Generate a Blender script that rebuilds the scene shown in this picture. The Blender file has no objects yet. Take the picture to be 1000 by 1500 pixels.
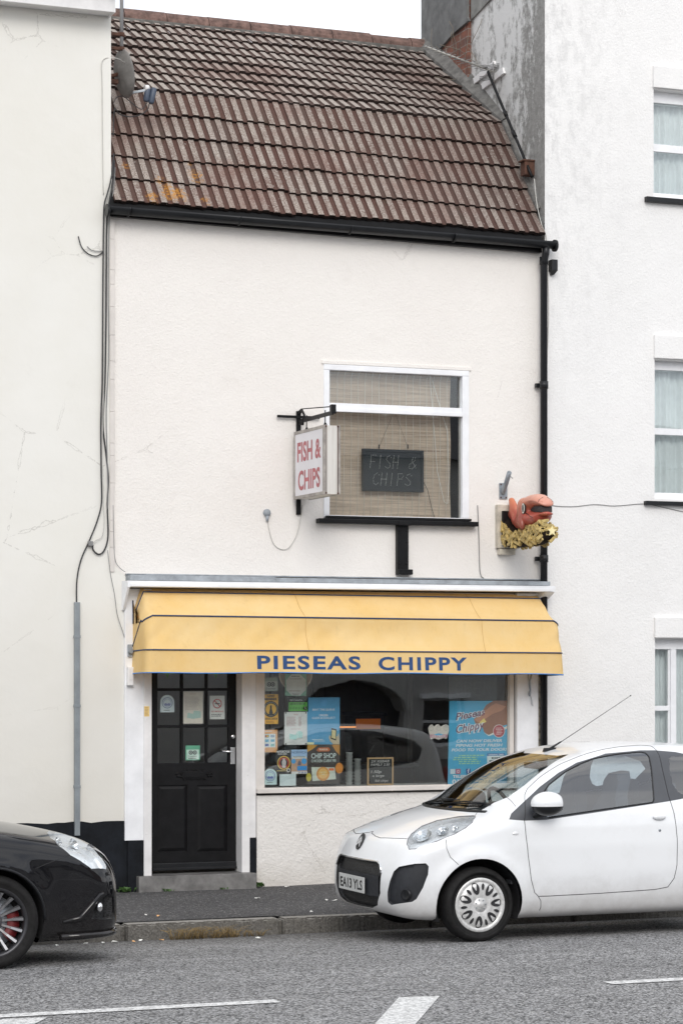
import bpy, bmesh, math, random
import numpy as np
from mathutils import Vector, Matrix
random.seed(7)
R = math.radians
sc = bpy.context.scene
COL = sc.collection

# ---------------------------------------------------------------- camera
CAMY, CAMZ, YAW = -20.4, 1.986, R(21.48)
cd = bpy.data.cameras.new('camera'); cam = bpy.data.objects.new('camera', cd); COL.objects.link(cam)
cam.location = (0, CAMY, CAMZ); cam.rotation_euler = (R(90), 0, -YAW)
cd.sensor_width = 36; cd.sensor_height = 24; cd.sensor_fit = 'AUTO'; cd.lens = 85
cd.shift_y = 223/1500; cd.clip_start = 0.3; cd.clip_end = 2000
sc.camera = cam

# ---------------------------------------------------------------- world, sun, exposure
SUN_EL, SUN_AZ = 33, 196          # azimuth measured clockwise from +Y (behind-left of the camera)
w = bpy.data.worlds.new("World"); sc.world = w; w.use_nodes = True
nt = w.node_tree; nt.nodes.clear()
out = nt.nodes.new('ShaderNodeOutputWorld'); bg = nt.nodes.new('ShaderNodeBackground')
sky = nt.nodes.new('ShaderNodeTexSky'); sky.sky_type = 'NISHITA'; sky.sun_disc = False
sky.sun_elevation = R(SUN_EL); sky.sun_rotation = R(SUN_AZ); sky.air_density = 1.0; sky.dust_density = 2.0
tc = nt.nodes.new('ShaderNodeTexCoord'); no = nt.nodes.new('ShaderNodeTexNoise')
no.inputs['Scale'].default_value = 3.2; no.inputs['Detail'].default_value = 7; no.inputs['Roughness'].default_value = .6
mp = nt.nodes.new('ShaderNodeMapping'); mp.inputs['Scale'].default_value = (1, 1, 2.6)
cr = nt.nodes.new('ShaderNodeValToRGB')
cr.color_ramp.elements[0].position = .36; cr.color_ramp.elements[0].color = (5.2, 5.6, 6.4, 1)
cr.color_ramp.elements[1].position = .62; cr.color_ramp.elements[1].color = (10.5, 10.5, 10.5, 1)
mx = nt.nodes.new('ShaderNodeMix'); mx.data_type = 'RGBA'; mx.inputs[0].default_value = .86
nt.links.new(tc.outputs['Generated'], mp.inputs[0]); nt.links.new(mp.outputs[0], no.inputs[0])
nt.links.new(no.outputs[0], cr.inputs[0]); nt.links.new(sky.outputs[0], mx.inputs[6]); nt.links.new(cr.outputs[0], mx.inputs[7])
nt.links.new(mx.outputs[2], bg.inputs[0]); bg.inputs[1].default_value = .12
nt.links.new(bg.outputs[0], out.inputs[0])
sd = bpy.data.lights.new('sun', 'SUN'); sun = bpy.data.objects.new('sun', sd); COL.objects.link(sun)
sd.energy = 1.0; sd.angle = R(28); sd.color = (1, .965, .92)
az, el = R(SUN_AZ), R(SUN_EL)
sv = Vector((math.sin(az)*math.cos(el), math.cos(az)*math.cos(el), math.sin(el)))
sun.rotation_euler = sv.to_track_quat('Z', 'Y').to_euler(); sun.location = (0, -12, 20)
sc.view_settings.view_transform = 'Standard'; sc.view_settings.look = 'None'
sc.view_settings.exposure = 0.46; sc.view_settings.gamma = 1.0
try:
    sc.cycles.max_bounces = 10; sc.cycles.transparent_max_bounces = 24
except Exception: pass

# ---------------------------------------------------------------- measuring helper: photo pixel -> point on a plane of known depth Y
F = 85/36*1500
def at(px, py, Y=0.0):
    u = (px-500)/F; P = Y-CAMY
    X = P*math.tan(YAW+math.atan(u))
    z = X*math.sin(YAW)+P*math.cos(YAW)
    return Vector((X, Y, CAMZ+(973-py)*z/F))
def rect(a, b, c, d, Y=0.0):
    """pixel box -> x0, x1, z0, z1 on the plane Y"""
    m = (a+c)/2
    return at(a, b, Y).x, at(c, b, Y).x, at(m, d, Y).z, at(m, b, Y).z

# ---------------------------------------------------------------- object helpers
ORG = {}
def tag(o, label=None, cat=None, group=None, kind=None):
    if label: o['label'] = label
    if cat: o['category'] = cat
    if group: o['group'] = group
    if kind: o['kind'] = kind
    return o
def thing(name, label, cat, loc=(0, 0, 0), group=None):
    o = bpy.data.objects.new(name, None); COL.objects.link(o); o.location = loc
    o.empty_display_size = .1
    ORG[o.name] = Vector(loc)
    return tag(o, label, cat, group)
class MB:
    def __init__(s): s.bm = bmesh.new()
    def face(s, pts, mi=0, smooth=False):
        vs = [s.bm.verts.new(p) for p in pts]
        f = s.bm.faces.new(vs); f.material_index = mi; f.smooth = smooth; return f
    def box(s, x0, x1, y0, y1, z0, z1, bev=0, mi=0):
        if x0 > x1: x0, x1 = x1, x0
        if y0 > y1: y0, y1 = y1, y0
        if z0 > z1: z0, z1 = z1, z0
        r = bmesh.ops.create_cube(s.bm, size=1)
        for v in r['verts']:
            v.co = Vector((x0+(v.co.x+.5)*(x1-x0), y0+(v.co.y+.5)*(y1-y0), z0+(v.co.z+.5)*(z1-z0)))
        fs = {f for v in r['verts'] for f in v.link_faces}
        for f in fs: f.material_index = mi
        if bev > 0:
            es = list({e for v in r['verts'] for e in v.link_edges})
            bmesh.ops.bevel(s.bm, geom=es, offset=min(bev, .45*min(x1-x0, y1-y0, z1-z0)), segments=2, profile=.7, affect='EDGES')
        return s
    def obox(s, c, ax, ay, az, bev=0, mi=0):
        """box from centre and three half-axis vectors"""
        c = Vector(c); ax = Vector(ax); ay = Vector(ay); az = Vector(az)
        r = bmesh.ops.create_cube(s.bm, size=2)
        for v in r['verts']:
            p = v.co.copy(); v.co = c+ax*p.x+ay*p.y+az*p.z
        fs = {f for v in r['verts'] for f in v.link_faces}
        for f in fs: f.material_index = mi
        if bev > 0:
            es = list({e for v in r['verts'] for e in v.link_edges})
            bmesh.ops.bevel(s.bm, geom=es, offset=bev, segments=2, profile=.7, affect='EDGES')
        if ax.cross(ay).dot(az) < 0: bmesh.ops.reverse_faces(s.bm, faces=[f for f in fs if f.is_valid])
        return s
    def prism(s, pts, d, mi=0, smooth=False):
        """extrude polygon (3D points) by vector d"""
        d = Vector(d); a = [s.bm.verts.new(Vector(p)) for p in pts]; b = [s.bm.verts.new(Vector(p)+d) for p in pts]
        n = len(a)
        fs = [s.bm.faces.new(a), s.bm.faces.new(b[::-1])]
        for i in range(n):
            f = s.bm.faces.new((a[i], b[i], b[(i+1) % n], a[(i+1) % n])); f.smooth = smooth; fs.append(f)
        for f in fs: f.material_index = mi
        bmesh.ops.recalc_face_normals(s.bm, faces=fs)
        return s
    def tube(s, pts, r, n=8, mi=0, caps=True):
        pts = [Vector(p) for p in pts]; rs = r if isinstance(r, (list, tuple)) else [r]*len(pts)
        rings = []; prev = None
        for i, p in enumerate(pts):
            t = (pts[min(i+1, len(pts)-1)]-pts[max(i-1, 0)]).normalized()
            if prev is None:
                a = t.cross(Vector((0, 0, 1)))
                if a.length < .1: a = t.cross(Vector((1, 0, 0)))
            else:
                a = prev-t*prev.dot(t)
            a.normalize(); prev = a; b = t.cross(a)
            rings.append([s.bm.verts.new(p+(a*math.cos(2*math.pi*k/n)+b*math.sin(2*math.pi*k/n))*rs[i]) for k in range(n)])
        for i in range(len(rings)-1):
            for k in range(n):
                f = s.bm.faces.new((rings[i][k], rings[i][(k+1) % n], rings[i+1][(k+1) % n], rings[i+1][k])); f.smooth = True; f.material_index = mi
        if caps:
            for f in (s.bm.faces.new(rings[0][::-1]), s.bm.faces.new(rings[-1])): f.material_index = mi
        return s
    def lathe(s, prof, c, ax, n=32, mi=0, ref=None, seg=(0, 1)):
        """revolve (radius, height) pairs round axis ax at c"""
        c = Vector(c); ax = Vector(ax).normalized()
        a = Vector(ref) if ref else ax.cross(Vector((0, 0, 1)))
        if a.length < .1: a = ax.cross(Vector((1, 0, 0)))
        a = (a-ax*a.dot(ax)).normalized(); b = ax.cross(a)
        full = seg == (0, 1); m = n if full else n+1; rings = []
        for (r, h) in prof:
            rings.append([s.bm.verts.new(c+ax*h+(a*math.cos(2*math.pi*(seg[0]+(seg[1]-seg[0])*k/n))+b*math.sin(2*math.pi*(seg[0]+(seg[1]-seg[0])*k/n)))*max(r, 1e-5)) for k in range(m)])
        for i in range(len(rings)-1):
            for k in range(n):
                f = s.bm.faces.new((rings[i][k], rings[i][(k+1) % m], rings[i+1][(k+1) % m], rings[i+1][k])); f.smooth = True; f.material_index = mi
        return s
    def sphere(s, c, r, u=12, v=8, mi=0, sx=1, sy=1, sz=1):
        q = bmesh.ops.create_uvsphere(s.bm, u_segments=u, v_segments=v, radius=r)
        for vv in q['verts']: vv.co = Vector((vv.co.x*sx, vv.co.y*sy, vv.co.z*sz))+Vector(c)
        for f in {f for vv in q['verts'] for f in vv.link_faces}: f.smooth = True; f.material_index = mi
        return s
    def build(s, name, mat, parent=None, origin=None, smooth=None, weld=False):
        bm = s.bm
        if weld: bmesh.ops.remove_doubles(bm, verts=bm.verts, dist=1e-5)
        if smooth is not None:
            for f in bm.faces: f.smooth = smooth
        if parent is not None: o0 = ORG[parent.name]
        elif origin is not None: o0 = Vector(origin)
        else:
            cs = [v.co for v in bm.verts]
            o0 = Vector(((min(c.x for c in cs)+max(c.x for c in cs))/2, (min(c.y for c in cs)+max(c.y for c in cs))/2, min(c.z for c in cs)))
        for v in bm.verts: v.co = v.co-o0
        me = bpy.data.meshes.new(name); bm.to_mesh(me); bm.free()
        for m in (mat if isinstance(mat, (list, tuple)) else [mat]): me.materials.append(m)
        o = bpy.data.objects.new(name, me); COL.objects.link(o)
        if parent is not None: o.parent = parent
        else: o.location = o0
        ORG[o.name] = o0
        return o
def children(o): return [c for c in COL.objects if c.parent is o]
def copy_tree(o, parent=None):
    c = o.copy(); COL.objects.link(c); c.parent = parent; ORG[c.name] = ORG[o.name]
    for ch in children(o): copy_tree(ch, c)
    return c
def text(name, body, mat, parent, origin, right, up, height, width=None, bold=0.0, depth=.001, align='LEFT', shear=0, space=1, spacing=1):
    """lettering as a mesh: cap height `height`, optional total width; origin = lower left (or centre) of the line"""
    cu = bpy.data.curves.new(name, 'FONT'); cu.body = body; cu.size = 1; cu.offset = bold; cu.extrude = 0
    cu.align_x = 'LEFT'; cu.shear = shear; cu.space_character = space; cu.resolution_u = 4
    cu.space_line = spacing
    t = bpy.data.objects.new('tmp', cu); COL.objects.link(t)
    dg = bpy.context.evaluated_depsgraph_get(); dg.update()
    me = bpy.data.meshes.new_from_object(t.evaluated_get(dg)); bpy.data.objects.remove(t); bpy.data.curves.remove(cu)
    co = np.empty(len(me.vertices)*3); me.vertices.foreach_get('co', co); co = co.reshape(-1, 3)
    if len(co) == 0: return None
    x0, x1 = co[:, 0].min(), co[:, 0].max()
    sy = height/.73; sx = sy if width is None else width/(x1-x0)
    right = Vector(right).normalized(); up = Vector(up).normalized(); n = right.cross(up)
    off = x0 if align == 'LEFT' else (x0+x1)/2
    o0 = ORG[parent.name] if parent is not None else Vector((0, 0, 0))
    bm = bmesh.new(); bm.from_mesh(me); bpy.data.meshes.remove(me)
    for v in bm.verts:
        v.co = Vector(origin)+right*((v.co.x-off)*sx)+up*(v.co.y*sy)+n*depth-o0
    me = bpy.data.meshes.new(name); bm.to_mesh(me); bm.free(); me.materials.append(mat)
    o = bpy.data.objects.new(name, me); COL.objects.link(o); o.parent = parent; ORG[o.name] = o0
    return o

# ---------------------------------------------------------------- materials
class NT:
    def __init__(s, name):
        s.m = bpy.data.materials.new(name); s.m.use_nodes = True; s.t = s.m.node_tree; s.t.nodes.clear()
        s.out = s.n('ShaderNodeOutputMaterial')
    def n(s, ty, **kw):
        x = s.t.nodes.new(ty)
        for k, v in kw.items(): setattr(x, k, v)
        return x
    def l(s, a, b): s.t.links.new(a, b)
    def pos(s): return s.n('ShaderNodeNewGeometry').outputs['Position']
    def mapping(s, vec, scale=(1, 1, 1), rot=(0, 0, 0), loc=(0, 0, 0)):
        m = s.n('ShaderNodeMapping'); m.inputs['Scale'].default_value = scale; m.inputs['Rotation'].default_value = rot; m.inputs['Location'].default_value = loc
        s.l(vec, m.inputs[0]); return m.outputs[0]
    def noise(s, vec, scale, detail=4, rough=.55, dist=0):
        x = s.n('ShaderNodeTexNoise'); x.inputs['Scale'].default_value = scale; x.inputs['Detail'].default_value = detail
        x.inputs['Roughness'].default_value = rough; x.inputs['Distortion'].default_value = dist
        if vec is not None: s.l(vec, x.inputs['Vector'])
        return x.outputs[0]
    def vor(s, vec, scale, out='Color', feature='F1'):
        x = s.n('ShaderNodeTexVoronoi'); x.feature = feature; x.inputs['Scale'].default_value = scale
        s.l(vec, x.inputs['Vector']); return x.outputs[out]
    def ramp(s, f, a, b, ca=(0, 0, 0, 1), cb=(1, 1, 1, 1)):
        if b > 1: f = s.math('MULTIPLY', f, 1/(b*1.001)); a, b = a/(b*1.001), 1/1.001
        x = s.n('ShaderNodeValToRGB'); e = x.color_ramp.elements
        e[0].position = a; e[1].position = b; e[0].color = ca; e[1].color = cb
        s.l(f, x.inputs[0]); return x.outputs[0]
    def mix(s, f, a, b, mode='MIX'):
        x = s.n('ShaderNodeMix', data_type='RGBA', blend_type=mode)
        for i, v in ((0, f), (6, a), (7, b)):
            if hasattr(v, 'links'): s.l(v, x.inputs[i])
            elif i == 0: x.inputs[0].default_value = v
            else: x.inputs[i].default_value = (*v, 1) if len(v) == 3 else v
        return x.outputs[2]
    def math(s, op, a, b=None, c=None):
        x = s.n('ShaderNodeMath', operation=op)
        for i, v in enumerate((a, b, c)):
            if v is None: continue
            if hasattr(v, 'links'): s.l(v, x.inputs[i])
            else: x.inputs[i].default_value = v
        return x.outputs[0]
    def bump(s, h, strength=.3, dist=.01, nrm=None):
        x = s.n('ShaderNodeBump'); x.inputs['Strength'].default_value = strength; x.inputs['Distance'].default_value = dist
        s.l(h, x.inputs['Height'])
        if nrm is not None: s.l(nrm, x.inputs['Normal'])
        return x.outputs[0]
    def sep(s, v):
        x = s.n('ShaderNodeSeparateXYZ'); s.l(v, x.inputs[0]); return x.outputs
    def bsdf(s, col, rough=.6, metal=0, nrm=None, **kw):
        b = s.n('ShaderNodeBsdfPrincipled')
        if hasattr(col, 'links'): s.l(col, b.inputs['Base Color'])
        else: b.inputs['Base Color'].default_value = (*col, 1)
        if hasattr(rough, 'links'): s.l(rough, b.inputs['Roughness'])
        else: b.inputs['Roughness'].default_value = rough
        b.inputs['Metallic'].default_value = metal
        if nrm is not None: s.l(nrm, b.inputs['Normal'])
        for k, v in kw.items():
            k = k.replace('_', ' ')
            if hasattr(v, 'links'): s.l(v, b.inputs[k])
            else: b.inputs[k].default_value = v
        s.l(b.outputs[0], s.out.inputs[0]); return b
def simple(name, col, rough=.55, metal=0, var=.12, vs=6, bump=0, bs=60, **kw):
    """principled material with a little dirt and grain so nothing is perfectly flat"""
    t = NT(name); p = t.pos()
    n1 = t.noise(p, vs, 6, .65)
    c = t.mix(t.ramp(n1, .3, .7), tuple(x*(1-var) for x in col), tuple(min(1, x*(1+var*.5)) for x in col))
    r = t.math('ADD', t.math('MULTIPLY', t.noise(p, vs*2.3, 4), .24), rough-.12)
    nrm = t.bump(t.noise(p, bs, 4), bump, .004) if bump else None
    t.bsdf(c, r, metal, nrm, **kw); return t.m
def flat(name, col, rough=.5, **kw):
    t = NT(name); t.bsdf(col, rough, **kw); return t.m
def emit(name, col, strength):
    t = NT(name); b = t.bsdf(col, .5); b.inputs['Emission Color'].default_value = (*col, 1); b.inputs['Emission Strength'].default_value = strength
    return t.m
def glass(name, tint=(.965, .985, .98), ior=1.52, boost=1.0, rough=0.0, wav=0.02):
    t = NT(name)
    tr = t.n('ShaderNodeBsdfTransparent'); tr.inputs[0].default_value = (*tint, 1)
    gl = t.n('ShaderNodeBsdfGlossy'); gl.inputs['Roughness'].default_value = rough; gl.inputs[0].default_value = (1, 1, 1, 1)
    nn = t.bump(t.noise(t.pos(), 2.2, 2), wav, .02); t.l(nn, gl.inputs['Normal'])
    fr = t.n('ShaderNodeFresnel'); fr.inputs[0].default_value = ior
    f = t.math('MINIMUM', t.math('MULTIPLY', fr.outputs[0], boost), 1.0)
    mx = t.n('ShaderNodeMixShader'); t.l(f, mx.inputs[0]); t.l(tr.outputs[0], mx.inputs[1]); t.l(gl.outputs[0], mx.inputs[2])
    t.l(mx.outputs[0], t.out.inputs[0]); return t.m

def render_wall(name, col, warm, grain=55, strength=.5, grime=.10, gcol=(.55, .53, .5), low=None, streak=0.0, corner=False):
    """painted roughcast / stippled render with grime and drips"""
    t = NT(name); p = t.pos()
    big = t.noise(p, .7, 5, .6); mid = t.noise(p, 3.5, 7, .68)
    c = t.mix(t.ramp(big, .35, .68), col, warm)
    g = t.ramp(mid, .58, .86); c = t.mix(t.math('MULTIPLY', g, grime*2.2), c, gcol)
    sp = t.noise(t.mapping(p, (9, 9, 9)), 3.0, 6, .75); c = t.mix(t.math('MULTIPLY', t.ramp(sp, .64, .74), grime*1.6), c, tuple(x*.6 for x in gcol))
    if streak:
        st = t.noise(t.mapping(p, (7, 7, .35)), 1.6, 6, .7); c = t.mix(t.math('MULTIPLY', t.ramp(st, .5, .8), streak), c, gcol)
    ce = t.vor(t.mapping(p, (1, 1, 1.25)), 1.05, 'Distance', 'DISTANCE_TO_EDGE')
    wob = t.noise(p, 6, 5, .7); ce = t.math('ADD', ce, t.math('MULTIPLY', t.math('SUBTRACT', wob, .5), .10))
    cmask = t.math('MULTIPLY', t.math('SUBTRACT', 1.0, t.ramp(t.math('ABSOLUTE', ce), .0008, .0035)), t.ramp(t.noise(t.mapping(p, loc=(7, 3, 1)), .55, 3, .5), .54, .62))
    c = t.mix(t.math('MULTIPLY', cmask, .5), c, tuple(x*.6 for x in gcol))
    if corner:
        s3 = t.sep(p); m = t.math('MULTIPLY', t.math('SUBTRACT', 1.0, t.ramp(s3[0], 10.2, 10.9)) if False else t.math('SUBTRACT', 1.0, t.ramp(t.math('SUBTRACT', s3[0], 10.0), .15, 1.1)), t.ramp(t.math('MULTIPLY', s3[2], .1), .42, .72))
        k = t.ramp(t.noise(t.mapping(p, (3, 3, 1.6)), 3.2, 8, .78), .47, .60)
        c = t.mix(t.math('MULTIPLY', t.math('MULTIPLY', m, k), .32), c, (.36, .36, .36))
    if low:
        z = t.sep(p)[2]
        m = t.math('MULTIPLY', t.math('SUBTRACT', 1.0, t.ramp(t.math('ADD', z, t.math('MULTIPLY', mid, .5)), low[0]+.25, low[1]+.25)), low[2])
        c = t.mix(m, c, gcol)
    h1 = t.noise(p, grain, 5, .6); h2 = t.vor(p, grain*.55, 'Distance'); h3 = t.noise(p, 9, 5, .6)
    h = t.math('ADD', t.math('ADD', t.math('MULTIPLY', h1, .7), t.math('MULTIPLY', h2, .35)), t.math('MULTIPLY', h3, .8))
    nn = t.bump(h, strength, .012, t.bump(t.noise(p, 1.3, 3), .25, .06))
    t.bsdf(c, .85, 0, nn, Specular_IOR_Level=.2); return t.m

M = {}
M['wall_shop'] = render_wall('shop_wall_paint', (.81, .775, .735), (.84, .81, .77), 85, .42, .10, (.50, .45, .40))
M['wall_riser'] = render_wall('riser_wall_paint', (.76, .735, .70), (.80, .775, .745), 62, .75, .16, (.46, .42, .36), low=(0, .25, .45))
M['wall_left'] = render_wall('left_wall_paint', (.76, .745, .69), (.80, .79, .75), 30, .10, .07, (.55, .52, .46), low=(.2, 3.0, .42))
M['wall_right'] = render_wall('right_wall_paint', (.81, .805, .795), (.85, .845, .835), 80, .42, .10, (.48, .47, .46), streak=.05, corner=True)
M['white'] = simple('white_gloss_paint', (.87, .88, .90), .35, var=.10, vs=5, bump=.05)
M['white_dirty'] = simple('weathered_white_paint', (.80, .79, .785), .5, var=.12, vs=5, bump=.15)
M['frame_cream'] = simple('cream_frame_paint', (.70, .66, .62), .45, var=.12, vs=4)
M['black'] = simple('black_paint', (.009, .009, .010), .42, var=.4, vs=12, bump=.1, Specular_IOR_Level=.22)
M['black_plastic'] = simple('black_plastic', (.013, .014, .016), .38, var=.25, vs=8, Specular_IOR_Level=.35)
M['plinth'] = simple('black_plinth_paint', (.009, .011, .015), .6, var=.7, vs=5, bump=.35, bs=25, Specular_IOR_Level=.2)
M['lead'] = simple('weathered_lead', (.36, .39, .42), .6, .2, var=.35, vs=9, bump=.25)
M['steel'] = simple('galvanised_steel', (.34, .37, .40), .45, .6, var=.25, vs=10)
M['grey_plastic'] = simple('grey_plastic', (.30, .33, .36), .5, var=.2)
M['chrome'] = flat('chrome', (.75, .76, .77), .12, Metallic=1.0)
M['dark'] = simple('dark_interior', (.022, .021, .021), .8, var=.3)
M['rust'] = simple('rusty_steel', (.11, .05, .032), .8, var=.5, vs=20, bump=.3)
M['cable'] = simple('black_cable', (.03, .03, .032), .5)
M['cable_white'] = simple('pale_cable', (.55, .54, .5), .5)
M['cable_grey'] = simple('grey_cable', (.22, .22, .22), .5)
M['glass'] = glass('window_glass', boost=1.45)
M['glass_clear'] = glass('clear_pane', (.90, .93, .93), boost=1.0)
M['curtain'] = simple('net_curtain', (.88, .92, .94), .9, var=.10, vs=4)
M['green_leaf'] = simple('weed_leaf', (.06, .13, .03), .6, var=.4, vs=30)
M['dry_grass'] = simple('dry_grass', (.30, .21, .09), .8, var=.4, vs=30)
# ================================================================ GROUND
def asphalt(name, base, contrast, scale=150, bump=.5, tint=(1, 1, 1), patch=.12):
    t = NT(name); p = t.pos()
    v = t.vor(p, scale, 'Color'); g = t.sep(v)[0]
    d = t.vor(p, scale, 'Distance')
    lo = tuple(base*(1-contrast)*k for k in tint); hi = tuple(base*(1+contrast*1.7)*k for k in tint)
    c = t.mix(t.ramp(g, .15, .95), lo, hi)
    sp = t.sep(t.vor(p, scale*.62, 'Color'))[1]
    c = t.mix(t.math('MULTIPLY', t.ramp(sp, .90, .97), .55), c, (.42, .41, .39))
    c = t.mix(t.math('MULTIPLY', t.ramp(t.math('SUBTRACT', 1.0, sp), .86, .97), .6), c, (.02, .02, .021))
    if name == 'road_asphalt':
        y_ = t.sep(p)[1]; sm = t.math('ABSOLUTE', t.math('ADD', t.math('ADD', y_, 6.63), t.math('MULTIPLY', t.math('SUBTRACT', t.noise(p, 3, 5, .7), .5), .10)))
        sm = t.math('MULTIPLY', t.math('SUBTRACT', 1.0, t.ramp(sm, .004, .016)), t.ramp(t.noise(t.mapping(p, loc=(2, 2, 2)), 1.3, 4), .42, .55)); c = t.mix(t.math('MULTIPLY', sm, .75), c, (.03, .03, .03))
        gut_ = t.math('MULTIPLY', t.ramp(t.math('ADD', y_, t.math('MULTIPLY', t.noise(p, 2.5, 5, .7), .5)), -2.75+.0, -1.95), .0) if False else t.math('MULTIPLY', t.ramp(t.math('ADD', t.math('ADD', y_, 4.0), t.math('MULTIPLY', t.noise(p, 2.5, 5, .7), .6)), 1.25, 2.1), .55); c = t.mix(gut_, c, (.065, .06, .052))
        oil = t.math('MULTIPLY', t.ramp(t.noise(t.mapping(p, (.8, 2.0, 1), loc=(5, 1, 0)), 1.4, 5, .6), .60, .72), .35); c = t.mix(oil, c, (.07, .07, .072))
    big = t.noise(t.mapping(p, (.35, 1.1, 1)), 1.6, 6, .6)
    c = t.mix(t.ramp(big, .25, .75), c, tuple(1-patch*1.6 for _ in range(3)), 'MULTIPLY')
    n2 = t.noise(p, scale*.4, 5, .7)
    t.bsdf(c, .85, 0, t.bump(t.math('ADD', d, t.math('MULTIPLY', n2, .6)), bump, .006), Specular_IOR_Level=.25)
    return t.m
M['road'] = asphalt('road_asphalt', .225, .74, 88, .8, (1, .995, 1.0), .16)
M['pave'] = asphalt('pavement_asphalt', .092, .35, 130, .5, (1, .98, 1.0), .2)
def kerb_mat():
    t = NT('granite_kerb'); p = t.pos()
    c = t.mix(t.ramp(t.noise(p, 60, 6, .7), .3, .7), (.055, .052, .048), (.27, .255, .23))
    z = t.sep(p)[2]
    c = t.mix(t.ramp(t.noise(p, 5, 4), .4, .7), c, (.16, .15, .13))
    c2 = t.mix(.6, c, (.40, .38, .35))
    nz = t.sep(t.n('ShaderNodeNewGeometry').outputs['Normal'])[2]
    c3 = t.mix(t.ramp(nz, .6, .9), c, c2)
    t.bsdf(c3, .9, 0, t.bump(t.math('ADD', t.noise(p, 45, 5, .7), t.noise(p, 16, 3, .6)), .9, .02)); return t.m
M['kerb'] = kerb_mat()

RP = [(-60, -.2), (-14.2, -.20), (-12, -.10), (-10, -.03), (-8.5, 0.0), (-6.8, -.02), (-5.2, -.055), (-3.9, -.097), (-3.0, -.145), (-2.6, -.170), (-2.16, -.182)]
def road_z(y):
    for (a, za), (b, zb) in zip(RP, RP[1:]):
        if a <= y <= b: return za+(zb-za)*(y-a)/(b-a)
    return RP[-1][1]
b = MB(); xs = [-150, -20, 0, 4, 8, 12, 30, 150]
ys = [y for y, _ in RP if y >= -14.2]
g = [[b.bm.verts.new((x, y, road_z(y))) for x in xs] for y in ys]
for i in range(len(ys)-1):
    for k in range(len(xs)-1): b.bm.faces.new((g[i][k], g[i][k+1], g[i+1][k+1], g[i+1][k])).smooth = True
tag(b.build('road', M['road'], origin=(0, 0, 0)), kind='structure')
b = MB(); b.box(-150, 150, -150, 150, -.6, -.45); tag(b.build('ground', M['pave'], origin=(0, 0, 0)), kind='structure')
b = MB()   # pavement on this side (gentle cross-fall), and the far one behind the camera
yy = [-2.02, -1.4, -.7, .3]; g = []
xs = [-150, -10]+[0+i*.5 for i in range(31)]+[30, 150]
for y in yy: g.append([b.bm.verts.new((x, y, .025*y+.004*math.sin(x*1.7+y)+.003*math.sin(x*4.1))) for x in xs])
for i in range(3):
    for k in range(len(xs)-1): b.bm.faces.new((g[i][k], g[i][k+1], g[i+1][k+1], g[i+1][k])).smooth = True
b.box(-150, 150, -60, -14.35, -.4, -.07)
tag(b.build('pavement', M['pave'], origin=(0, 0, 0)), kind='structure')
# kerb stones with joints where the photo shows them
joints = [at(x, 1350, -2.16).x for x in (182, 412)]
L = joints[1]-joints[0]; rk = random.Random(3)
b = MB(); x = joints[0]-L*12
while x < 40:
    bb = bmesh.new(); r = bmesh.ops.create_cube(bb, size=1)
    for v in bb.verts: v.co = Vector((x+.017+(v.co.x+.5)*(L-.034), -2.165+(v.co.y+.5)*.15, -.30+(v.co.z+.5)*.246))
    bmesh.ops.bevel(bb, geom=list(bb.edges), offset=.012, segments=2, affect='EDGES')
    if 2 < x < 12:
        bmesh.ops.subdivide_edges(bb, edges=[e for e in bb.edges if abs(e.verts[0].co.x-e.verts[1].co.x) > .5], cuts=60, use_grid_fill=True)
        for v in bb.verts:
            if v.co.y < -2.13: v.co += Vector((0, (rk.random()-.5)*.007, (rk.random()-.5)*.006))
    me = bpy.data.meshes.new('k'); bb.to_mesh(me); bb.free(); b.bm.from_mesh(me); bpy.data.meshes.remove(me); x += L
b.box(-60, 60, -2.115, -2.02, -.35, -.075)      # grit packed in the joints
b.box(-150, 150, -14.36, -14.2, -.4, -.08)
tag(b.build('kerb', M['kerb'], origin=(0, 0, 0)), kind='structure')
# painted markings
def paint():
    t = NT('road_paint'); p = t.pos()
    v = t.sep(t.vor(p, 90, 'Color'))[0]
    c = t.mix(t.ramp(v, .0, .35), (.30, .30, .30), (.74, .74, .73))
    wear = t.ramp(t.noise(p, 26, 6, .75), .46, .58)
    c = t.mix(t.math('MULTIPLY', wear, .55), c, (.20, .20, .20))
    t.bsdf(c, .8, 0, t.bump(v, .4, .004)); return t.m
M['paint'] = paint()
b = MB()
def patch(pts, n=8):
    """thin sheet following the camber: quad given as 4 (x, y) corners"""
    a, bq, c, d = [Vector((*q, 0)) for q in pts]
    rows = []
    for i in range(n+1):
        f = i/n; p, q = a.lerp(d, f), bq.lerp(c, f)
        rows.append([b.bm.verts.new((v.x, v.y, road_z(v.y)+.005)) for v in (p, q)])
    for i in range(n): b.bm.faces.new((rows[i][0], rows[i][1], rows[i+1][1], rows[i+1][0]))
for k in range(-6, 8):
    x1 = 4.91+6.1*k; patch([(x1-3.9, -6.96), (x1, -6.96), (x1, -6.82), (x1-3.9, -6.82)], 2)
    patch([(x1-3.9, -9.4), (x1, -9.4), (x1, -9.28), (x1-3.9, -9.28)], 2)
for k in range(-8, 9):
    xo = 5.635+2.42*k; patch([(xo-1.17, -9.1), (xo-.93, -9.1), (xo+.25, -7.06), (xo, -7.02)], 10)
o = b.build('road_marking', M['paint'], origin=(0, 0, 0)); tag(o, kind='structure')
for f in o.data.polygons:
    if f.normal.z < 0: f.flip()

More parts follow.
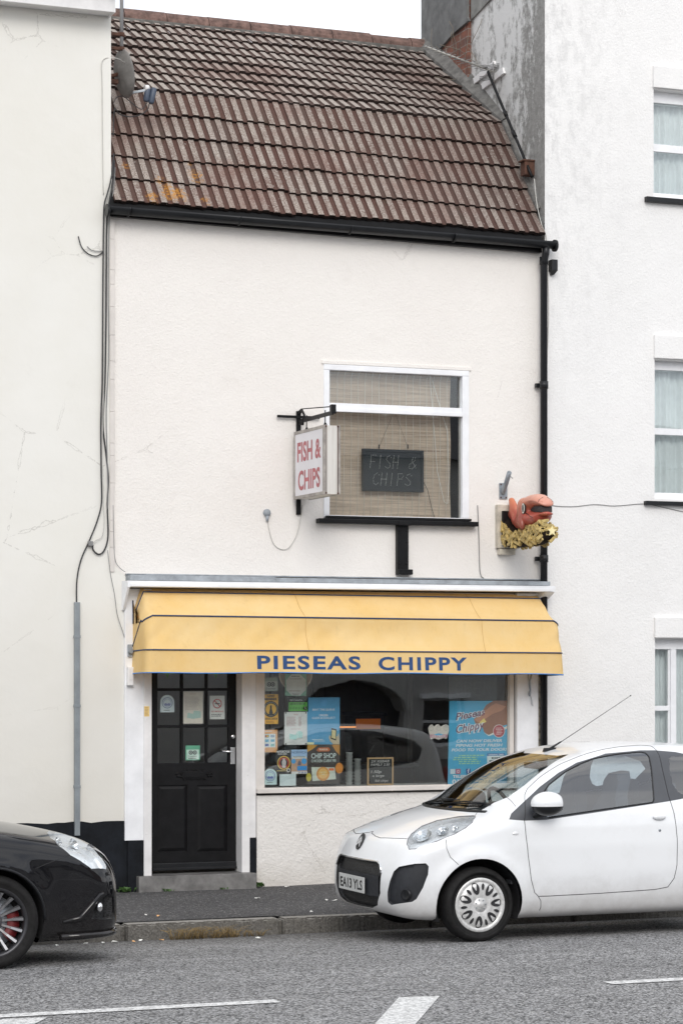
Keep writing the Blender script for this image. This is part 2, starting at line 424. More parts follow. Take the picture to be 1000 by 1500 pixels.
# ================================================================ LEFT WHITE BUILDING
XL = at(162, 560).x                       # joint with the shop
XLB = at(185, 1000).x
lb = thing('white_building', 'smooth cream white building with black plinth, left of the fish and chip shop', 'building', (1, 3, 0))
zf = at(100, 845).z
ze = at(80, 17).z                          # soffit
b = MB()
b.prism([(-9, -.02, 0), (at(188, 1250).x, -.02, 0), (XLB, -.02, zf), (XL, -.02, zf+.12), (XL, -.02, ze+1.2), (-9, -.02, ze+1.2)], (0, 7, 0))
b.build('wall', M['wall_left'], lb)
pz = at(60, 1206, -.03).z
b = MB(); pts = [(-9, -.035, -.1), (XLB+.01, -.035, -.1)]
rr = random.Random(5); xq = XLB+.01
while xq > 3.0: pts.append((xq, -.035, pz+rr.uniform(-.008, .008))); xq -= rr.uniform(.05, .12)
pts += [(-9, -.035, pz)]
b.prism(pts, (0, .02, 0)); b.build('plinth', M['plinth'], lb)
b = MB(); xe = at(165.6, 22, -.2).x
b.box(-9, xe, -.19, -.021, ze, ze+.02); b.build('soffit', M['white_dirty'], lb)
b = MB(); b.box(-9, xe, -.215, -.19, ze-.012, ze+.21, .004); b.box(xe, xe+.02, -.215, .3, ze-.012, ze+.21); b.build('fascia', M['white_dirty'], lb)
b = MB(); gz = ze+.22
b.tube([(-9, -.27, gz), (xe+.02, -.27, gz)], .058, 16); b.box(xe-.05, xe-.02, -.335, -.2, gz-.07, gz+.06); b.build('gutter', M['black_plastic'], lb)
b = MB(); b.box(-9, xe-.02, -.15, 7, ze+.22, ze+.30); b.prism([(-9, -.2, ze+.30), (-9, 3.5, ze+2.6), (-9, 7, ze+.3)], (xe+8.98, 0, 0)); b.build('roof', M['plinth'], lb)

# ================================================================ SHOP BUILDING
XR = at(796, 620).x
shop = thing('shop_building', 'small cream rendered shop building with tiled mansard roof and black framed door', 'building', ((XL+XR)/2, 2, 0))
zt = (at(300, 329.6).z+at(700, 362).z)/2+.05
def wall_with_holes(mb, x0, x1, z0, z1, holes, y0, y1, mi=0):
    xs = sorted({x0, x1, *[h[0] for h in holes], *[h[1] for h in holes]}); zs = sorted({z0, z1, *[h[2] for h in holes], *[h[3] for h in holes]})
    solid = {}
    for i in range(len(xs)-1):
        for k in range(len(zs)-1):
            cx, cz = (xs[i]+xs[i+1])/2, (zs[k]+zs[k+1])/2
            solid[i, k] = not any(h[0] < cx < h[1] and h[2] < cz < h[3] for h in holes)
    for (i, k), s in solid.items():
        if not s: continue
        a, c, d, e = xs[i], xs[i+1], zs[k], zs[k+1]
        mb.face([(a, y0, d), (c, y0, d), (c, y0, e), (a, y0, e)], mi)
        mb.face([(a, y1, d), (a, y1, e), (c, y1, e), (c, y1, d)], mi)
        if not solid.get((i-1, k)): mb.face([(a, y0, d), (a, y0, e), (a, y1, e), (a, y1, d)], mi)
        if not solid.get((i+1, k)): mb.face([(c, y0, d), (c, y1, d), (c, y1, e), (c, y0, e)], mi)
        if not solid.get((i, k-1)): mb.face([(a, y0, d), (a, y1, d), (c, y1, d), (c, y0, d)], mi)
        if not solid.get((i, k+1)): mb.face([(a, y0, e), (c, y0, e), (c, y1, e), (a, y1, e)], mi)
# upper window opening
wx0, wx1, wz0, wz1 = rect(475, 538.5, 685, 760)
z_sf = at(490, 858).z                      # top of shopfront fascia
b = MB(); wall_with_holes(b, XL+.002, XR-.002, z_sf, zt, [(wx0, wx1, wz0, wz1)], 0, .22)
# rough thickened edges: lip over the window, strip up the left joint
b.box(wx0-.03, wx1+.03, -.012, 0.001, wz1+.003, wz1+.035, .004)
b.build('wall', M['wall_shop'], shop)
b = MB(); rj = random.Random(9); z = at(165, 838).z
while z < zt-.05:
    h = rj.uniform(.1, .35); b.box(XL-.012, XL+.03+rj.uniform(-.003, .004), -.03, .001, z, min(z+h-.0015, zt-.05), .004); z += h
b.build('corner_strip', M['frame_cream'], shop)
# stall riser under the shop window
rx0, rx1, rz0, rz1 = rect(374.5, 1161, 790, 1300)
b = MB(); b.box(rx0, rx1, -.03, .2, -.1, rz1); b.build('stall_riser', M['wall_riser'], shop)
# eaves: black fascia board, gutter, brackets
e0, e1 = at(161, 316, -.06), at(793, 370, -.06)
g0, g1 = at(158, 308, -.13), at(812, 360, -.13)
b = MB(); b.prism([(e0.x, -.06, e0.z), (e1.x, -.06, e1.z), (e1.x, -.06, e1.z+.17), (e0.x, -.06, e0.z+.17)], (0, .055, 0)); b.build('fascia_board', M['black'], shop)
b = MB()
for k in range(2):
    pass
n = 14
def halfpipe(mb, a, c, r, th=.004):
    rings = []
    for p in (a, c):
        rings.append([mb.bm.verts.new(p+Vector((0, r*math.cos(math.pi+math.pi*i/n), r*math.sin(math.pi+math.pi*i/n)))) for i in range(n+1)]
                     + [mb.bm.verts.new(p+Vector((0, (r-th)*math.cos(2*math.pi-math.pi*i/n), (r-th)*math.sin(2*math.pi-math.pi*i/n)))) for i in range(n+1)])
    m = len(rings[0])
    for i in range(m):
        f = mb.bm.faces.new((rings[0][i], rings[1][i], rings[1][(i+1) % m], rings[0][(i+1) % m])); f.smooth = i not in (n, m-1)
    mb.bm.faces.new(rings[0]); mb.bm.faces.new(rings[1][::-1])
halfpipe(b, g0+Vector((0, 0, .03)), g1+Vector((0, 0, .03)), .062)
for q, r in ((g0, .067), (g1, .067)):
    b.tube([q+Vector((-.012, 0, 0)), q+Vector((.012, 0, 0))], .056, 20)
gut = b.build('gutter', M['black_plastic'], shop)
for px in (188, 350, 512, 664):
    b = MB()
    f = (at(px, 300, -.13).x-g0.x)/(g1.x-g0.x); q = g0.lerp(g1, f)+Vector((0, 0, .03))
    ring = [(q.x, q.y+.066*math.cos(math.pi+math.pi*i/12), q.z+.068*math.sin(math.pi+math.pi*i/12)) for i in range(13)]
    b.tube(ring, .007, 6); b.build('gutter_bracket', M['black_plastic'], gut)
# downpipe
dx = at(797, 700, -.05).x+.0
b = MB(); zo = at(796, 362, -.13).z
dxt = at(796, 400, -.09).x
b.tube([(dxt, -.13, zo+.02), (dxt, -.13, zo-.06), (dxt, -.09, zo-.14), (dxt, -.09, -.02)], .034, 16)
for z in (zo-.12, zo-1.28, zo-2.9, 2.4, 1.0): b.tube([(dxt, -.09, z-.035), (dxt, -.09, z+.035)], .041, 16)
for z in (zo-1.28, zo-2.9, 1.0): b.box(dxt-.06, dxt+.06, -.05, -.015, z-.02, z+.02, .003)
b.build('downpipe', M['black_plastic'], shop)

# ---- roof tiles
def tile_mat():
    t = NT('interlocking_roof_tile'); p = t.pos()
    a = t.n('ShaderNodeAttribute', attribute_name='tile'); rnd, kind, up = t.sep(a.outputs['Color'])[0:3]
    n1 = t.noise(p, 3.2, 6, .7); n2 = t.noise(p, 60, 5, .75); n3 = t.noise(t.mapping(p, loc=(4, 2, 9)), 120, 3, .75)
    pad = t.mix(rnd, (.17, .12, .102), (.27, .225, .20))
    pad = t.mix(t.ramp(n1, .40, .62), pad, (.33, .285, .25))
    pad = t.mix(t.math('MULTIPLY', t.ramp(n2, .47, .58), .7), pad, (.46, .42, .385))
    pad = t.mix(t.math('MULTIPLY', t.ramp(n3, .50, .58), .75), pad, (.075, .05, .043))
    pad = t.mix(t.math('MULTIPLY', up, .45), pad, (.46, .42, .385))  # upper courses paler: weathering, plus the brighter sky light painted into the colour
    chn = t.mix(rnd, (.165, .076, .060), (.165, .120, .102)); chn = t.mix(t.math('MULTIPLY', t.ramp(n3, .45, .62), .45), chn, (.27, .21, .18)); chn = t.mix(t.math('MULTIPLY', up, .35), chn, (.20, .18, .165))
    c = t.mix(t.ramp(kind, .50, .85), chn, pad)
    red = t.math('MULTIPLY', t.ramp(t.noise(t.mapping(p, loc=(9, 1, 4)), 1.1, 5, .6), .50, .64), .45); c = t.mix(red, c, (.165, .080, .064))
    x0_, y0_, z0_ = t.sep(p)[0:3]
    damp = t.math('MULTIPLY', t.ramp(t.math('ADD', t.math('SUBTRACT', x0_, 8.0), t.math('MULTIPLY', t.noise(p, 2.2, 5), .9)), .6, 2.4), .38); c = t.mix(damp, c, (.085, .062, .055))
    moss = t.math('MULTIPLY', t.ramp(t.noise(t.mapping(p, loc=(1, 5, 2)), 2.6, 6, .75), .60, .70), t.math('SUBTRACT', 1.0, t.ramp(kind, .3, .9))); c = t.mix(t.math('MULTIPLY', moss, .6), c, (.06, .062, .03))
    c = t.mix(t.ramp(kind, .12, .35), (.026, .018, .016), c)  # tile front edges near black: shadow line under each course put into the colour
    # orange lichen colonies near the left eave, sparse dots elsewhere
    x, y, z = t.sep(p)[0:3]
    def blob(cx, cz, r):
        d = t.math('SQRT', t.math('ADD', t.math('POWER', t.math('SUBTRACT', x, cx), 2.0), t.math('POWER', t.math('SUBTRACT', z, cz), 2.0)))
        return t.math('SUBTRACT', 1.0, t.ramp(t.math('ADD', d, t.math('MULTIPLY', t.noise(p, 14, 5, .7), .16)), r*.85, r*.85+.05))
    lich = None
    for (px, py, r) in ((243, 286, .17), (214, 295, .12), (233, 265, .10), (286, 258, .13), (186, 241, .085), (282, 237, .07), (292, 300, .09), (258, 291, .12)):
        q = at(px, py, .15); v = blob(q.x, q.z, r); lich = v if lich is None else t.math('MAXIMUM', lich, v)
    lich = t.math('MULTIPLY', lich, t.ramp(t.noise(p, 34, 5, .75), .46, .54))
    c = t.mix(t.math('MULTIPLY', lich, .85), c, (.42, .19, .03))
    dots = t.ramp(t.noise(t.mapping(p, loc=(3, 1, 2)), 30, 2, .5), .74, .76); c = t.mix(t.math('MULTIPLY', dots, .6), c, (.55, .52, .48))
    c = t.mix(1.0, c, (1.12, 1.12, 1.11, 1), 'MULTIPLY'); t.bsdf(c, .92, 0, t.bump(t.math('ADD', n2, n1), .5, .008), Specular_IOR_Level=.15); return t.m
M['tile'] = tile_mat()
rowsYZ = [(-.075, 6.00), (.105, 6.235), (.285, 6.475), (.465, 6.715), (.645, 6.955), (.84, 7.215)]
ny = 9
for i in range(1, ny+1): rowsYZ.append((.84+(2.70-.84)*i/ny, 7.215+(8.40-7.215)*i/ny))
XT0, XT1 = XL+.01, XR-.03
pitch = .105; rt = random.Random(11)
b = MB(); lay = b.bm.loops.layers.color.new('tile')
prof = [(0, 0), (.006, .012), (.012, .014), (.055, .013), (.060, .012), (.068, 0)]     # raised pad then channel
for r in range(len(rowsYZ)-1):
    (y0, z0), (y1, z1) = rowsYZ[r], rowsYZ[r+1]
    d = Vector((0, y1-y0, z1-z0)); Ln = d.length; d.normalize(); nrm = Vector((0, -d.z, d.y))
    x = XT0-pitch*2; col = None; k = 0
    xmax = XT1
    while x < xmax:
        if k % 2 == 0:
            col = (rt.random(), rt.random()**2, 0, 1); lift = rt.uniform(-.003, .003); slip = rt.uniform(-.008, .008)+(-.02 if rt.random() < .02 else 0)
        for (a, ha), (c, hc) in zip(prof, prof[1:]+[(pitch, 0)]):
            xa, xb = x+a, min(x+c, xmax)
            if xa < XT0 or xa >= xmax: continue
            sag = .010*math.sin(xa*.9+1)+.006*math.sin(xa*2.3+r)
            base = Vector((0, y0, z0+sag))+d*slip; t0 = .025+lift
            p00 = base+nrm*(t0+ha)+Vector((xa, 0, 0)); p10 = base+nrm*(t0+hc)+Vector((xb, 0, 0))
            up = d*(Ln+.05)
            p01 = base+up+nrm*(ha-.004)+Vector((xa, 0, 0)); p11 = base+up+nrm*(hc-.004)+Vector((xb, 0, 0))
            q0 = base+nrm*(ha-.006)+Vector((xa, 0, 0)); q1 = base+nrm*(hc-.006)+Vector((xb, 0, 0))
            padw = 1 if (ha+hc) > .02 else 0
            f1 = b.face([p00, p10, p11, p01]); f2 = b.face([q0, q1, p10, p00])
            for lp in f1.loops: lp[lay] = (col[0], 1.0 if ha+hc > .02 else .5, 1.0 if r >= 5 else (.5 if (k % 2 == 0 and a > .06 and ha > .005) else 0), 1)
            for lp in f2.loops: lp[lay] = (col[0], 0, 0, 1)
        x += pitch; k += 1
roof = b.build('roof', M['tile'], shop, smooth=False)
b = MB()      # ridge tiles
x = XT0; (yr, zr) = rowsYZ[-1]
while x < XR-.02:
    x2 = min(x+.44, XR-.02); z = zr+.0+rt.uniform(-.006, .006)
    pts = [(x, yr+.13*math.cos(a), z-.055+.14*math.sin(a)) for a in [math.pi*i/10 for i in range(11)]]
    b.prism(pts, (x2-x-.008, 0, 0)); x = x2
M['ridge'] = simple('ridge_tile', (.20, .125, .105), .9, var=.7, vs=14, bump=.5)
b.build('ridge_tile', M['ridge'], roof)
M['mortar'] = simple('old_mortar', (.17, .165, .155), .95, var=.55, vs=12, bump=.9, bs=40)
b = MB(); b.box(XT0, XR-.02, yr-.175, yr-.03, zr-.10, zr-.045, .01)
# cement fillet where the tiles meet the gable of the next house
pv = rowsYZ[1:]
for (ya, za), (yb, zb) in zip(pv, pv[1:]):
    wa = .04+.09*max(0, min(1, (ya-.7)/1.6)); wb = .04+.09*max(0, min(1, (yb-.7)/1.6))
    ha = .03+.13*max(0, min(1, (ya-.7)/1.0)); hb = .03+.13*max(0, min(1, (yb-.7)/1.0))
    nn = Vector((0, -(zb-za), yb-ya)).normalized()*.045
    A = [Vector((XR-wa, ya, za))+nn, Vector((XR+.02, ya, za+ha))+nn]; B = [Vector((XR-wb, yb, zb))+nn, Vector((XR+.02, yb, zb+hb))+nn]
    b.face([A[0], A[1], B[1], B[0]]); b.face([A[0]-nn*1.2, A[0], B[0], B[0]-nn*1.2])
b.build('mortar_fillet', M['mortar'], roof)
b = MB(); b.prism([(XL-.2, .3, 6.1), (XL-.2, .9, 7.1), (XL-.2, 2.7, 8.25), (XL-.2, 5, 6.1)], (XR-XL+.15, 0, 0)); b.build('roof_structure', M['dark'], roof)

# ---- upper window
win = None
def frame_rect(mb, x0, x1, z0, z1, w, y0, y1, bev=.004, bars=()):
    """mitred-look frame: jambs between head and sill"""
    wl, wr, wb, wt = w
    mb.box(x0, x1, y0, y1, z1-wt, z1, bev); mb.box(x0, x1, y0, y1, z0, z0+wb, bev)
    mb.box(x0, x0+wl, y0+.001, y1, z0+wb+.0005, z1-wt-.0005, bev); mb.box(x1-wr, x1, y0+.001, y1, z0+wb+.0005, z1-wt-.0005, bev)
ux0, ux1, uz0, uz1 = wx0, wx1, wz0, wz1
gx0, gx1, gz0, gz1 = rect(482, 546.5, 676, 757)
b = MB(); frame_rect(b, ux0-.01, ux1+.005, uz0-.005, uz1+.0, (gx0-ux0+.01, ux1+.005-gx1, .025, uz1-gz1), -.015, .075, .006)
tz1 = at(579, 594).z; tz0 = at(579, 606).z
b.box(gx0+.0005, gx1-.0005, -.012, .07, tz0, tz1, .006)
b.box(gx0+.0005, gx1-.0005, -.022, -.0125, tz0-.004, tz0+.03, .004)
win = b.build('window', M['white'], shop)
b = MB(); b.box(gx0, gx1, .03, .034, uz0+.02, tz0); b.box(gx0, gx1, .045, .049, tz1, gz1); b.build('pane', M['glass'], win)
s0, s1 = at(467, 760.5, -.08), at(700, 766.5, -.08)
b = MB(); b.box(s0.x, s1.x, -.09, .0, at(580, 768.5, -.09).z, at(580, 761.5, -.09).z, .008); b.box(at(478, 760, -.05).x, at(690, 760, -.05).x, -.055, .02, at(580, 761.3, -.05).z, at(580, 757.5, -.05).z, .004)
b.build('window_sill', M['black'], win)
b = MB(); q0 = at(580.5, 770, -.03); q1 = at(597, 842, -.03)
b.box(q0.x, q1.x, -.05, 0.001, q1.z, q0.z+.02, .006); b.box(q0.x+.004, at(603, 838, -.05).x, -.075, 0.001, q1.z, at(590, 834, -.05).z, .006)
for z in (q1.z+.10, q1.z+.3, q0.z-.05):
    for x in (q0.x+.02, q1.x-.02): b.sphere((x, -.05, z), .009, 8, 6)
b.box(q0.x-.0, q1.x+.01, -.098, -.03, q0.z-.0, q0.z+.035, .006)
b.build('window_post', M['black'], shop)
# room behind the upper window
b = MB(); wall_with_holes(b, gx0-.6, gx1+.6, uz0-.4, gz1+.4, [], 1.6, 1.65)
b.box(gx0-.6, gx1+.6, .23, 1.6, gz1+.4, gz1+.42); b.box(gx0-.6, gx1+.6, .23, 1.6, uz0-.42, uz0-.4)
b.box(gx0-.62, gx0-.6, .23, 1.6, uz0-.4, gz1+.4); b.box(gx1+.6, gx1+.62, .23, 1.6, uz0-.4, gz1+.4)
b.build('upper_room', M['dark'], shop)

# ================================================================ SHOPFRONT
# canopy box fascia
f0 = at(190, 855, -.2); f1 = at(812, 862, -.2)
zt1 = at(500, 854.5, -.2).z; zb1 = at(500, 863.5, -.2).z
b = MB(); b.box(f0.x, f1.x, -.21, -.0, zb1, zt1, .004); b.box(f0.x+.01, f1.x-.03, -.225, -.2105, zb1+.004, zb1+.028, .003)
b.prism([(f0.x, -.21, zt1), (f0.x, 0, zt1), (f0.x, 0, zb1-.2), (f0.x, -.05, zb1-.2), (f0.x, -.21, zb1-.001)], (-.018, 0, 0))
b.prism([(f1.x-.1, -.205, zb1-.002), (f1.x-.1, 0, zb1-.002), (f1.x-.1, 0, zb1-.08), (f1.x-.1, -.04, zb1-.08)], (.095, 0, 0))
b.build('canopy_box', M['white'], shop)
b = MB(); zl = at(500, 846, -.1).z; xa = at(188, 845, -.1).x; xb = at(801, 845, -.1).x
xm = at(400, 845, -.1).x
b.box(xa, xm, -.17, 0.0, zt1+.004, zl-.005, .006); b.box(xm, xb, -.165, 0.0, zt1+.004, zl-.012, .006)
b.box(xa, xb, -.05, -.0, zl-.0, zl+.012, .004)
b.build('lead_flashing', M['lead'], shop)
zc = zb1-.06
# pilasters
pA0, pA1 = at(184, 1100, -.05).x, at(210.5, 1100, -.05).x
zk = at(200, 1231, -.05).z
b = MB(); b.box(pA0, pA1, -.05, .15, zk, zb1-.01, .004); b.box(pA0-.006, pA0+.012, -.055, .02, zk, zb1-.2, .003); b.build('pilaster', M['white'], shop)
b = MB(); b.box(pA0+.02, pA1, -.055, .15, -.05, zk-.002, .003); b.build('pilaster_base', M['plinth'], shop)
b = MB()
b.box(at(366.5, 1228, -.035).x, at(375, 1228, -.035).x, -.045, .02, -.05, at(371, 1228, -.035).z, .003)
b.build('pilaster_base', M['plinth'], shop)
sx0, sx1, sz0, sz1 = rect(203, 1281.5, 375, 1304, -.12)
fr0, fr1 = at(210.5, 1100, -.055).x+.001, at(222, 1100, -.055).x
b = MB(); b.box(fr0, fr1, -.065, .18, sz1, zb1-.01, .004)
dr1 = at(354.5, 1100, -.04).x; dr2 = at(366, 1100, -.04).x; dr3 = at(375, 1100, -.03).x
b.box(dr1, dr2, -.04, .18, sz1, zb1-.01, .004); b.box(dr2+.001, dr3, -.03, .15, at(371, 1227, -.03).z, zb1-.01, .003)
for z in (.5, .95, 1.5): b.sphere((fr0+.02, -.065, z), .006, 6, 4); b.sphere((dr2-.02, -.04, z+.05), .006, 6, 4)
b.build('door_frame', M['white_dirty'], shop)
# step
M['tread'] = None
def tread():
    t = NT('chequer_plate_step'); p = t.pos()
    a = t.n('ShaderNodeTexWave'); a.inputs['Scale'].default_value = 34; a.inputs['Distortion'].default_value = .4; t.l(t.mapping(p, rot=(0, R(52), 0)), a.inputs[0])
    c_ = t.n('ShaderNodeTexWave'); c_.inputs['Scale'].default_value = 34; c_.inputs['Distortion'].default_value = .4; t.l(t.mapping(p, rot=(0, R(-52), 0)), c_.inputs[0])
    h = t.math('MAXIMUM', a.outputs[1], c_.outputs[1])
    c = t.mix(t.ramp(t.noise(p, 6, 6, .7), .35, .7), (.15, .145, .14), (.34, .33, .32))
    c = t.mix(t.math('MULTIPLY', h, .35), c, (.07, .07, .07))
    t.bsdf(c, .55, .35, t.bump(h, .5, .004)); return t.m
M['tread'] = tread()
b = MB(); b.box(sx0, sx1, -.135, .16, -.1, sz1, .006); b.build('door_step', M['tread'], shop)
# door leaf
DY = .12
dx0, dx1, dz0, dz1 = rect(221.5, 950, 347, 1277, DY)
dz1 = dz0+2.0
door = MB(); D = door
pxg = [(231, 265.5), (268.5, 302), (304.5, 335)]   # pane columns
pyg = [(960, 1008), (1012, 1062), (1066, 1117.5)]
holes = []
for a, c in pxg:
    for e, f in pyg: 
        q = rect(a, e, c, f, DY); holes.append((q[0], q[1], q[2], q[3]))
xsn = sorted({h[0] for h in holes}); zsn = sorted({h[2] for h in holes})
# regularise
xsl = [at(p, 1050, DY).x for pr in pxg for p in pr]; zsl = [at(284, p, DY).z for pr in pyg for p in pr]
holes = [(xsl[2*i], xsl[2*i+1], zsl[2*k+1], zsl[2*k]) for i in range(3) for k in range(3)]
pl = []
for a, c in ((231, 274.5), (288.5, 333)):
    q = rect(a, 1150, c, 1248, DY); pl.append(q)
wall_with_holes(D, dx0+.004, dx1-.004, dz0+.02, dz1, holes+pl, DY, DY+.045)
for q in pl:
    D.box(q[0], q[1], DY+.016, DY+.03, q[2], q[3])
    x0, x1, z0, z1 = q; i = .035
    # raised and fielded panel
    o_ = [(x0+.008, DY+.016, z0+.008), (x1-.008, DY+.016, z0+.008), (x1-.008, DY+.016, z1-.008), (x0+.008, DY+.016, z1-.008)]
    n_ = [(x0+i, DY+.004, z0+i), (x1-i, DY+.004, z0+i), (x1-i, DY+.004, z1-i), (x0+i, DY+.004, z1-i)]
    D.face(n_)
    for k in range(4): D.face([o_[k], o_[(k+1) % 4], n_[(k+1) % 4], n_[k]])
door = D.build('door', M['black'], shop)
b = MB()
for h in holes: b.box(h[0], h[1], DY+.02, DY+.024, h[2], h[3])
b.build('pane', M['glass'], door)
b = MB(); kx = at(272, 1250, DY).x; 
b.box(dx0+.01, dx1-.01, DY-.02, DY-.001, dz0+.03, dz0+.085, .006); b.box(dx0+.01, dx1-.01, DY-.035, DY-.001, dz0+.022, dz0+.03+.012, .004); b.build('weather_bar', M['black_plastic'], door)
b = MB(); hx = at(340.5, 1106, DY).x; hz = at(340, 1107, DY).z
b.box(hx-.022, hx+.022, DY-.008, DY-.0005, hz-.075, hz+.075, .004)
b.tube([(hx, DY-.008, hz+.035), (hx, DY-.05, hz+.035), (hx-.02, DY-.055, hz+.037), (hx-.11, DY-.05, hz+.042)], [.011, .010, .011, .009], 10)
b.build('handle', M['chrome'], door)
b = MB(); q = at(341, 1079, DY); b.lathe([(0, -.014), (.014, -.014), (.02, -.006), (.02, 0)], (q.x, DY, q.z), (0, 1, 0), 16); b.build('lock', M['chrome'], door)
b = MB(); q = rect(257, 1129, 311, 1141, DY); cx = (q[0]+q[1])/2; cz = (q[2]+q[3])/2; W_ = (q[1]-q[0])/2
b.box(cx-W_*.62, cx+W_*.62, DY-.012, DY-.001, cz-.035, cz+.035, .004); b.box(cx-W_*.5, cx+W_*.5, DY-.018, DY-.0125, cz-.02, cz+.02, .004)
rl = random.Random(4)
for sg in (-1, 1):
    for k in range(9): b.sphere((cx+sg*W_*rl.uniform(.6, 1.0), DY-.004, cz+rl.uniform(-.022, .022)*(1.3-.5)), .010, 7, 5)
for k in range(14): b.sphere((cx+W_*rl.uniform(-.6, .6), DY-.006, cz+.04*rl.choice((-1, 1))), .008, 7, 5)
b.build('letter_box', M['black'], door)
# shop window
b = MB()
GX0, GX1, GZ0, GZ1 = rect(384.5, 955, 743, 1150.5, .03)
X0 = dr3+.001; X1 = at(752.5, 1100, -.02).x
b.box(X0, GX0, -.03, .09, GZ0, zb1-.01, .004); b.box(GX0+.0005, GX1-.0005, -.02, .09, GZ1, zb1-.012, .003)
b.box(GX1, X1, -.02, .09, GZ0, zb1-.012, .006)
b.box(X0, X1, -.035, .09, GZ0-.035, GZ0-.0005, .004)
b.box(X0, X1+.02, -.075, .0, at(500, 1159.8, -.07).z, at(500, 1153.5, -.07).z, .004)
for px in (392, 477, 574): q = at(px, 1158, -.076); b.sphere((q.x, -.076, q.z), .006, 6, 5, 0)
sw = b.build('shop_window', M['frame_cream'], shop)
b = MB(); b.box(GX0, GX1, .03, .036, GZ0, GZ1); b.build('pane', M['glass'], sw)
b = MB(); P0 = at(757, 1100, -.06).x; P1 = at(788, 1100, -.06).x
b.box(P0, P1, -.06, .15, -.02, zb1-.01, .004); b.build('pilaster', M['white'], shop)
b = MB(); b.box(X1+.001, P0-.001, .0, .1, 0, zb1-.01); b.build('frame_gap', M['dark'], shop)
b = MB(); z = .0
M['brick_pale'] = simple('weathered_brick_edge', (.40, .36, .29), .9, var=.4, vs=12, bump=.5)
while z < zb1-.1:
    b.box(P1+.001, P1+.05, -.03, .15, z+.004, z+.068, .004); z += .075
b.box(P1+.001, P1+.045, .01, .15, 0, zb1-.02)
b.build('brick_edge', M['brick_pale'], shop)

# ---- shop interior
b = MB()
ix0, ix1, iy1, iz1 = XL+.1, XR-.05, 4.6, 2.75
b.box(ix0, ix1, .25, iy1, -.05, 0.0, 0, 0); b.box(ix0, ix1, .25, iy1, iz1, iz1+.05); b.box(ix0, ix1, iy1, iy1+.05, 0, iz1)
b.box(ix0-.05, ix0, .2, iy1, 0, iz1); b.box(ix1, ix1+.05, .2, iy1, 0, iz1)
M['interior'] = simple('dim_shop_wall', (.34, .30, .28), .9, var=.2, vs=2)
b.build('shop_room', M['interior'], shop)
b = MB(); zb_ = GZ1+.2
b.box(ix0, ix1, .1, .22, zb_, zb_+.3); b.build('window_header', M['dark'], shop)

# ================================================================ RIGHT HOUSE
rh = thing('white_house', 'tall white roughcast house with sash windows and stained gable, right of the shop', 'house', (XR+2.4, 3, 0))
def peel():
    t = NT('peeling_gable_render'); p = t.pos(); y = t.sep(p)[1]; z = t.sep(p)[2]
    n1 = t.noise(t.mapping(p, (1, 2.2, 1.0)), 2.6, 8, .72); n2 = t.noise(p, 16, 6, .75)
    grey = t.mix(t.ramp(n2, .3, .7), (.20, .197, .187), (.37, .365, .35))
    edge = t.math('MULTIPLY', t.math('SUBTRACT', 1.0, t.ramp(y, .02, .55)), .16)
    up = t.math('MULTIPLY', t.ramp(z, 6.2, 9.2), .0)
    m = t.ramp(t.math('SUBTRACT', t.math('ADD', t.math('MULTIPLY', n1, .75), t.math('MULTIPLY', n2, .28)), edge), .435, .525)
    c = t.mix(m, grey, (.66, .66, .65))
    t.bsdf(c, .9, 0, t.bump(t.math('ADD', m, t.noise(p, 50, 4)), .45, .01)); return t.m
M['peel'] = peel()
HY0, HY1 = -.02, .25
H = []
def hole(px0, py0, py1, wd):
    x0 = at(px0, (py0+py1)/2).x; z1 = at(px0, py0).z; z0 = at(px0, py1).z; H.append((x0, x0+wd, z0, z1)); return H[-1]
W1 = hole(955, 131, 290, 1.0); W2 = hole(956.5, 527, 731, 1.0); W3 = hole(957, 936, 1140, 1.35)
ZT = 13.2
b = MB(); wall_with_holes(b, XR, XR+4.8, 0, ZT, H, HY0, HY1)
for f in b.bm.faces:
    c = f.calc_center_median()
    if abs(c.x-XR) < 1e-4: f.material_index = 1
for (x0, x1, z0, z1), (pa, pb) in zip(H, (((953, 95), (955, 131)), ((957, 490), (957, 527)), ((957, 904), (957, 935)))):
    zz = at(pa[0], pa[1], -.05).z
    b.box(x0-.012, x1+.05, -.05, HY0+.001, z1+.012, zz, .008)
b.build('wall', [M['wall_right'], M['peel']], rh)
b = MB(); b.box(XR, XR+.3, HY1+.001, 2.80, 0, ZT); b.build('gable_wall', M['peel'], rh)
b = MB(); b.box(XR+.31, XR+4.8, 2.5, 2.7, 0, ZT); b.box(XR+4.5, XR+4.8, HY1+.01, 2.49, 0, ZT); b.box(XR+.31, XR+4.49, HY1+.01, 2.49, ZT-.3, ZT-.2)
b.build('rear_wall', M['wall_right'], rh)
b = MB(); b.box(XR+.32, XR+4.4, 1.2, 1.25, 0, ZT-.4); b.build('inner_partition', simple('room_wall', (.30, .29, .28), .9), rh)
def at_x(px, py, X):
    P = X/math.tan(YAW+math.atan((px-500)/F)); return at(px, py, P+CAMY)
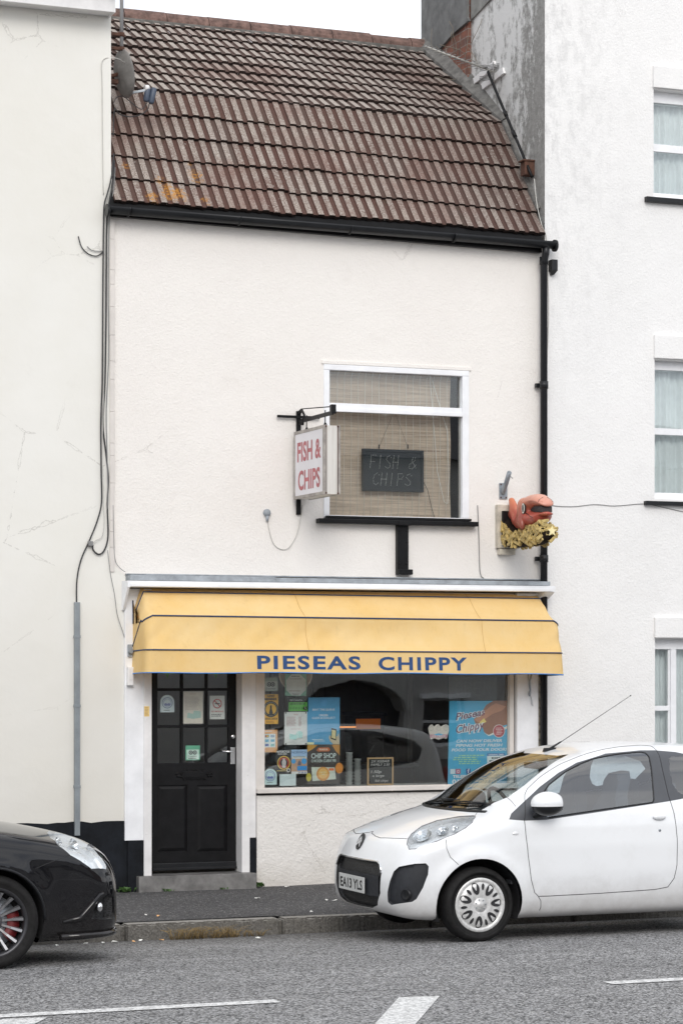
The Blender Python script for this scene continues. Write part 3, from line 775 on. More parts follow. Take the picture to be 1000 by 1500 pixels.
# chimney: brick core, render coat stopping at a ragged sloping edge
def brickmat():
    t = NT('old_red_brick'); p = t.pos()
    mpn = t.n('ShaderNodeMapping'); t.l(p, mpn.inputs[0]); mpn.inputs['Rotation'].default_value = (0, 0, R(90))
    sw_ = t.sep(p); cb = t.n('ShaderNodeCombineXYZ'); t.l(sw_[1], cb.inputs[0]); t.l(sw_[2], cb.inputs[1])
    br = t.n('ShaderNodeTexBrick'); t.l(cb.outputs[0], br.inputs[0]); br.inputs['Scale'].default_value = 4.4
    br.inputs['Mortar Size'].default_value = .022; br.inputs['Brick Width'].default_value = 1.0; br.inputs['Row Height'].default_value = .34
    br.inputs['Color1'].default_value = (.20, .075, .05, 1); br.inputs['Color2'].default_value = (.30, .12, .08, 1); br.inputs['Mortar'].default_value = (.30, .27, .24, 1)
    c = t.mix(t.ramp(t.noise(p, 14, 5), .35, .75), br.outputs[0], (.11, .07, .06))
    t.bsdf(c, .9, 0, t.bump(br.outputs[1], -.6, .008)); return t.m
CX = XR-.035
cy0 = at_x(685, 50, CX).y; cy1 = at_x(622, 50, CX).y
b = MB(); b.box(CX, XR+.0, cy0, cy1, 7.0, ZT); ch = b.build('chimney', brickmat(), rh)
M['chimney_render'] = simple('grey_chimney_render', (.17, .172, .17), .9, var=.5, vs=5, bump=.5, bs=50)
CR = CX-.03
c0 = at_x(641, 71, CR); c1 = at_x(662, 50, CR); c2 = at_x(685, 30, CR)
b = MB(); b.prism([(CR, cy1+.03, 8.2), (CR, c0.y, c0.z-.02), (CR, c1.y, c1.z), (CR, c2.y, c2.z), (CR, cy0-.03, c2.z+.05), (CR, cy0-.03, ZT), (CR, cy1+.03, ZT)], (.0295, 0, 0))
b.build('render_coat', M['chimney_render'], ch)
M['gable_render'] = simple('pale_grey_gable_render', (.28, .28, .265), .9, var=.4, vs=5, bump=.5, bs=50)
b = MB(); q0 = at_x(686, 31, XR-.02); q1 = at_x(722, -6, XR-.02); b.prism([(XR-.02, cy0-.035, q0.z), (XR-.02, q1.y, q1.z), (XR-.02, q1.y, ZT), (XR-.02, cy0-.035, ZT)], (.019, 0, 0)); b.build('render_patch', M['gable_render'], rh)
# white painted boards fixed on the gable
b = MB()
for (pa, pb, hh) in (((694, 123), (724, 97), 8), ((706, 131), (737, 107), 8)):
    A = at_x(pa[0], pa[1], XR-.03); B = at_x(pb[0], pb[1], XR-.03); C_ = at_x(pb[0]-2, pb[1]-hh, XR-.03); D_ = at_x(pa[0]-2, pa[1]-hh, XR-.03)
    b.prism([A, B, C_, D_], (.025, 0, 0))
b.build('gable_board', M['white_dirty'], rh)
# sash windows
def sash(hole, ytop, yr0, yr1, pxg0, sill, label, three=False):
    x0, x1, z0, z1 = hole
    b = MB(); pm = pxg0
    zg1 = at(pm, ytop[0], .1).z; zr1 = at(pm, yr0, .1).z; zr0 = at(pm, yr1, .1).z
    b.box(x0+.001, x1-.001, .07, .17, zg1, z1-.001, .004)                     # head
    b.box(x0+.001, x0+.03, .07, .17, z0+.03, zg1-.001, .003); b.box(x1-.03, x1-.001, .07, .17, z0+.03, zg1-.001, .003)
    b.box(x0+.001, x1-.001, .06, .17, z0, z0+.029, .003)
    xs0 = x0+.032; xs1 = x1-.032
    if three: xs1 = x0+.22
    b.box(xs0, xs1, .082, .12, zr0, zr1, .004)
    for (a, c) in ((xs0, xs0+.018), (xs1-.018, xs1)): b.box(a, c, .085, .12, z0+.03, zg1-.001, .003)
    if three: b.box(xs1+.001, xs1+.06, .065, .17, z0+.03, zg1-.001, .005)
    b.box(xs0+.018, xs1-.018, .088, .12, z0+.031, z0+.07, .003)
    o = b.build('window', M['white'], rh)
    xg1 = x1-.04
    b = MB(); b.box(xs0+.018, xs1-.018, .10, .104, z0+.07, zr0); b.box(xs0+.018, xs1-.018, .10, .104, zr1, zg1)
    if three: b.box(xs1+.061, x1-.03, .10, .104, z0+.03, zg1)
    b.build('pane', M['glass'], o)
    # gathered net curtain
    b = MB(); n = 90; r0 = []; r1 = []
    for i in range(n+1):
        x = x0-.05+(x1-x0+.1)*i/n; y = .19+.018*math.sin(i*1.35)+.012*math.sin(i*.43+1)
        r0.append(b.bm.verts.new((x, y, z0-.05))); r1.append(b.bm.verts.new((x, y+.01, z1+.05)))
    for i in range(n): b.bm.faces.new((r0[i], r0[i+1], r1[i+1], r1[i])).smooth = True
    c = b.build('net_curtain', M['curtain'], origin=((x0+x1)/2, .19, z0))
    tag(c, label, 'curtain', 'net curtains in the white house')
    if sill:
        zs0 = at(sill[0], sill[2], -.06).z; zs1 = at(sill[0], sill[1], -.06).z
        b = MB(); b.box(at(sill[0], sill[1], -.06).x, x1+.06, -.07, .06, zs0, zs1, .004); b.build('window_sill', M['black_plastic'], o)
    return o
sash(W1, (152,), 212, 223, 965, (946, 287.5, 295), 'pleated net curtain inside the topmost window of the white house')
sash(W2, (542.5,), 627.5, 637, 965, (945, 733.5, 739.5), 'net curtain inside the middle window of the white house, above the black sill')
sash(W3, (951,), 1034, 1041, 965, None, 'patterned net curtain inside the lowest window of the white house, above the car roof', True)
# ================================================================ AWNING
def fabric(name, c1, c2):
    t = NT(name); p = t.pos()
    c = t.mix(t.ramp(t.noise(p, 2.5, 6, .65), .35, .7), c1, c2)
    d = t.noise(t.mapping(p, (3, 3, 1.2)), 6, 7, .72)
    c = t.mix(t.math('MULTIPLY', t.ramp(d, .56, .8), .28), c, (.45, .32, .16))
    c = t.mix(t.math('MULTIPLY', t.ramp(t.noise(p, 38, 5, .8), .66, .74), .5), c, (.22, .15, .08))
    wv = t.noise(t.mapping(p, (2.2, 3, 3.5)), 1.6, 3, .5); cr = t.noise(t.mapping(p, (7, 7, 7)), 2.2, 3, .5, 1.5)
    cl = t.ramp(t.math('ABSOLUTE', t.math('SUBTRACT', cr, .5)), .0, .06)
    h = t.math('ADD', t.math('MULTIPLY', wv, .6), t.math('MULTIPLY', cl, .05))
    b = t.bsdf(c, .8, 0, t.bump(h, .22, .03), Specular_IOR_Level=.2)
    tr = t.n('ShaderNodeBsdfTranslucent'); tr.inputs[0].default_value = (.75, .45, .1, 1)
    m = t.n('ShaderNodeMixShader'); m.inputs[0].default_value = .18; t.l(b.outputs[0], m.inputs[1]); t.l(tr.outputs[0], m.inputs[2]); t.l(m.outputs[0], t.out.inputs[0])
    return t.m
M['canvas'] = fabric('yellow_canvas', (.87, .60, .25), (.90, .67, .34))
M['navy'] = simple('navy_piping', (.035, .055, .12), .7, var=.2)
M['blue_hem'] = simple('blue_hem', (.06, .24, .62), .6, var=.3)
AX0, AX1 = at(192.5, 953).x, at(795, 953).x
AX1 = at(826, 970, -.49).x
zh = at(193, 954).z
zW0 = at(500, 862.5, -.03).z-zh
awn = thing('awning', 'yellow canvas awning with navy piping and blue lettering over the shopfront', 'awning', ((AX0+AX1)/2, -.2, zh-.2))
ribs = [(.045, zW0-.015), (.13, .515), (.405, .305), (.490, .012)]
def ring_path(d, dz, r=.07):
    """U-shaped line: hinge, side, rounded corner, front, corner, side, hinge"""
    L_ = []
    ns = 7
    for i in range(ns): f = i/ns; L_.append((AX0, -(d-r)*f if d > r else 0, dz*f))
    cz = max(.0, 1-r/max(d, .01)) if d > r else .5
    for i in range(5):
        a = math.pi/2*i/4; L_.append((AX0+r*(1-math.cos(a)), -max(d-r, 0)-min(r, d)*math.sin(a), dz*(cz+(1-cz)*i/4 if i < 4 else 1)))
    nf = 90
    for i in range(1, nf): L_.append((AX0+r+(AX1-AX0-2*r)*i/nf, -d, dz))
    h = L_[:ns+5]
    for (x, y, z) in h[::-1]: L_.append((AX0+AX1-x, y, z))
    return [Vector(p) for p in L_]
def tilt(p): return Vector((p.x, p.y, p.z+zh-.022*(p.x-AX0)/(AX1-AX0)))
paths = [ring_path(d, z) for d, z in ribs]
rw = random.Random(2); b = MB(); rows = []
for k in range(3):
    n = 10 if k else 4
    for j in range(n+(1 if k == 2 else 0)):
        f = j/n; row = []
        for i, (p, q) in enumerate(zip(paths[k], paths[k+1])):
            v = p.lerp(q, f); e = 4*f*(1-f); x = v.x
            cl = min(1, abs(v.y)/.1) if k else .3
            frontness = 1 if 12 <= i <= len(paths[0])-13 else .3
            edge = math.exp(-min(x-AX0, AX1-x)/.22)
            sag = (.022+.010*math.sin(x*2.3+k)+.005*math.sin(x*7.1+k*2))*e*cl*frontness
            wr = .006*math.sin(x*23+f*7+k)*e*cl*frontness*(.5+.5*math.sin(x*1.9)) + edge*.011*math.sin(f*9+x*26)*cl*e
            dirn = Vector((0, -v.y, -v.z if v.z > 0 else 0)); dirn = dirn.normalized() if dirn.length > .01 else Vector((0, 0, 0))
            v = v+dirn*(sag+wr)
            row.append(b.bm.verts.new(tilt(v)))
        rows.append(row)
for r0, r1 in zip(rows, rows[1:]):
    for i in range(len(r0)-1): b.bm.faces.new((r0[i], r0[i+1], r1[i+1], r1[i])).smooth = True
seam_pts = [[r_[i_].co.copy() for r_ in rows] for i_ in (44, 84)]
b.build('canopy', M['canvas'], awn)
for sp_ in seam_pts:
    b = MB(); b.tube([p+Vector((0, -.0015, .001)) for p in sp_], .0022, 5); b.build('seam', simple('canvas_seam', (.66, .42, .16), .8), awn)
# valance
vp = paths[3]; b = MB(); rows = []; VH = .195
def wav(x): return .005*math.sin(x*3.1)+.004*math.sin(x*8.7+1)+.003*math.sin(x*19)
hem = []
for j in range(9):
    f = j/8; row = []
    for i, p in enumerate(vp):
        front = 12 <= i <= len(vp)-13; x = p.x
        e = math.exp(-min(x-AX0, AX1-x)/.25)
        off = wav(x)*f*(1 if front else .4)+e*.014*math.sin(x*30+2)*f
        v = Vector((p.x, p.y-(off+.012*f)*(1 if front else .5), p.z-(VH+.004*math.sin(x*5)+.006*e)*f))
        if not front: v.x += (-.012*f if i < 12 else .01*f)
        v = tilt(v); row.append(b.bm.verts.new(v))
        if j == 8: hem.append(v.copy())
    rows.append(row)
for r0, r1 in zip(rows, rows[1:]):
    for i in range(len(r0)-1): b.bm.faces.new((r0[i], r0[i+1], r1[i+1], r1[i])).smooth = True
va = b.build('valance', M['canvas'], awn)
b = MB(); b.tube([h+Vector((0, 0, .0)) for h in hem], .0055, 6); b.build('hem', M['blue_hem'], awn)
for k, (pth) in enumerate(paths[1:]):
    b = MB(); b.tube([tilt(p+(p-Vector((p.x, 0, 0))).normalized()*.004 if (p.y or p.z) else p) for p in pth], .0068 if k else .006, 6); b.build('piping', M['navy'], awn)
b = MB()
for x in (AX0+.01, AX1-.01):
    for d, z in ribs[1:]: b.tube([tilt(Vector((x, 0, 0))), tilt(Vector((x, -d+.05, z*.88)))], .008, 6)
M['letter_blue'] = simple('lettering_blue', (.018, .065, .19), .7, var=.25, vs=20)
q0 = at(377.5, 979.3, -.512); q1 = at(528.5, 979.8, -.512); q2 = at(555, 980.8, -.512); q3 = at(684.5, 981, -.512)
capv = 19.5/F*((q0.x)*math.sin(YAW)+(q0.y-CAMY)*math.cos(YAW))
L1_ = text('lettering', 'PIESEAS', M['letter_blue'], awn, (q0.x, -.514, q0.z), (1, 0, -.006), (0, 0, 1), capv, q1.x-q0.x, .028, .0, space=1.18)
L2_ = text('lettering', 'CHIPPY', M['letter_blue'], awn, (q2.x, -.516, q2.z), (1, 0, -.006), (0, 0, 1), capv, q3.x-q2.x, .028, .0, space=1.18)
for L_o in (L1_, L2_):       # printed on the cloth: follow the folds of the valance
    o0 = ORG[awn.name]
    for v in L_o.data.vertices:
        x, z = v.co.x+o0.x, v.co.z+o0.z; top = ribs[3][1]+zh-.022*(x-AX0)/(AX1-AX0); f = min(1, max(0, (top-z)/VH))
        v.co.y = -(ribs[3][0]+wav(x)*f+.012*f+.0025)-o0.y
b = MB(); b.box(AX0-.05, AX0-.01, -.07, -.051, zh-.05, zh+.06, .006); b.tube([(AX0-.03, -.06, zh), (AX0-.03, -.10, zh)], .02, 10)
b.build('pivot_bracket', M['lead'], awn)
# pulley cord of the awning on the right pilaster
zc_ = at(775, 1010, -.08)
b = MB(); c0 = at(773, 988, -.1); c1 = at(776, 1015, -.08); c2 = at(779, 1034, -.08); c3 = at(777, 1020, -.08)
b.tube([c0, at(774.5, 1005, -.08), c1], .004, 6); b.tube([at(778, 988, -.1), at(775, 998, -.09), at(776, 1008, -.09), c1], .009, 6)
b.tube([c1, at(778, 1032, -.08), at(780, 1034, -.08), at(779, 1028, -.08), c3], .0025, 5)
b.sphere(at(775, 1016, -.085), .018, 10, 8, sx=.7, sy=.7, sz=1.5)
tag(b.build('pulley_cord', M['steel']), 'grey awning cord and cleat hanging down the white post right of the shop window', 'cord')
b = MB(); q = rect(186.5, 977, 195, 1004, -.075); b.box(q[0], q[1], -.10, -.056, q[2], q[3], .006); b.box(q[0]+.01, q[1]-.015, -.104, -.1005, q[2]+.05, q[3]-.01, .002)
tag(b.build('switch_box', M['white_dirty']), 'small white electric switch box on the left post under the awning', 'switch box')

# ================================================================ POSTERS AND STICKERS
def C(*a): return a
_cm = {}
def cm(c, rough=.55):
    k = (tuple(round(v, 3) for v in c), rough)
    c = tuple(min(.88, v*1.6) for v in c) if max(c) > .12 else c
    if k not in _cm: _cm[k] = simple('print_%02x%02x%02x' % tuple(int(min(1, v)*255) for v in c), c, rough, var=.08, vs=15)
    return _cm[k]
WHITE, INK = (.62, .63, .62), (.05, .05, .055)
class Poster:
    def __init__(s, name, label, cat, box, col, Y=.046, shape=None, group=None, th=.0015):
        s.px = box; s.Y = Y; x0, x1, z0, z1 = rect(*box, Y); s.b = (x0, x1, z0, z1); s.k = 0
        s.root = thing(name, label, cat, ((x0+x1)/2, Y, z0), group)
        b = MB()
        pts = shape or [(0, 0), (1, 0), (1, 1), (0, 1)]
        b.prism([s.p(u, v) for u, v in pts], (0, th, 0)); b.build('sheet', cm(col), s.root)
    def p(s, u, v, lift=0):
        x0, x1, z0, z1 = s.b; return Vector((x0+(x1-x0)*u, s.Y-lift, z0+(z1-z0)*v))
    def poly(s, name, pts, col, lift=.0008):
        s.k += 1; lift += .0002*s.k
        b = MB(); b.face([s.p(u, v, lift) for u, v in pts]); b.build(name, cm(col), s.root); return s
    def rect(s, name, u0, v0, u1, v1, col): return s.poly(name, [(u0, v0), (u1, v0), (u1, v1), (u0, v1)], col)
    def disc(s, name, u, v, r, col, n=28, sq=1, hole=0):
        x0, x1, z0, z1 = s.b; a = (x1-x0)/(z1-z0); s.k += 1; lf = .0008+.0002*s.k
        b = MB()
        if hole:
            for i in range(n):
                q = [2*math.pi*i/n, 2*math.pi*(i+1)/n]
                b.face([s.p(u+r*math.cos(q[0]), v+r*a*math.sin(q[0]), lf), s.p(u+r*math.cos(q[1]), v+r*a*math.sin(q[1]), lf), s.p(u+hole*math.cos(q[1]), v+hole*a*math.sin(q[1]), lf), s.p(u+hole*math.cos(q[0]), v+hole*a*math.sin(q[0]), lf)])
        else: b.face([s.p(u+r*math.cos(2*math.pi*i/n), v+r*a*math.sin(2*math.pi*i/n)*sq, lf) for i in range(n)])
        b.build(name, cm(col), s.root); return s
    def text(s, body, u, v, h, w=None, col=INK, bold=.0, align='C', shear=0, rot=0, space=1):
        x0, x1, z0, z1 = s.b; s.k += 1
        r = Vector((math.cos(rot), 0, math.sin(rot))); up = Vector((-math.sin(rot), 0, math.cos(rot)))
        text('lettering', body, cm(col), s.root, s.p(u, v, .0008+.0002*s.k), r, up, h*(z1-z0), None if w is None else w*(x1-x0), bold, 0, 'CENTER' if align == 'C' else 'LEFT', shear, space)
        return s
    def lines(s, u0, u1, vtop, vbot, n, col, seed=1, frac=.5, centre=False):
        """rows of small print too fine to read"""
        rr_ = random.Random(seed); s.k += 1; b = MB(); dv = (vtop-vbot)/n; lf = .0008+.0002*s.k
        for i in range(n):
            v = vtop-dv*(i+.5); u = u0 if not centre else u0+(u1-u0)*rr_.uniform(0, .2); end = u1-(u1-u0)*rr_.uniform(0, .25)
            while u < end:
                wd = (u1-u0)*rr_.uniform(.04, .14); ue = min(u+wd, end)
                b.face([s.p(u, v-dv*frac/2, lf), s.p(ue, v-dv*frac/2, lf), s.p(ue, v+dv*frac/2, lf), s.p(u, v+dv*frac/2, lf)]); u = ue+(u1-u0)*.03
        b.build('small_print', cm(col), s.root); return s
def arch(n=14):
    return [(0, 0), (1, 0)]+[(.5+.5*math.cos(math.pi*i/n), .62+.38*math.sin(math.pi*i/n)) for i in range(n+1)]
PG = 'posters and stickers in the shop window'; DG = 'stickers on the door glass'
P = Poster('sticker', 'pale green owl sticker at the top left corner of the shop window', 'sticker', (386.5, 992.5, 407, 1012.5), (.30, .36, .32), group=PG)
P.rect('panel', .06, .06, .94, .72, (.42, .45, .42)).disc('owl_eye', .37, .5, .15, INK, hole=.09).disc('owl_eye', .63, .5, .15, INK, hole=.09).disc('pupil', .37, .5, .05, INK).disc('pupil', .63, .5, .05, INK).text('Tripadvisor', .5, .14, .12, .7)
P = Poster('sticker', 'white octagonal card on a green square at the top of the shop window', 'sticker', (417.5, 987, 449, 1019.5), (.22, .42, .32), group=PG)
P.poly('card', [(.05, .28), (.3, .02), (.7, .02), (.97, .28), (.97, .72), (.7, .98), (.3, .98), (.05, .72)], (.62, .57, .52)).lines(.3, .7, .92, .86, 1, INK, 3).lines(.2, .8, .80, .74, 1, (.3, .25, .2), 4, centre=True).lines(.18, .82, .26, .2, 1, (.3, .25, .2), 5).text('Tripadvisor', .5, .06, .06, .3)
P = Poster('sign', 'round pale ring sign behind the octagonal card in the shop window', 'sign', (408, 962, 458, 1012), (.34, .26, .20), .075, [(.5+.5*math.cos(2*math.pi*i/36), .5+.5*math.sin(2*math.pi*i/36)) for i in range(36)], PG)
P.disc('rim', .5, .5, .49, (.55, .48, .42), 40, hole=.46)
P = Poster('poster', 'orange NFFF MEMBER card with black round lighthouse badge in the shop window', 'poster', (386, 1017, 407.5, 1060.5), (.62, .30, .03), group=PG)
P.text('NFFF', .5, .90, .07, .5, INK, .03).text('MEMBER', .5, .80, .08, .85, INK, .04).disc('badge', .5, .50, .52, (.03, .03, .03)).disc('badge_ring', .5, .5, .45, (.35, .33, .28), hole=.43).disc('badge_centre', .5, .5, .36, (.62, .32, .04)).poly('lighthouse', [(.36, .36), (.64, .36), (.56, .52), (.56, .60), (.5, .65), (.44, .60), (.44, .52)], (.03, .03, .03)).poly('wave', [(.15, .38), (.3, .33), (.5, .38), (.7, .33), (.85, .38), (.7, .28), (.3, .28)], (.03, .03, .03)).text('2022-2023', .5, .15, .06, .85, INK, .03).lines(.2, .8, .11, .04, 2, (.25, .12, .02), 6)
P = Poster('sticker', 'green and black food hygiene rating sticker with a row of circles', 'sticker', (421.5, 1021.5, 451.5, 1042.5), (.035, .045, .035), group=PG)
P.rect('green_panel', .04, .04, .95, .66, (.10, .33, .06)).lines(.1, .9, .60, .48, 1, INK, 8).text('FOOD HYGIENE RATING', .4, .76, .1, .6, WHITE)
for i in range(5): P.disc('rating_circle', .13+.14*i, .24, .055, (.07, .24, .05))
P.disc('rating_circle', .84, .24, .09, (.02, .02, .02)).text('5', .84, .17, .2, .06, (.5, .6, .4))
P = Poster('poster', 'white printed menu sheet with pale green picture in the shop window', 'menu', (416.5, 1042.8, 449.8, 1091), (.50, .50, .49), group=PG)
P.text('MENU', .5, .90, .03, .2, (.4, .12, .12)).lines(.1, .55, .86, .56, 9, (.33, .22, .22), 11).lines(.62, .75, .86, .56, 9, (.33, .22, .22), 12).text('OPENING TIMES', .5, .47, .02, .4, (.35, .12, .12))
P.poly('picture', [(.22, .18), (.5, .15), (.55, .22), (.78, .2), (.8, .36), (.72, .42), (.55, .40), (.5, .3), (.22, .34)], (.30, .48, .46)).rect('picture_shadow', .55, .2, .62, .4, (.38, .5, .48))
for u, v in ((.06, .97), (.94, .97), (.06, .03), (.94, .03)): P.disc('pin', u, v, .03, INK, 8)
P = Poster('poster', 'blue BEAT THE QUEUE click and collect poster with a hand holding a phone', 'poster', (450, 1021.5, 497.5, 1090.5), (.09, .27, .43), group=PG)
P.disc('emblem', .5, .90, .11, (.10, .30, .50), hole=.09).disc('emblem', .5, .90, .07, (.11, .31, .5)).text('BEAT THE QUEUE', .5, .72, .042, .68, (.62, .68, .72), .02).text('ORDER', .5, .60, .042, .28, (.62, .68, .72), .02).text('CLICK & COLLECT', .5, .545, .042, .72, (.62, .68, .72), .02).lines(.14, .56, .12, .06, 2, (.5, .6, .68), 14, centre=True)
P.poly('hand', [(.80, .0), (.70, .07), (.66, .14), (.68, .2), (.74, .16), (.92, .17), (.96, .24), (.99, .14), (.99, 0)], (.42, .36, .25)).poly('phone', [(.72, .12), (.88, .08), (.90, .32), (.74, .35)], (.03, .03, .035)).poly('phone_screen', [(.745, .14), (.865, .11), (.88, .29), (.755, .31)], (.50, .44, .24)).rect('corner_label', .0, .0, .2, .05, (.6, .55, .35))
P = Poster('poster', 'orange payment cards notice at the left edge of the shop window', 'notice', (384.8, 1069, 406.5, 1102), (.62, .30, .14), group=PG)
P.rect('panel', .1, .22, .86, .82, (.52, .60, .58)).lines(.15, .75, .96, .90, 1, WHITE, 15)
for i, (u, v, c) in enumerate(((.28, .72, INK), (.66, .72, (.25, .32, .42)), (.28, .52, (.12, .32, .45)), (.66, .52, (.12, .32, .45)), (.28, .32, (.08, .12, .28)), (.66, .32, (.2, .4, .4)))):
    P.rect('card_logo', u-.13, v-.055, u+.13, v+.055, c)
P.disc('card_circle', .25, .72, .06, (.6, .1, .05)).disc('card_circle', .32, .72, .06, (.7, .4, .05))
P = Poster('poster', 'black motorcycle run poster with red and yellow ring', 'poster', (405, 1098.5, 426.3, 1131), (.025, .025, .028), group=PG)
P.text('MOTORCYCLE', .45, .88, .09, .9, WHITE, .05).text('RUN 2023', .4, .79, .06, .6, WHITE, .03).disc('ring', .5, .42, .45, (.60, .36, .05), hole=.38).disc('ring', .5, .42, .34, (.45, .06, .04), hole=.27).poly('rider', [(.4, .2), (.62, .2), (.66, .45), (.56, .62), (.44, .62), (.36, .45)], (.42, .40, .40)).rect('strip', .0, .04, .7, .08, (.35, .28, .1)).disc('badge', .82, .08, .13, WHITE).disc('badge', .82, .08, .08, INK)
P = Poster('poster', 'beach event poster with blue sky, sand and blue disc below the menu sheet', 'poster', (426.4, 1098, 449.8, 1133.5), (.42, .28, .20), group=PG)
P.rect('sky', 0, .66, 1, 1, (.28, .40, .55)).rect('cloud', .05, .62, .95, .72, (.52, .50, .46)).text('NORWICH', .5, .84, .1, .9, (.10, .14, .25), .02).text('Beach Festival', .5, .68, .06, .7, INK).disc('blue_spot', .15, .52, .14, (.06, .28, .55)).disc('blue_spot', .8, .52, .17, (.06, .28, .55)).rect('blue_panel', .38, .14, .98, .32, (.03, .24, .62)).rect('foot', 0, 0, 1, .1, WHITE).text('27-28-29', .68, .015, .07, .5, (.06, .08, .2), .02).poly('figure', [(.4, .35), (.6, .35), (.62, .46), (.5, .56), (.42, .46)], (.12, .12, .16))
P = Poster('poster', 'dark CHIP SHOP chicken curry pie poster with a pie on a pale tray', 'poster', (450, 1091, 497.5, 1148.5), (.09, .08, .075), group=PG)
P.poly('pie_crust', [(0, 1), (.32, 1), (.18, .9), (0, .82)], (.45, .25, .06)).poly('pie_crust', [(.75, 1), (1, 1), (1, .72), (.85, .86)], (.40, .20, .05)).poly('name_plate', [(.28, .86), (.34, .83), (.66, .83), (.71, .87), (.66, .93), (.34, .93)], (.42, .13, .05)).text('PUKKA', .5, .86, .045, .26, (.7, .62, .5), .03)
P.text('CHIP SHOP', .5, .66, .13, .76, (.48, .56, .54), .02).text('CHICKEN CURRY PIE', .5, .56, .07, .76, (.45, .52, .50), .02).poly('tray', [(.16, .08), (.88, .12), (.84, .42), (.12, .44)], (.46, .50, .45)).disc('pie', .48, .26, .2, (.50, .24, .07)).disc('pie_top', .48, .27, .15, (.62, .36, .13)).rect('flag', .66, .34, .82, .40, (.55, .15, .06)).disc('bun', .98, .4, .12, (.5, .2, .04), sq=1.3).disc('lemon', .04, .18, .08, (.42, .36, .05), sq=1.5)
P.text('CHICKEN', .48, .29, .028, .2, (.7, .6, .4), .02).text('CURRY', .48, .24, .028, .16, (.7, .6, .4), .02)
P = Poster('sticker', 'white arched hygiene sticker at the bottom left corner of the shop window', 'sticker', (386, 1126, 405.5, 1149.5), (.44, .55, .60), shape=arch(), group=PG)
P.disc('seal', .5, .55, .38, (.12, .16, .32), hole=.34).disc('seal', .5, .55, .28, (.20, .24, .42), hole=.25).poly('wave', [(.26, .48), (.4, .54), (.5, .48), (.6, .54), (.74, .48), (.66, .38), (.34, .38)], (.15, .18, .38)).lines(.25, .75, .17, .10, 1, INK, 17)
P = Poster('poster', 'blank white sheet at the foot of the shop window under the beach poster', 'sheet', (409.5, 1133.8, 433.5, 1151), (.48, .54, .60), group=PG)
# large blue poster, right hand side
P = Poster('poster', 'large blue Pieseas Chippy delivery poster at the right of the shop window', 'poster', (657, 1026.5, 745, 1149), (.07, .31, .47), shape=[(-.02, 0), (1, 0), (1, 1), (.01, 1)], group=PG)
P.poly('battered_fish', [(.41, .78), (.52, .84), (.62, .95), (.74, 1.0), (1, 1.0), (1, .72), (.9, .70), (.84, .66), (.74, .60), (.64, .59), (.58, .63), (.55, .70), (.44, .73)], (.24, .12, .08))
P.poly('fish_edge', [(.42, .78), (.55, .85), (.68, .93), (.78, .97), (.95, .93), (.88, .88), (.72, .84), (.58, .77), (.48, .74)], (.38, .19, .12)).poly('plate', [(.58, .62), (.66, .59), (.8, .64), (.98, .70), (.98, .67), (.8, .61), (.66, .575)], (.55, .55, .52)).poly('chip', [(.50, .74), (.58, .79), (.62, .75), (.56, .72)], (.60, .45, .15))
def script(P, body, u, v, h, w):
    P.text(body, u, v, h, w, (.66, .68, .72), .075, shear=.35, rot=R(9), space=1.05); P.text(body, u, v, h, w, (.13, .05, .10), .012, shear=.35, rot=R(9), space=1.05)
script(P, 'Pieseas', .36, .80, .085, .50); script(P, 'Chippy', .36, .645, .095, .48)
P.disc('red_badge', .83, .635, .10, (.62, .55, .55)).disc('red_badge', .83, .635, .092, (.34, .07, .08)).lines(.77, .89, .68, .59, 5, (.6, .45, .45), 21, centre=True)
P.text('CAN NOW DELIVER', .5, .505, .034, .76, WHITE, .03, shear=.2).text('PIPING HOT FRESH', .5, .452, .034, .78, WHITE, .03, shear=.2).text('FOOD TO YOUR DOOR!', .5, .40, .034, .92, WHITE, .03, shear=.2)
P.lines(.06, .6, .36, .24, 5, (.30, .50, .28), 22, centre=True).rect('hours_head', .63, .34, .93, .37, (.03, .14, .33)).rect('hours_panel', .63, .12, .93, .34, (.50, .56, .58)).text('OPENING TIMES', .78, .346, .016, .26, WHITE, .03).lines(.66, .9, .33, .16, 5, INK, 23, centre=True)
P.rect('social_icon', .02, .13, .10, .19, (.45, .52, .55)).rect('social_icon', .11, .13, .19, .19, (.36, .12, .18)).rect('social_icon', .28, .13, .355, .19, (.03, .07, .22)).text('f', .32, .137, .055, None, WHITE, .03).disc('social_ring', .15, .16, .022, WHITE, 14, hole=.014).disc('owl', .48, .17, .03, INK, 14, hole=.02).disc('owl', .54, .17, .03, INK, 14, hole=.02)
P.text('TELEPHONE ORDERS', .42, .085, .032, .72, WHITE, .04).text('01255 220270', .42, .012, .055, .74, WHITE, .03)
P = Poster('sticker', 'cream coloured ice cream cones sticker left of the large blue poster', 'sticker', (626, 1061, 658, 1083.5), (.50, .46, .42), shape=[(.02, .75), (.1, .95), (.2, 1), (.3, .85), (.38, .98), (.5, 1), (.6, .85), (.72, .95), (.85, 1), (.97, .9), (.99, .65), (.92, .3), (.85, .05), (.7, .1), (.5, 0), (.3, .1), (.14, .02), (.08, .35)], group=PG)
for u in (.16, .49, .82): P.disc('swirl', u, .74, .10, (.34, .32, .30), 16, hole=.085).disc('swirl', u, .84, .06, (.36, .34, .31), 12, hole=.045)
P.rect('band', .1, .14, .9, .34, (.42, .24, .28)).poly('blue_badge', [(.28, .34), (.5, .42), (.72, .34), (.6, .28), (.4, .28)], (.12, .36, .58)).text('ICE CREAM', .5, .17, .12, .6, WHITE, .02)
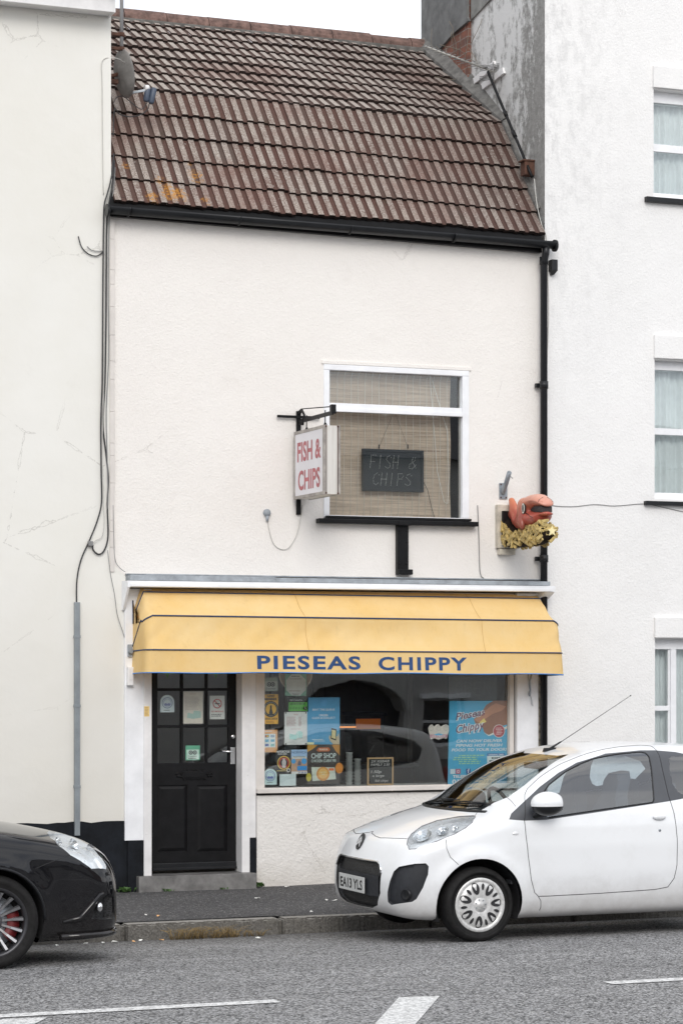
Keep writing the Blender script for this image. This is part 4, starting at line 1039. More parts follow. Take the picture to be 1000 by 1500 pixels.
# door glass
DYP = DY+.0265
P = Poster('sticker', 'green speech bubble sticker on the top left door pane', 'sticker', (235, 966, 256, 994.5), (.10, .24, .04), DYP, [(0, .25), (.38, .25), (.5, 0), (.62, .25), (1, .25), (1, 1), (0, 1)], DG)
P.lines(.2, .8, .75, .45, 3, (.35, .45, .2), 31, centre=True).poly('leaf', [(.3, .4), (.5, .34), (.7, .42), (.5, .5)], (.3, .42, .12))
P = Poster('sticker', 'green speech bubble sticker on the top right door pane', 'sticker', (306.5, 966, 326, 994.5), (.10, .24, .04), DYP, [(0, .25), (.38, .25), (.5, 0), (.62, .25), (1, .25), (1, 1), (0, 1)], DG)
P.lines(.2, .8, .75, .45, 3, (.35, .45, .2), 32, centre=True).poly('leaf', [(.3, .4), (.5, .34), (.7, .42), (.5, .5)], (.3, .42, .12))
P = Poster('sticker', 'white arched hygiene sticker on the left door pane', 'sticker', (235, 1018, 255.5, 1043.5), (.50, .54, .55), DYP, arch(), DG)
P.disc('seal', .5, .55, .38, (.12, .16, .26), hole=.34).disc('seal', .5, .55, .28, (.25, .28, .40), hole=.25).poly('wave', [(.26, .48), (.4, .54), (.5, .48), (.6, .54), (.74, .48), (.66, .38), (.34, .38)], (.18, .20, .34)).lines(.25, .75, .15, .09, 1, INK, 33)
P = Poster('notice', 'cream opening hours notice with pale green picture on the middle door pane', 'notice', (268, 1012.5, 297.5, 1060), (.56, .50, .44), DYP, group=DG)
P.text('OPENING', .5, .90, .03, .3, (.4, .3, .25)).lines(.12, .85, .84, .42, 10, (.42, .36, .32), 34).disc('ring', .5, .45, .38, (.46, .42, .38), hole=.365).poly('picture', [(.2, .18), (.5, .15), (.9, .18), (.88, .38), (.55, .40), (.5, .3), (.25, .34)], (.33, .44, .40))
P = Poster('sign', 'white no smoking sign with red circle on the right door pane', 'sign', (307.3, 1019, 329.3, 1053.5), (.52, .51, .49), DYP, group=DG)
P.disc('red_ring', .5, .66, .30, (.38, .05, .05), hole=.245).poly('red_bar', [(.28, .78), (.32, .81), (.72, .54), (.68, .51)], (.38, .05, .05)).rect('cigarette', .34, .64, .66, .675, INK).text('NO SMOKING', .5, .30, .06, .8, (.38, .08, .07), .02).lines(.1, .9, .24, .10, 2, INK, 35, frac=.45)
P = Poster('sticker', 'green owl sticker on the lower middle door pane', 'sticker', (272, 1092, 293, 1113.5), (.10, .34, .22), DYP, group=DG)
P.rect('panel', .07, .05, .93, .72, (.46, .55, .50)).disc('owl_eye', .36, .52, .14, INK, hole=.08).disc('owl_eye', .64, .52, .14, INK, hole=.08).disc('pupil', .36, .52, .045, INK).disc('pupil', .64, .52, .045, INK).text('Tripadvisor', .5, .22, .1, .6).lines(.2, .8, .18, .08, 1, INK, 36)
P = Poster('sign', 'small brass coloured plate on the frame left of the door', 'sign', (211.5, 1034.5, 219, 1049.5), (.55, .40, .16), -.0665, group=None, th=.001)
P.lines(.1, .9, .92, .08, 6, (.30, .20, .08), 37)

# chalkboard standing inside on the sill
x0, x1, z0, z1 = rect(537.5, 1109.5, 575.5, 1150, .13)
cb = thing('chalkboard', 'small wooden framed chalkboard with chalk prices standing inside the shop window', 'chalkboard', ((x0+x1)/2, .13, z0))
b = MB(); b.box(x0+.012, x1-.012, .128, .136, z0+.012, z1-.012); b.build('board', cm((.018, .02, .02)), cb)
b = MB(); frame_rect(b, x0, x1, z0, z1, (.013, .013, .013, .013), .118, .138, .002); b.build('frame', cm((.42, .27, .13)), cb)
chk = (.45, .45, .44)
def chalk(tx, u, v, h, w): text('lettering', tx, cm(chk), cb, (x0+(x1-x0)*u, .1265, z0+(z1-z0)*v), (1, 0, 0), (0, 0, 1), h*(z1-z0), w*(x1-x0), .0, 0, 'LEFT', .2)
chalk('2X KEBAB', .14, .82, .09, .7); chalk('FAMILY 2.50', .14, .70, .09, .72); chalk('1.50p', .14, .44, .10, .4); chalk('a large', .2, .30, .09, .45); chalk('fish chips', .3, .12, .09, .5)
# dark LED window sign (off) above the blue poster
def dotted(parent, strokes, orig, w, h, Y, mat, step=.012, r=.0035, slant=0):
    b = MB()
    for st in strokes:
        for (a, c) in zip(st, st[1:]):
            A = Vector((orig[0]+(a[0]+slant*a[1])*w, Y, orig[1]+a[1]*h)); B = Vector((orig[0]+(c[0]+slant*c[1])*w, Y, orig[1]+c[1]*h))
            n = max(1, int((B-A).length/step))
            for i in range(n+1): b.sphere(A.lerp(B, i/n), r, 6, 4)
    b.build('led_lettering', mat, parent)
GL = {'F': [[(0, 0), (0, 1), (.8, 1)], [(0, .5), (.6, .5)]], 'I': [[(.3, 0), (.3, 1)]], 'S': [[(.8, .85), (.5, 1), (.15, .9), (.05, .7), (.4, .5), (.75, .35), (.75, .12), (.4, 0), (0, .12)]],
      'H': [[(0, 0), (0, 1)], [(.75, 0), (.75, 1)], [(0, .5), (.75, .5)]], '&': [[(.85, .1), (.3, .7), (.35, .95), (.6, .95), (.62, .75), (.1, .35), (.1, .08), (.45, 0), (.8, .35)]],
      'C': [[(.8, .85), (.5, 1), (.15, .85), (0, .5), (.15, .12), (.5, 0), (.8, .15)]], 'P': [[(0, 0), (0, 1), (.6, 1), (.78, .8), (.6, .55), (0, .55)]],
      'O': [[(.4, 0), (.05, .2), (0, .5), (.05, .8), (.4, 1), (.75, .8), (.8, .5), (.75, .2), (.4, 0)]], 'E': [[(.75, 0), (0, 0), (0, 1), (.75, 1)], [(0, .5), (.6, .5)]], 'N': [[(0, 0), (0, 1), (.75, 0), (.75, 1)]]}
def led_word(parent, word, x, z, w, h, Y, mat, gap=1.25, slant=.22, **k):
    st = []
    for i, ch in enumerate(word):
        for s_ in GL.get(ch, []): st.append([(u+i*gap, v) for u, v in s_])
    tw = (len(word)-1)*gap+.8
    dotted(parent, st, (x, z), w/tw, h, Y, mat, slant=slant, **k)
M['led'] = simple('unlit_led', (.95, .92, .90), .4)
x0, x1, z0, z1 = rect(656.5, 991.5, 727, 1026, .09)
s_ = thing('led_sign', 'dark unlit LED open sign above the large blue poster', 'sign', ((x0+x1)/2, .1, z0))
b = MB(); b.box(x0, x1, .085, .105, z0, z1, .003); b.build('casing', cm((.10, .11, .12)), s_)
led_word(s_, 'OPEN', x0+.07, z0+.05, x1-x0-.14, z1-z0-.1, .083, cm((.2, .2, .2)), slant=0, r=.0018)
# upper window: blind, LED sign, cords
x0, x1, z0, z1 = rect(478, 540, 659, 762, .14)
def blind_mat():
    t = NT('woven_bamboo_blind'); p = t.pos()
    s1 = t.noise(t.mapping(p, (1.2, 1, 260)), 1.0, 3, .6); s2 = t.noise(t.mapping(p, (3, 1, 60)), 1.0, 4, .6)
    c = t.mix(t.ramp(s1, .35, .65), (.31, .22, .165), (.80, .64, .51)); c = t.mix(t.ramp(s2, .4, .7), c, (.82, .67, .55))
    big = t.noise(t.mapping(p, (.6, 1, 2)), 2, 4, .6); c = t.mix(t.math('MULTIPLY', t.ramp(big, .4, .7), .4), c, (.46, .35, .27))
    t.bsdf(c, .8, 0, t.bump(s1, .5, .004)); return t.m
bl = thing('window_blind', 'brown woven bamboo blind hanging behind the upper shop window', 'blind', ((x0+x1)/2, .14, z0))
b = MB(); n = 30
g = []
for i in range(n+1):
    z = z1-(z1-z0)*i/n; yy_ = .14+.010*math.sin(z*9)+(.05 if i == 0 else 0)
    g.append((b.bm.verts.new((x0, yy_, z)), b.bm.verts.new((x1, yy_, z))))
for i in range(n): b.bm.faces.new((g[i][0], g[i+1][0], g[i+1][1], g[i][1])).smooth = True
b.build('slats', blind_mat(), bl)
b = MB(); x = x0+.03; k = 0
rb_ = random.Random(3)
while x < x1-.01:
    j = rb_.uniform(-.004, .004); b.tube([(x+.03+j, .122, z1), (x, .118, z1-.1), (x+j, .116, (z0+z1)/2), (x-.012, .116, z0)], .0018, 5); x += .068
b.build('warp_thread', flat('pale_thread', (.95, .93, .88), .8), bl)
b = MB(); b.tube([at(629, 549, .1), at(633, 600, .1), at(640, 690, .1), at(650, 735, .1), at(655, 738, .1), at(657, 700, .1), at(655, 632, .1), at(631, 552, .1)], .003, 5)
b.build('pull_cord', flat('white_cord', (.95, .94, .92), .8), bl)
x0, x1, z0, z1 = rect(531, 658.5, 620, 720, .075)
s_ = thing('led_sign', 'black unlit LED sign reading FISH & CHIPS in the upper window', 'sign', ((x0+x1)/2, .08, z0))
b = MB(); frame_rect(b, x0, x1, z0, z1, (.025, .025, .025, .025), .065, .105, .004); b.box(x0+.0252, x1-.0252, .078, .10, z0+.0252, z1-.0252); b.build('casing', cm((.022, .028, .034)), s_)
H_ = z1-z0; W_ = x1-x0
led_word(s_, 'FISH', x0+W_*.12, z0+H_*.55, W_*.45, H_*.30, .075, M['led'], r=.0032); led_word(s_, '&', x0+W_*.74, z0+H_*.55, W_*.12, H_*.28, .075, M['led'], r=.0032)
led_word(s_, 'CHIPS', x0+W_*.16, z0+H_*.15, W_*.62, H_*.28, .075, M['led'], r=.0032)
b = MB()
for px in (555, 597): b.tube([at(px, 657, .09), at(px, 656, .09)+Vector((0, 0, .03))], .006, 6); b.tube([at(px, 655, .09), at(px-18 if px > 570 else px+20, 607, .09)], .0012, 4)
b.tube([at(620, 706, .09), at(626, 718, .09), at(632, 745, .09), at(636, 758, .09)], .003, 5)
b.build('hanging_wire', M['cable'], s_)

# shop interior: counter, heated cabinet, cups
b = MB(); cx0, cx1 = 6.4, 9.6
ct = thing('shop_counter', 'dim steel serving counter inside the shop', 'counter', (8, 2.2, 0))
b.box(cx0, cx1, 2.0, 2.7, 0, .95, .01); b.build('body', simple('counter_front', (.07, .07, .072), .4), ct)
b = MB(); b.box(cx0-.03, cx1+.03, 1.95, 2.75, .951, .99, .006); b.build('worktop', M['steel'], ct)
q = rect(523, 1046, 559, 1086, 2.3)
hc = thing('heated_cabinet', 'heated food cabinet with a glowing orange top on the counter', 'cabinet', ((q[0]+q[1])/2, 2.3, .99))
b = MB(); b.box(q[0], q[1], 2.25, 2.65, .995, q[3]-.02, .01); b.box(q[0]-.02, q[1]+.02, 2.2, 2.68, q[3]-.019, q[3]+.02, .006); b.build('casing', M['dark'], hc)
qq = rect(523, 1053, 559, 1068, 2.2)
b = MB(); b.face([(qq[0], 2.235, qq[2]), (qq[1], 2.235, qq[2]), (qq[1], 2.235, qq[3]), (qq[0], 2.235, qq[3])]); b.build('glowing_panel', emit('warm_heat_lamp', (1.0, .25, .03), .09), hc)
q = rect(496, 1062, 522, 1065, 2.3); b = MB(); b.tube([(q[0], 2.3, q[2]), (q[1], 2.3, q[2])], .008, 8)
tag(b.build('heat_lamp', emit('orange_lamp_tube', (1, .35, .08), .7)), 'thin glowing orange heat lamp tube left of the heated cabinet', 'lamp')
for j, (px, py, h) in enumerate(((513, 1103, .30), (527, 1108, .26))):
    q = at(px, 1150, .22); b = MB(); n = int(h/.03)
    for i in range(n): b.lathe([(0, 0), (.026, 0), (.034, .028), (.036, .029)], (q.x, .25+.03*j, q.z+.03*i), (0, 0, 1), 16)
    tag(b.build('cup_stack', cm((.42, .44, .43))), ('taller', 'shorter')[j]+' stack of pale cups standing inside the shop window left of the chalkboard', 'cups', 'stacks of cups on the window ledge')
b = MB(); b.box(XL+.15, XR-.1, .12, .42, GZ0-.06, GZ0-.005, .004); b.box(XL+.15, GX0-.06, .12, .42, GZ0-.9, GZ0-.0, .004)
b.bm.clear(); b.box(GX0-.05, XR-.1, .13, .42, GZ0-.05, GZ0-.004, .004); b.build('window_ledge', M['white_dirty'], shop)
b = MB()
for i in range(5):
    xx = 8.75+.16*i; b.box(xx, xx+.13, 4.3, 4.33, .9, 2.2, .004)
tag(b.build('wall_panelling', simple('grey_panel', (.50, .50, .52), .5)), 'grey panelled back wall inside the shop', 'panel')

for nm, px, wd_, lab in (('door_frame', 600, .07, 'pale vertical frame inside the shop left of the ice cream sticker'), ('freezer', 690, .62, 'tall upright drinks fridge dimly seen inside the shop behind the blue poster')):
    q = at(px, 1100, 3.0); b = MB(); b.box(q.x, q.x+wd_, 3.0, 3.0+min(.5, wd_), 0, 2.1, .01)
    if nm == 'freezer':
        r0_ = tag(b.build('fridge', simple('fridge_grey', (.30, .31, .32), .4)), lab, 'fridge'); b = MB(); b.box(q.x+.05, q.x+wd_-.05, 2.985, 2.999, .3, 1.9, .004); b.build('door', M['dark'], r0_)
    else: tag(b.build('door_frame', simple('inner_frame', (.55, .53, .5), .5)), lab, 'frame')
# ================================================================ HANGING SIGN
def stained_panel():
    t = NT('stained_white_metal'); p = t.pos()
    s1 = t.noise(t.mapping(p, (30, 30, 1.2)), 1.5, 5, .65); c = t.mix(t.ramp(s1, .35, .75), (.70, .68, .64), (.56, .53, .49))
    c = t.mix(t.math('MULTIPLY', t.ramp(t.noise(t.mapping(p, (24, 24, 3)), 1.7, 5, .7), .60, .75), .5), c, (.36, .24, .16))
    t.bsdf(c, .5, 0, t.bump(s1, .15, .004)); return t.m
SX0 = at(474.5, 673, -.80).x; TS = .150; SX1 = SX0+TS; SY0, SY1 = -.055, -.80
sz1_ = at(475, 622, -.80).z; sz0_ = at(475, 724, -.80).z
hs = thing('hanging_sign', 'white box sign reading FISH & CHIPS in red, hanging from a black bracket', 'sign', ((SX0+SX1)/2, SY1/2, sz0_))
b = MB(); b.box(SX0+.006, SX1-.006, SY1+.006, SY0-.006, sz0_+.004, sz1_-.004); b.build('box', stained_panel(), hs)
M['sign_frame'] = simple('aged_aluminium', (.40, .37, .34), .5, .25, var=.45, vs=12, bump=.15)
b = MB(); fw = .028
for X in (SX0, SX1-.012):
    for (ya, yb, za, zb2) in ((SY1, SY0, sz0_, sz0_+fw), (SY1, SY0, sz1_-fw, sz1_), (SY1, SY1+fw, sz0_+fw+.0005, sz1_-fw-.0005), (SY0-fw, SY0, sz0_+fw+.0005, sz1_-fw-.0005)):
        b.box(X-.004, X+.016, ya, yb, za, zb2, .003)
b.build('frame', M['sign_frame'], hs)
b = MB(); b.box(SX0+.0, SX0+.006, SY1+fw, SY0-fw, sz0_+fw, sz1_-fw); b.box(SX1-.006, SX1, SY1+fw, SY0-fw, sz0_+fw, sz1_-fw)
b.build('face_panel', simple('sign_acrylic', (.74, .73, .76), .35, var=.06, vs=2), hs)
b = MB(); xm_ = (SX0+SX1)/2
b.tube([(SX0+.022, SY1-.002, sz0_+.02), (SX0+.022, SY1-.002, sz1_-.02)], .003, 5); b.tube([(SX1-.022, SY1-.002, sz0_+.02), (SX1-.022, SY1-.002, sz1_-.02)], .003, 5)
for z in (sz0_+.012, sz1_-.012):
    for x in (SX0+.02, SX1-.02): b.sphere((x, SY1-.001, z), .009, 8, 6)
b.build('rust_seam', M['rust'], hs)
M['faded_red'] = simple('faded_red_vinyl', (.46, .135, .15), .5, var=.3, vs=14)
# direction of reading on the left face runs from the wall (back) towards the street
def sign_text(body, yb, yf, z, h):
    text('lettering', body, M['faded_red'], hs, (SX0-.0012, yb, z), (0, -1, 0), (0, 0, 1), h, abs(yf-yb), .028, 0)
    text('lettering', body, M['faded_red'], hs, (SX1+.0012, yf, z), (0, 1, 0), (0, 0, 1), h, abs(yf-yb), .028, 0)
Hs = sz1_-sz0_
sign_text('FISH &', SY0-.085, SY1+.075, sz0_+Hs*.55, Hs*.285)
sign_text('CHIPS', SY0-.105, SY1+.095, sz0_+Hs*.13, Hs*.285)
b = MB(); bx = at(437.5, 640, -.02).x; zt_ = at(438, 602, -.02).z; zb2_ = at(438, 754, -.02).z
b.box(bx-.02, bx+.02, -.025, -.0, zb2_, zt_, .004)
zr_ = at(437, 611, -.02).z
b.box(at(406, 609, -.03).x, at(468, 609, -.03).x, -.037, -.0255, zr_-.012, zr_+.012, .002)
za_ = sz1_+.11
b.obox((bx, -.44, za_-.01), (.006, 0, 0), (0, .43, 0), (0, 0, .018), .002)
b.tube([(bx, -.04, zt_-.03), (bx, -.10, zt_-.0), (bx, -.16, zt_-.05), (bx, -.12, zt_-.13), (bx, -.05, zt_-.12)], .012, 8)
b.tube([(bx, -.03, zt_), (bx, -.08, zt_+.012), (bx, -.84, za_+.045)], .005, 6)
b.box(bx-.022, bx+.022, -.89, -.84, za_-.02, za_+.06, .006)
for y in (-.22, -.68):
    b.tube([(bx, y, za_+.03), (bx, y, sz1_+.002)], .005, 6); b.tube([(bx, y-.035, sz1_+.01), (bx, y, sz1_+.035), (bx, y+.035, sz1_+.01)], .005, 6)
b.build('bracket', M['black'], hs)

# ================================================================ FISH SIGN
FXc = 9.69
def fp(u, v, X=FXc):
    q = at_x(730+u/11.11, 715+v/11.11, X); return (q.y, q.z)
body = [(190, 160), (212, 152), (228, 165), (262, 230), (290, 300), (302, 360), (325, 420), (352, 390), (378, 310), (388, 240), (396, 175), (408, 158), (440, 153), (484, 158), (520, 126), (570, 104), (640, 92), (690, 98), (740, 130), (775, 175), (800, 235), (806, 275), (800, 300), (720, 304), (660, 312), (625, 335), (605, 358), (660, 372), (720, 374), (800, 384), (806, 415), (790, 450), (760, 475), (745, 520), (720, 575), (600, 640), (520, 690), (460, 700), (380, 690), (300, 655), (245, 590), (225, 520), (160, 490), (180, 440), (198, 330)]
nest = [(135, 590), (150, 520), (185, 480), (215, 500), (238, 600), (330, 670), (440, 705), (480, 705), (600, 635), (680, 585), (740, 560), (790, 590), (800, 650), (812, 740), (800, 830), (760, 880), (700, 910), (640, 935), (500, 945), (380, 965), (240, 985), (185, 950), (145, 880)]
def inflate(poly, T, Rr, cell=.007, Xc=FXc):
    """rounded solid with the given outline (y, z); T(y, z) is the half thickness"""
    pts = np.array(poly); n = len(pts)
    y0, z0 = pts.min(0)-cell; y1, z1 = pts.max(0)+cell
    ny, nz = int((y1-y0)/cell)+2, int((z1-z0)/cell)+2
    Y_, Z_ = np.meshgrid(y0+cell*np.arange(ny), z0+cell*np.arange(nz), indexing='ij')
    A = pts; B = np.roll(pts, -1, 0)
    best = np.full(Y_.shape, 1e9); by = np.zeros_like(Y_); bz = np.zeros_like(Y_); ins = np.zeros(Y_.shape, bool)
    for (ay, az), (cy, cz) in zip(A, B):
        dy, dz = cy-ay, cz-az; t_ = np.clip(((Y_-ay)*dy+(Z_-az)*dz)/(dy*dy+dz*dz+1e-12), 0, 1)
        qy, qz = ay+t_*dy, az+t_*dz; d = np.hypot(Y_-qy, Z_-qz); m = d < best
        best[m] = d[m]; by[m] = qy[m]; bz[m] = qz[m]
        cnd = ((az > Z_) != (cz > Z_)) & (Y_ < (cy-ay)*(Z_-az)/(cz-az+1e-12)+ay); ins ^= cnd
    bm = bmesh.new(); V = {}
    def vert(i, k, s):
        inn = ins[i, k]; edge = (not inn)
        key = (i, k, 0 if edge else s)
        if key in V: return V[key]
        if edge: v = bm.verts.new((Xc, by[i, k], bz[i, k]))
        else:
            f = min(best[i, k]/Rr, 1); h = T(Y_[i, k], Z_[i, k])*math.sqrt(1-(1-f)**2)
            v = bm.verts.new((Xc+s*h, Y_[i, k], Z_[i, k]))
        V[key] = v; return v
    for i in range(ny-1):
        for k in range(nz-1):
            c = [(i, k), (i+1, k), (i+1, k+1), (i, k+1)]
            if sum(ins[q] for q in c) == 0: continue
            for s in (-1, 1):
                vs = [vert(a, e, s) for a, e in c]
                if len(set(vs)) < 3: continue
                vv = []
                for v in vs:
                    if v not in vv: vv.append(v)
                if len({v for v in vv if abs(v.co.x-Xc) < 1e-9}) == len(vv) and s == 1: continue
                try: f = bm.faces.new(vv if s == -1 else vv[::-1]); f.smooth = True
                except ValueError: pass
    bmesh.ops.remove_doubles(bm, verts=bm.verts, dist=.0008)
    return bm
fs = thing('fish_sign', 'pink and orange cartoon fish on a bed of chips, projecting sign beside the downpipe', 'sign', (FXc, -.02, fp(200, 985)[1]))
bp = [fp(*q) for q in body]
ymin = min(q[0] for q in bp)
def Tb(y, z): 
    h = .045+.060*min(1, max(0, (-y-.22)/.22)); return h
def fishmat():
    t = NT('painted_fish_skin'); p = t.pos(); y = t.sep(p)[1]; z = t.sep(p)[2]
    zz = fp(500, 350)[1]
    n_ = t.noise(p, 9, 5, .6)
    v = t.math('ADD', t.math('SUBTRACT', z, zz), t.math('MULTIPLY', n_, .10))
    c = t.mix(t.ramp(v, -.10, .22), (.42, .085, .06), (.66, .24, .12))
    c = t.mix(t.ramp(t.math('ADD', v, t.math('MULTIPLY', y, -.25)), .22, .40), c, (.72, .42, .34))
    c = t.mix(t.math('MULTIPLY', t.ramp(t.noise(p, 22, 5, .7), .55, .7), .35), c, (.60, .36, .16))
    t.bsdf(c, .35, 0, t.bump(t.noise(p, 18, 4), .25, .01)); return t.m
b = MB(); b.bm.free(); b.bm = inflate(bp, Tb, .10); fb = b.build('fish_body', fishmat(), fs)
def inside(poly, y, z):
    c = False
    for (ay, az), (cy, cz) in zip(poly, poly[1:]+poly[:1]):
        if (az > z) != (cz > z) and y < (cy-ay)*(z-az)/(cz-az)+ay: c = not c
    return c
def side_h(yz, poly, T, Rr):
    y, z = yz; d = 1e9
    for (ay, az), (cy, cz) in zip(poly, poly[1:]+poly[:1]):
        dy, dz = cy-ay, cz-az; t_ = max(0, min(1, ((y-ay)*dy+(z-az)*dz)/(dy*dy+dz*dz+1e-12))); d = min(d, math.hypot(y-ay-t_*dy, z-az-t_*dz))
    return T(y, z)*math.sqrt(1-(1-min(d/Rr, 1))**2)
def fline(name, pts, r, mat, parent=fb, closed=False):
    b = MB()
    for s in (-1, 1):
        P_ = []
        for q in pts:
            yz = fp(*q, FXc-.025)
            if inside(bp, *yz): P_.append((FXc+s*(side_h(yz, bp, Tb, .10)+.0), *yz))
        if len(P_) < 2: continue
        if closed: P_.append(P_[0])
        b.tube(P_, r, 6)
    b.build(name, mat, parent)
INKM = cm((.03, .02, .02))
def lens(name, pts, col, pr, off=.004):
    b = MB()
    for s in (-1, 1):
        b.face([(FXc+s*(side_h(fp(*q, FXc-.06), bp, Tb, .10)+off), *fp(*q, FXc-.06)) for q in (pts if s == 1 else pts[::-1])])
    b.build(name, col, pr)
ell = lambda cx, cy, rx, ry: [(cx+rx*math.cos(2*math.pi*i/20), cy+ry*math.sin(2*math.pi*i/20)) for i in range(20)]
hE = max(side_h(fp(468, v_, FXc-.06), bp, Tb, .10) for v_ in (270, 332, 390))
for nm_, rx_, ry_, mt_, of_ in (('eye_rim', 25, 88, INKM, .004), ('eye', 22, 82, cm((.62, .58, .5)), .006), ('pupil', 13, 64, INKM, .008)):
    b = MB()
    for s in (-1, 1): b.prism([(FXc+s*(hE-.012), *fp(*q, FXc-.06)) for q in ell(468, 332, rx_, ry_)], (s*(.012+of_), 0, 0))
    b.build(nm_, mt_, fb)
mouth = [(555, 374), (590, 350), (612, 318), (650, 306), (700, 306), (757, 318), (757, 358), (700, 372), (640, 378)]
mo_ = [fp(*q) for q in ((600, 362), (625, 325), (665, 300), (775, 292), (778, 392), (660, 388))]; b = MB(); b.prism([(FXc-.055, y, z) for y, z in mo_], (.11, 0, 0)); b.build('mouth', INKM, fb)
for (cv, hh) in ():      # lips
    b = MB(); P_ = []
    for i in range(13):
        a = math.pi*i/12; P_.append((FXc-.088*math.cos(a), fp(590, cv)[0]*1+(-(.115+.02))*math.sin(a)**.7+.02, fp(700, cv)[1]+.004*math.sin(a)))
    b.tube(P_, [.006]+[hh*.5]*11+[.006], 12); b.build('lip', simple('painted_lip', (.58, .16, .13), .35, var=.2), fb)
fline('paint_line', [(520, 390), (570, 430), (610, 460), (660, 478), (720, 482)], .003, INKM)
fline('paint_line', [(228, 165), (262, 240), (288, 310), (296, 370), (318, 420)], .0025, INKM)
fline('paint_line', [(690, 104), (712, 150), (716, 190), (722, 225)], .003, INKM)
fline('paint_line', [(590, 250), (610, 225), (650, 212), (720, 208), (745, 225)], .0022, cm((.30, .07, .05)))
fline('paint_line', [(490, 175), (468, 225), (452, 330), (430, 430), (400, 480)], .003, cm((.30, .12, .05)))
b = MB()
for s in (-1, 1):
    P_ = [(FXc+s*(.105-.0*i), *fp(410+4*i, 490+38*i, FXc-.08)) for i in range(6)]
    b.tube(P_, [.012, .024, .028, .028, .024, .008], 10)
b.build('fin', simple('fin_paint', (.28, .075, .05), .35, var=.4), fb)
npoly = [fp(*q) for q in nest]
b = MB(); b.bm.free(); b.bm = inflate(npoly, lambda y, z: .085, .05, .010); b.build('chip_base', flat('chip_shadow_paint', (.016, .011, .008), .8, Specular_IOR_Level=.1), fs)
rc = random.Random(12)
def inside(poly, y, z):
    c = False
    for (ay, az), (cy, cz) in zip(poly, poly[1:]+poly[:1]):
        if (az > z) != (cz > z) and y < (cy-ay)*(z-az)/(cz-az)+ay: c = not c
    return c
nb = MB(); cnt = 0
ys_ = [q[0] for q in npoly]; zs_ = [q[1] for q in npoly]
for k in range(900):
    y = rc.uniform(min(ys_), max(ys_)); z = rc.uniform(min(zs_), max(zs_))
    if not inside(npoly, y, z): continue
    a = rc.choice([.35, .6, -.5, .1, -1.2, .45, .9])+rc.uniform(-.3, .3); s = rc.choice((-1, 1)); ln = rc.uniform(.04, .085)
    for e in (-1, 1):
        if not inside(npoly, y+e*ln*.7*math.cos(a), z+e*ln*.7*math.sin(a)): break
    else:
        h = side_h((y, z), npoly, lambda y, z: .085, .05)
        d = Vector((rc.uniform(-.15, .15), math.cos(a), math.sin(a))).normalized(); n_ = Vector((s, 0, 0)); u_ = n_.cross(d).normalized()
        nb.obox((FXc+s*(h+rc.uniform(-.002, .008)), y, z), d*ln, u_*.0125, u_.cross(d)*.0085, .003); cnt += 1
    if cnt > 135: break
for k in range(14):     # chips at the street end
    z = rc.uniform(min(zs_)+.05, max(zs_)-.06); x = rc.uniform(-.07, .07); a = rc.uniform(-.9, .9)
    yb_ = min(q[0] for q in npoly)+.012
    d = Vector((math.cos(a), rc.uniform(-.2, .2), math.sin(a))); nb.obox((FXc+x, yb_+abs(x)*.25, z), d*rc.uniform(.03, .055), Vector((0, 1, 0)).cross(d).normalized()*.011, (0, .012, 0), .003)
nb.build('chips', simple('painted_chips', (.60, .45, .17), .5, var=.7, vs=26), fs)
b = MB(); st = []
for i in range(10):
    a = math.pi/2+math.pi*i/5; r = .05 if i % 2 == 0 else .021; st.append((FXc+.03+r*math.cos(a), min(ys_)-.012, fp(800, 700)[1]+r*math.sin(a)))
b.prism(st, (0, .01, 0)); b.build('star', cm((.56, .49, .28)), fs)
fx0 = at(736, 770, -.05).x; 
b = MB(); z0_, z1_ = fp(60, 1080, FXc-.1)[1], fp(60, 262, FXc-.1)[1]
b.box(FXc-.13, FXc+.10, -.055, -.0, z0_+.06, z1_, .006); b.box(FXc-.11, FXc+.05, -.06, -.0, z0_, z0_+.055, .004); b.build('backing_board', simple('cream_board', (.60, .55, .46), .6, var=.35, vs=12), fs)
b = MB(); b.box(FXc-.09, FXc+.09, -.085, -.056, z0_+.10, z1_-.06, .004); b.build('mounting_plate', M['black'], fs)

# ================================================================ WALL FITTINGS
q = rect(731, 707.5, 742.5, 731, -.01)
fh = thing('flagpole_holder', 'grey metal flagpole socket on a square plate above the fish sign', 'bracket', ((q[0]+q[1])/2, 0, q[2]))
b = MB(); b.box(q[0], q[1], -.012, -.0, q[2], q[3], .002); b.build('plate', M['steel'], fh)
b = MB(); A = at(736.5, 722, -.01); B = at(745.5, 692, -.22)
d = (B-A).normalized(); b.lathe([(.022, 0), (.022, (B-A).length), (.017, (B-A).length), (.017, (B-A).length-.05), (0, (B-A).length-.05)], A, d, 18); b.tube([B-d*.03, B-d*.04+Vector((.035, -.02, -.03))], .004, 6); b.build('socket', M['steel'], fh)
b = MB()
for x in (q[0]+.014, q[1]-.014):
    for z in (q[2]+.014, q[3]-.014): b.sphere((x, -.013, z), .008, 8, 5)
b.build('bolt', M['rust'], fh)
q = at(392, 751, -.03)
b = MB(); b.lathe([(0, -.03), (.03, -.03), (.034, -.02), (.034, 0)], (q.x, -.0, q.z), (0, 1, 0), 20); b.tube([(q.x, -.02, q.z-.03), (q.x, -.02, q.z-.075)], [.016, .011], 10)
tag(b.build('cable_socket', M['grey_plastic']), 'small round grey socket on the cream wall left of the hanging sign', 'socket')
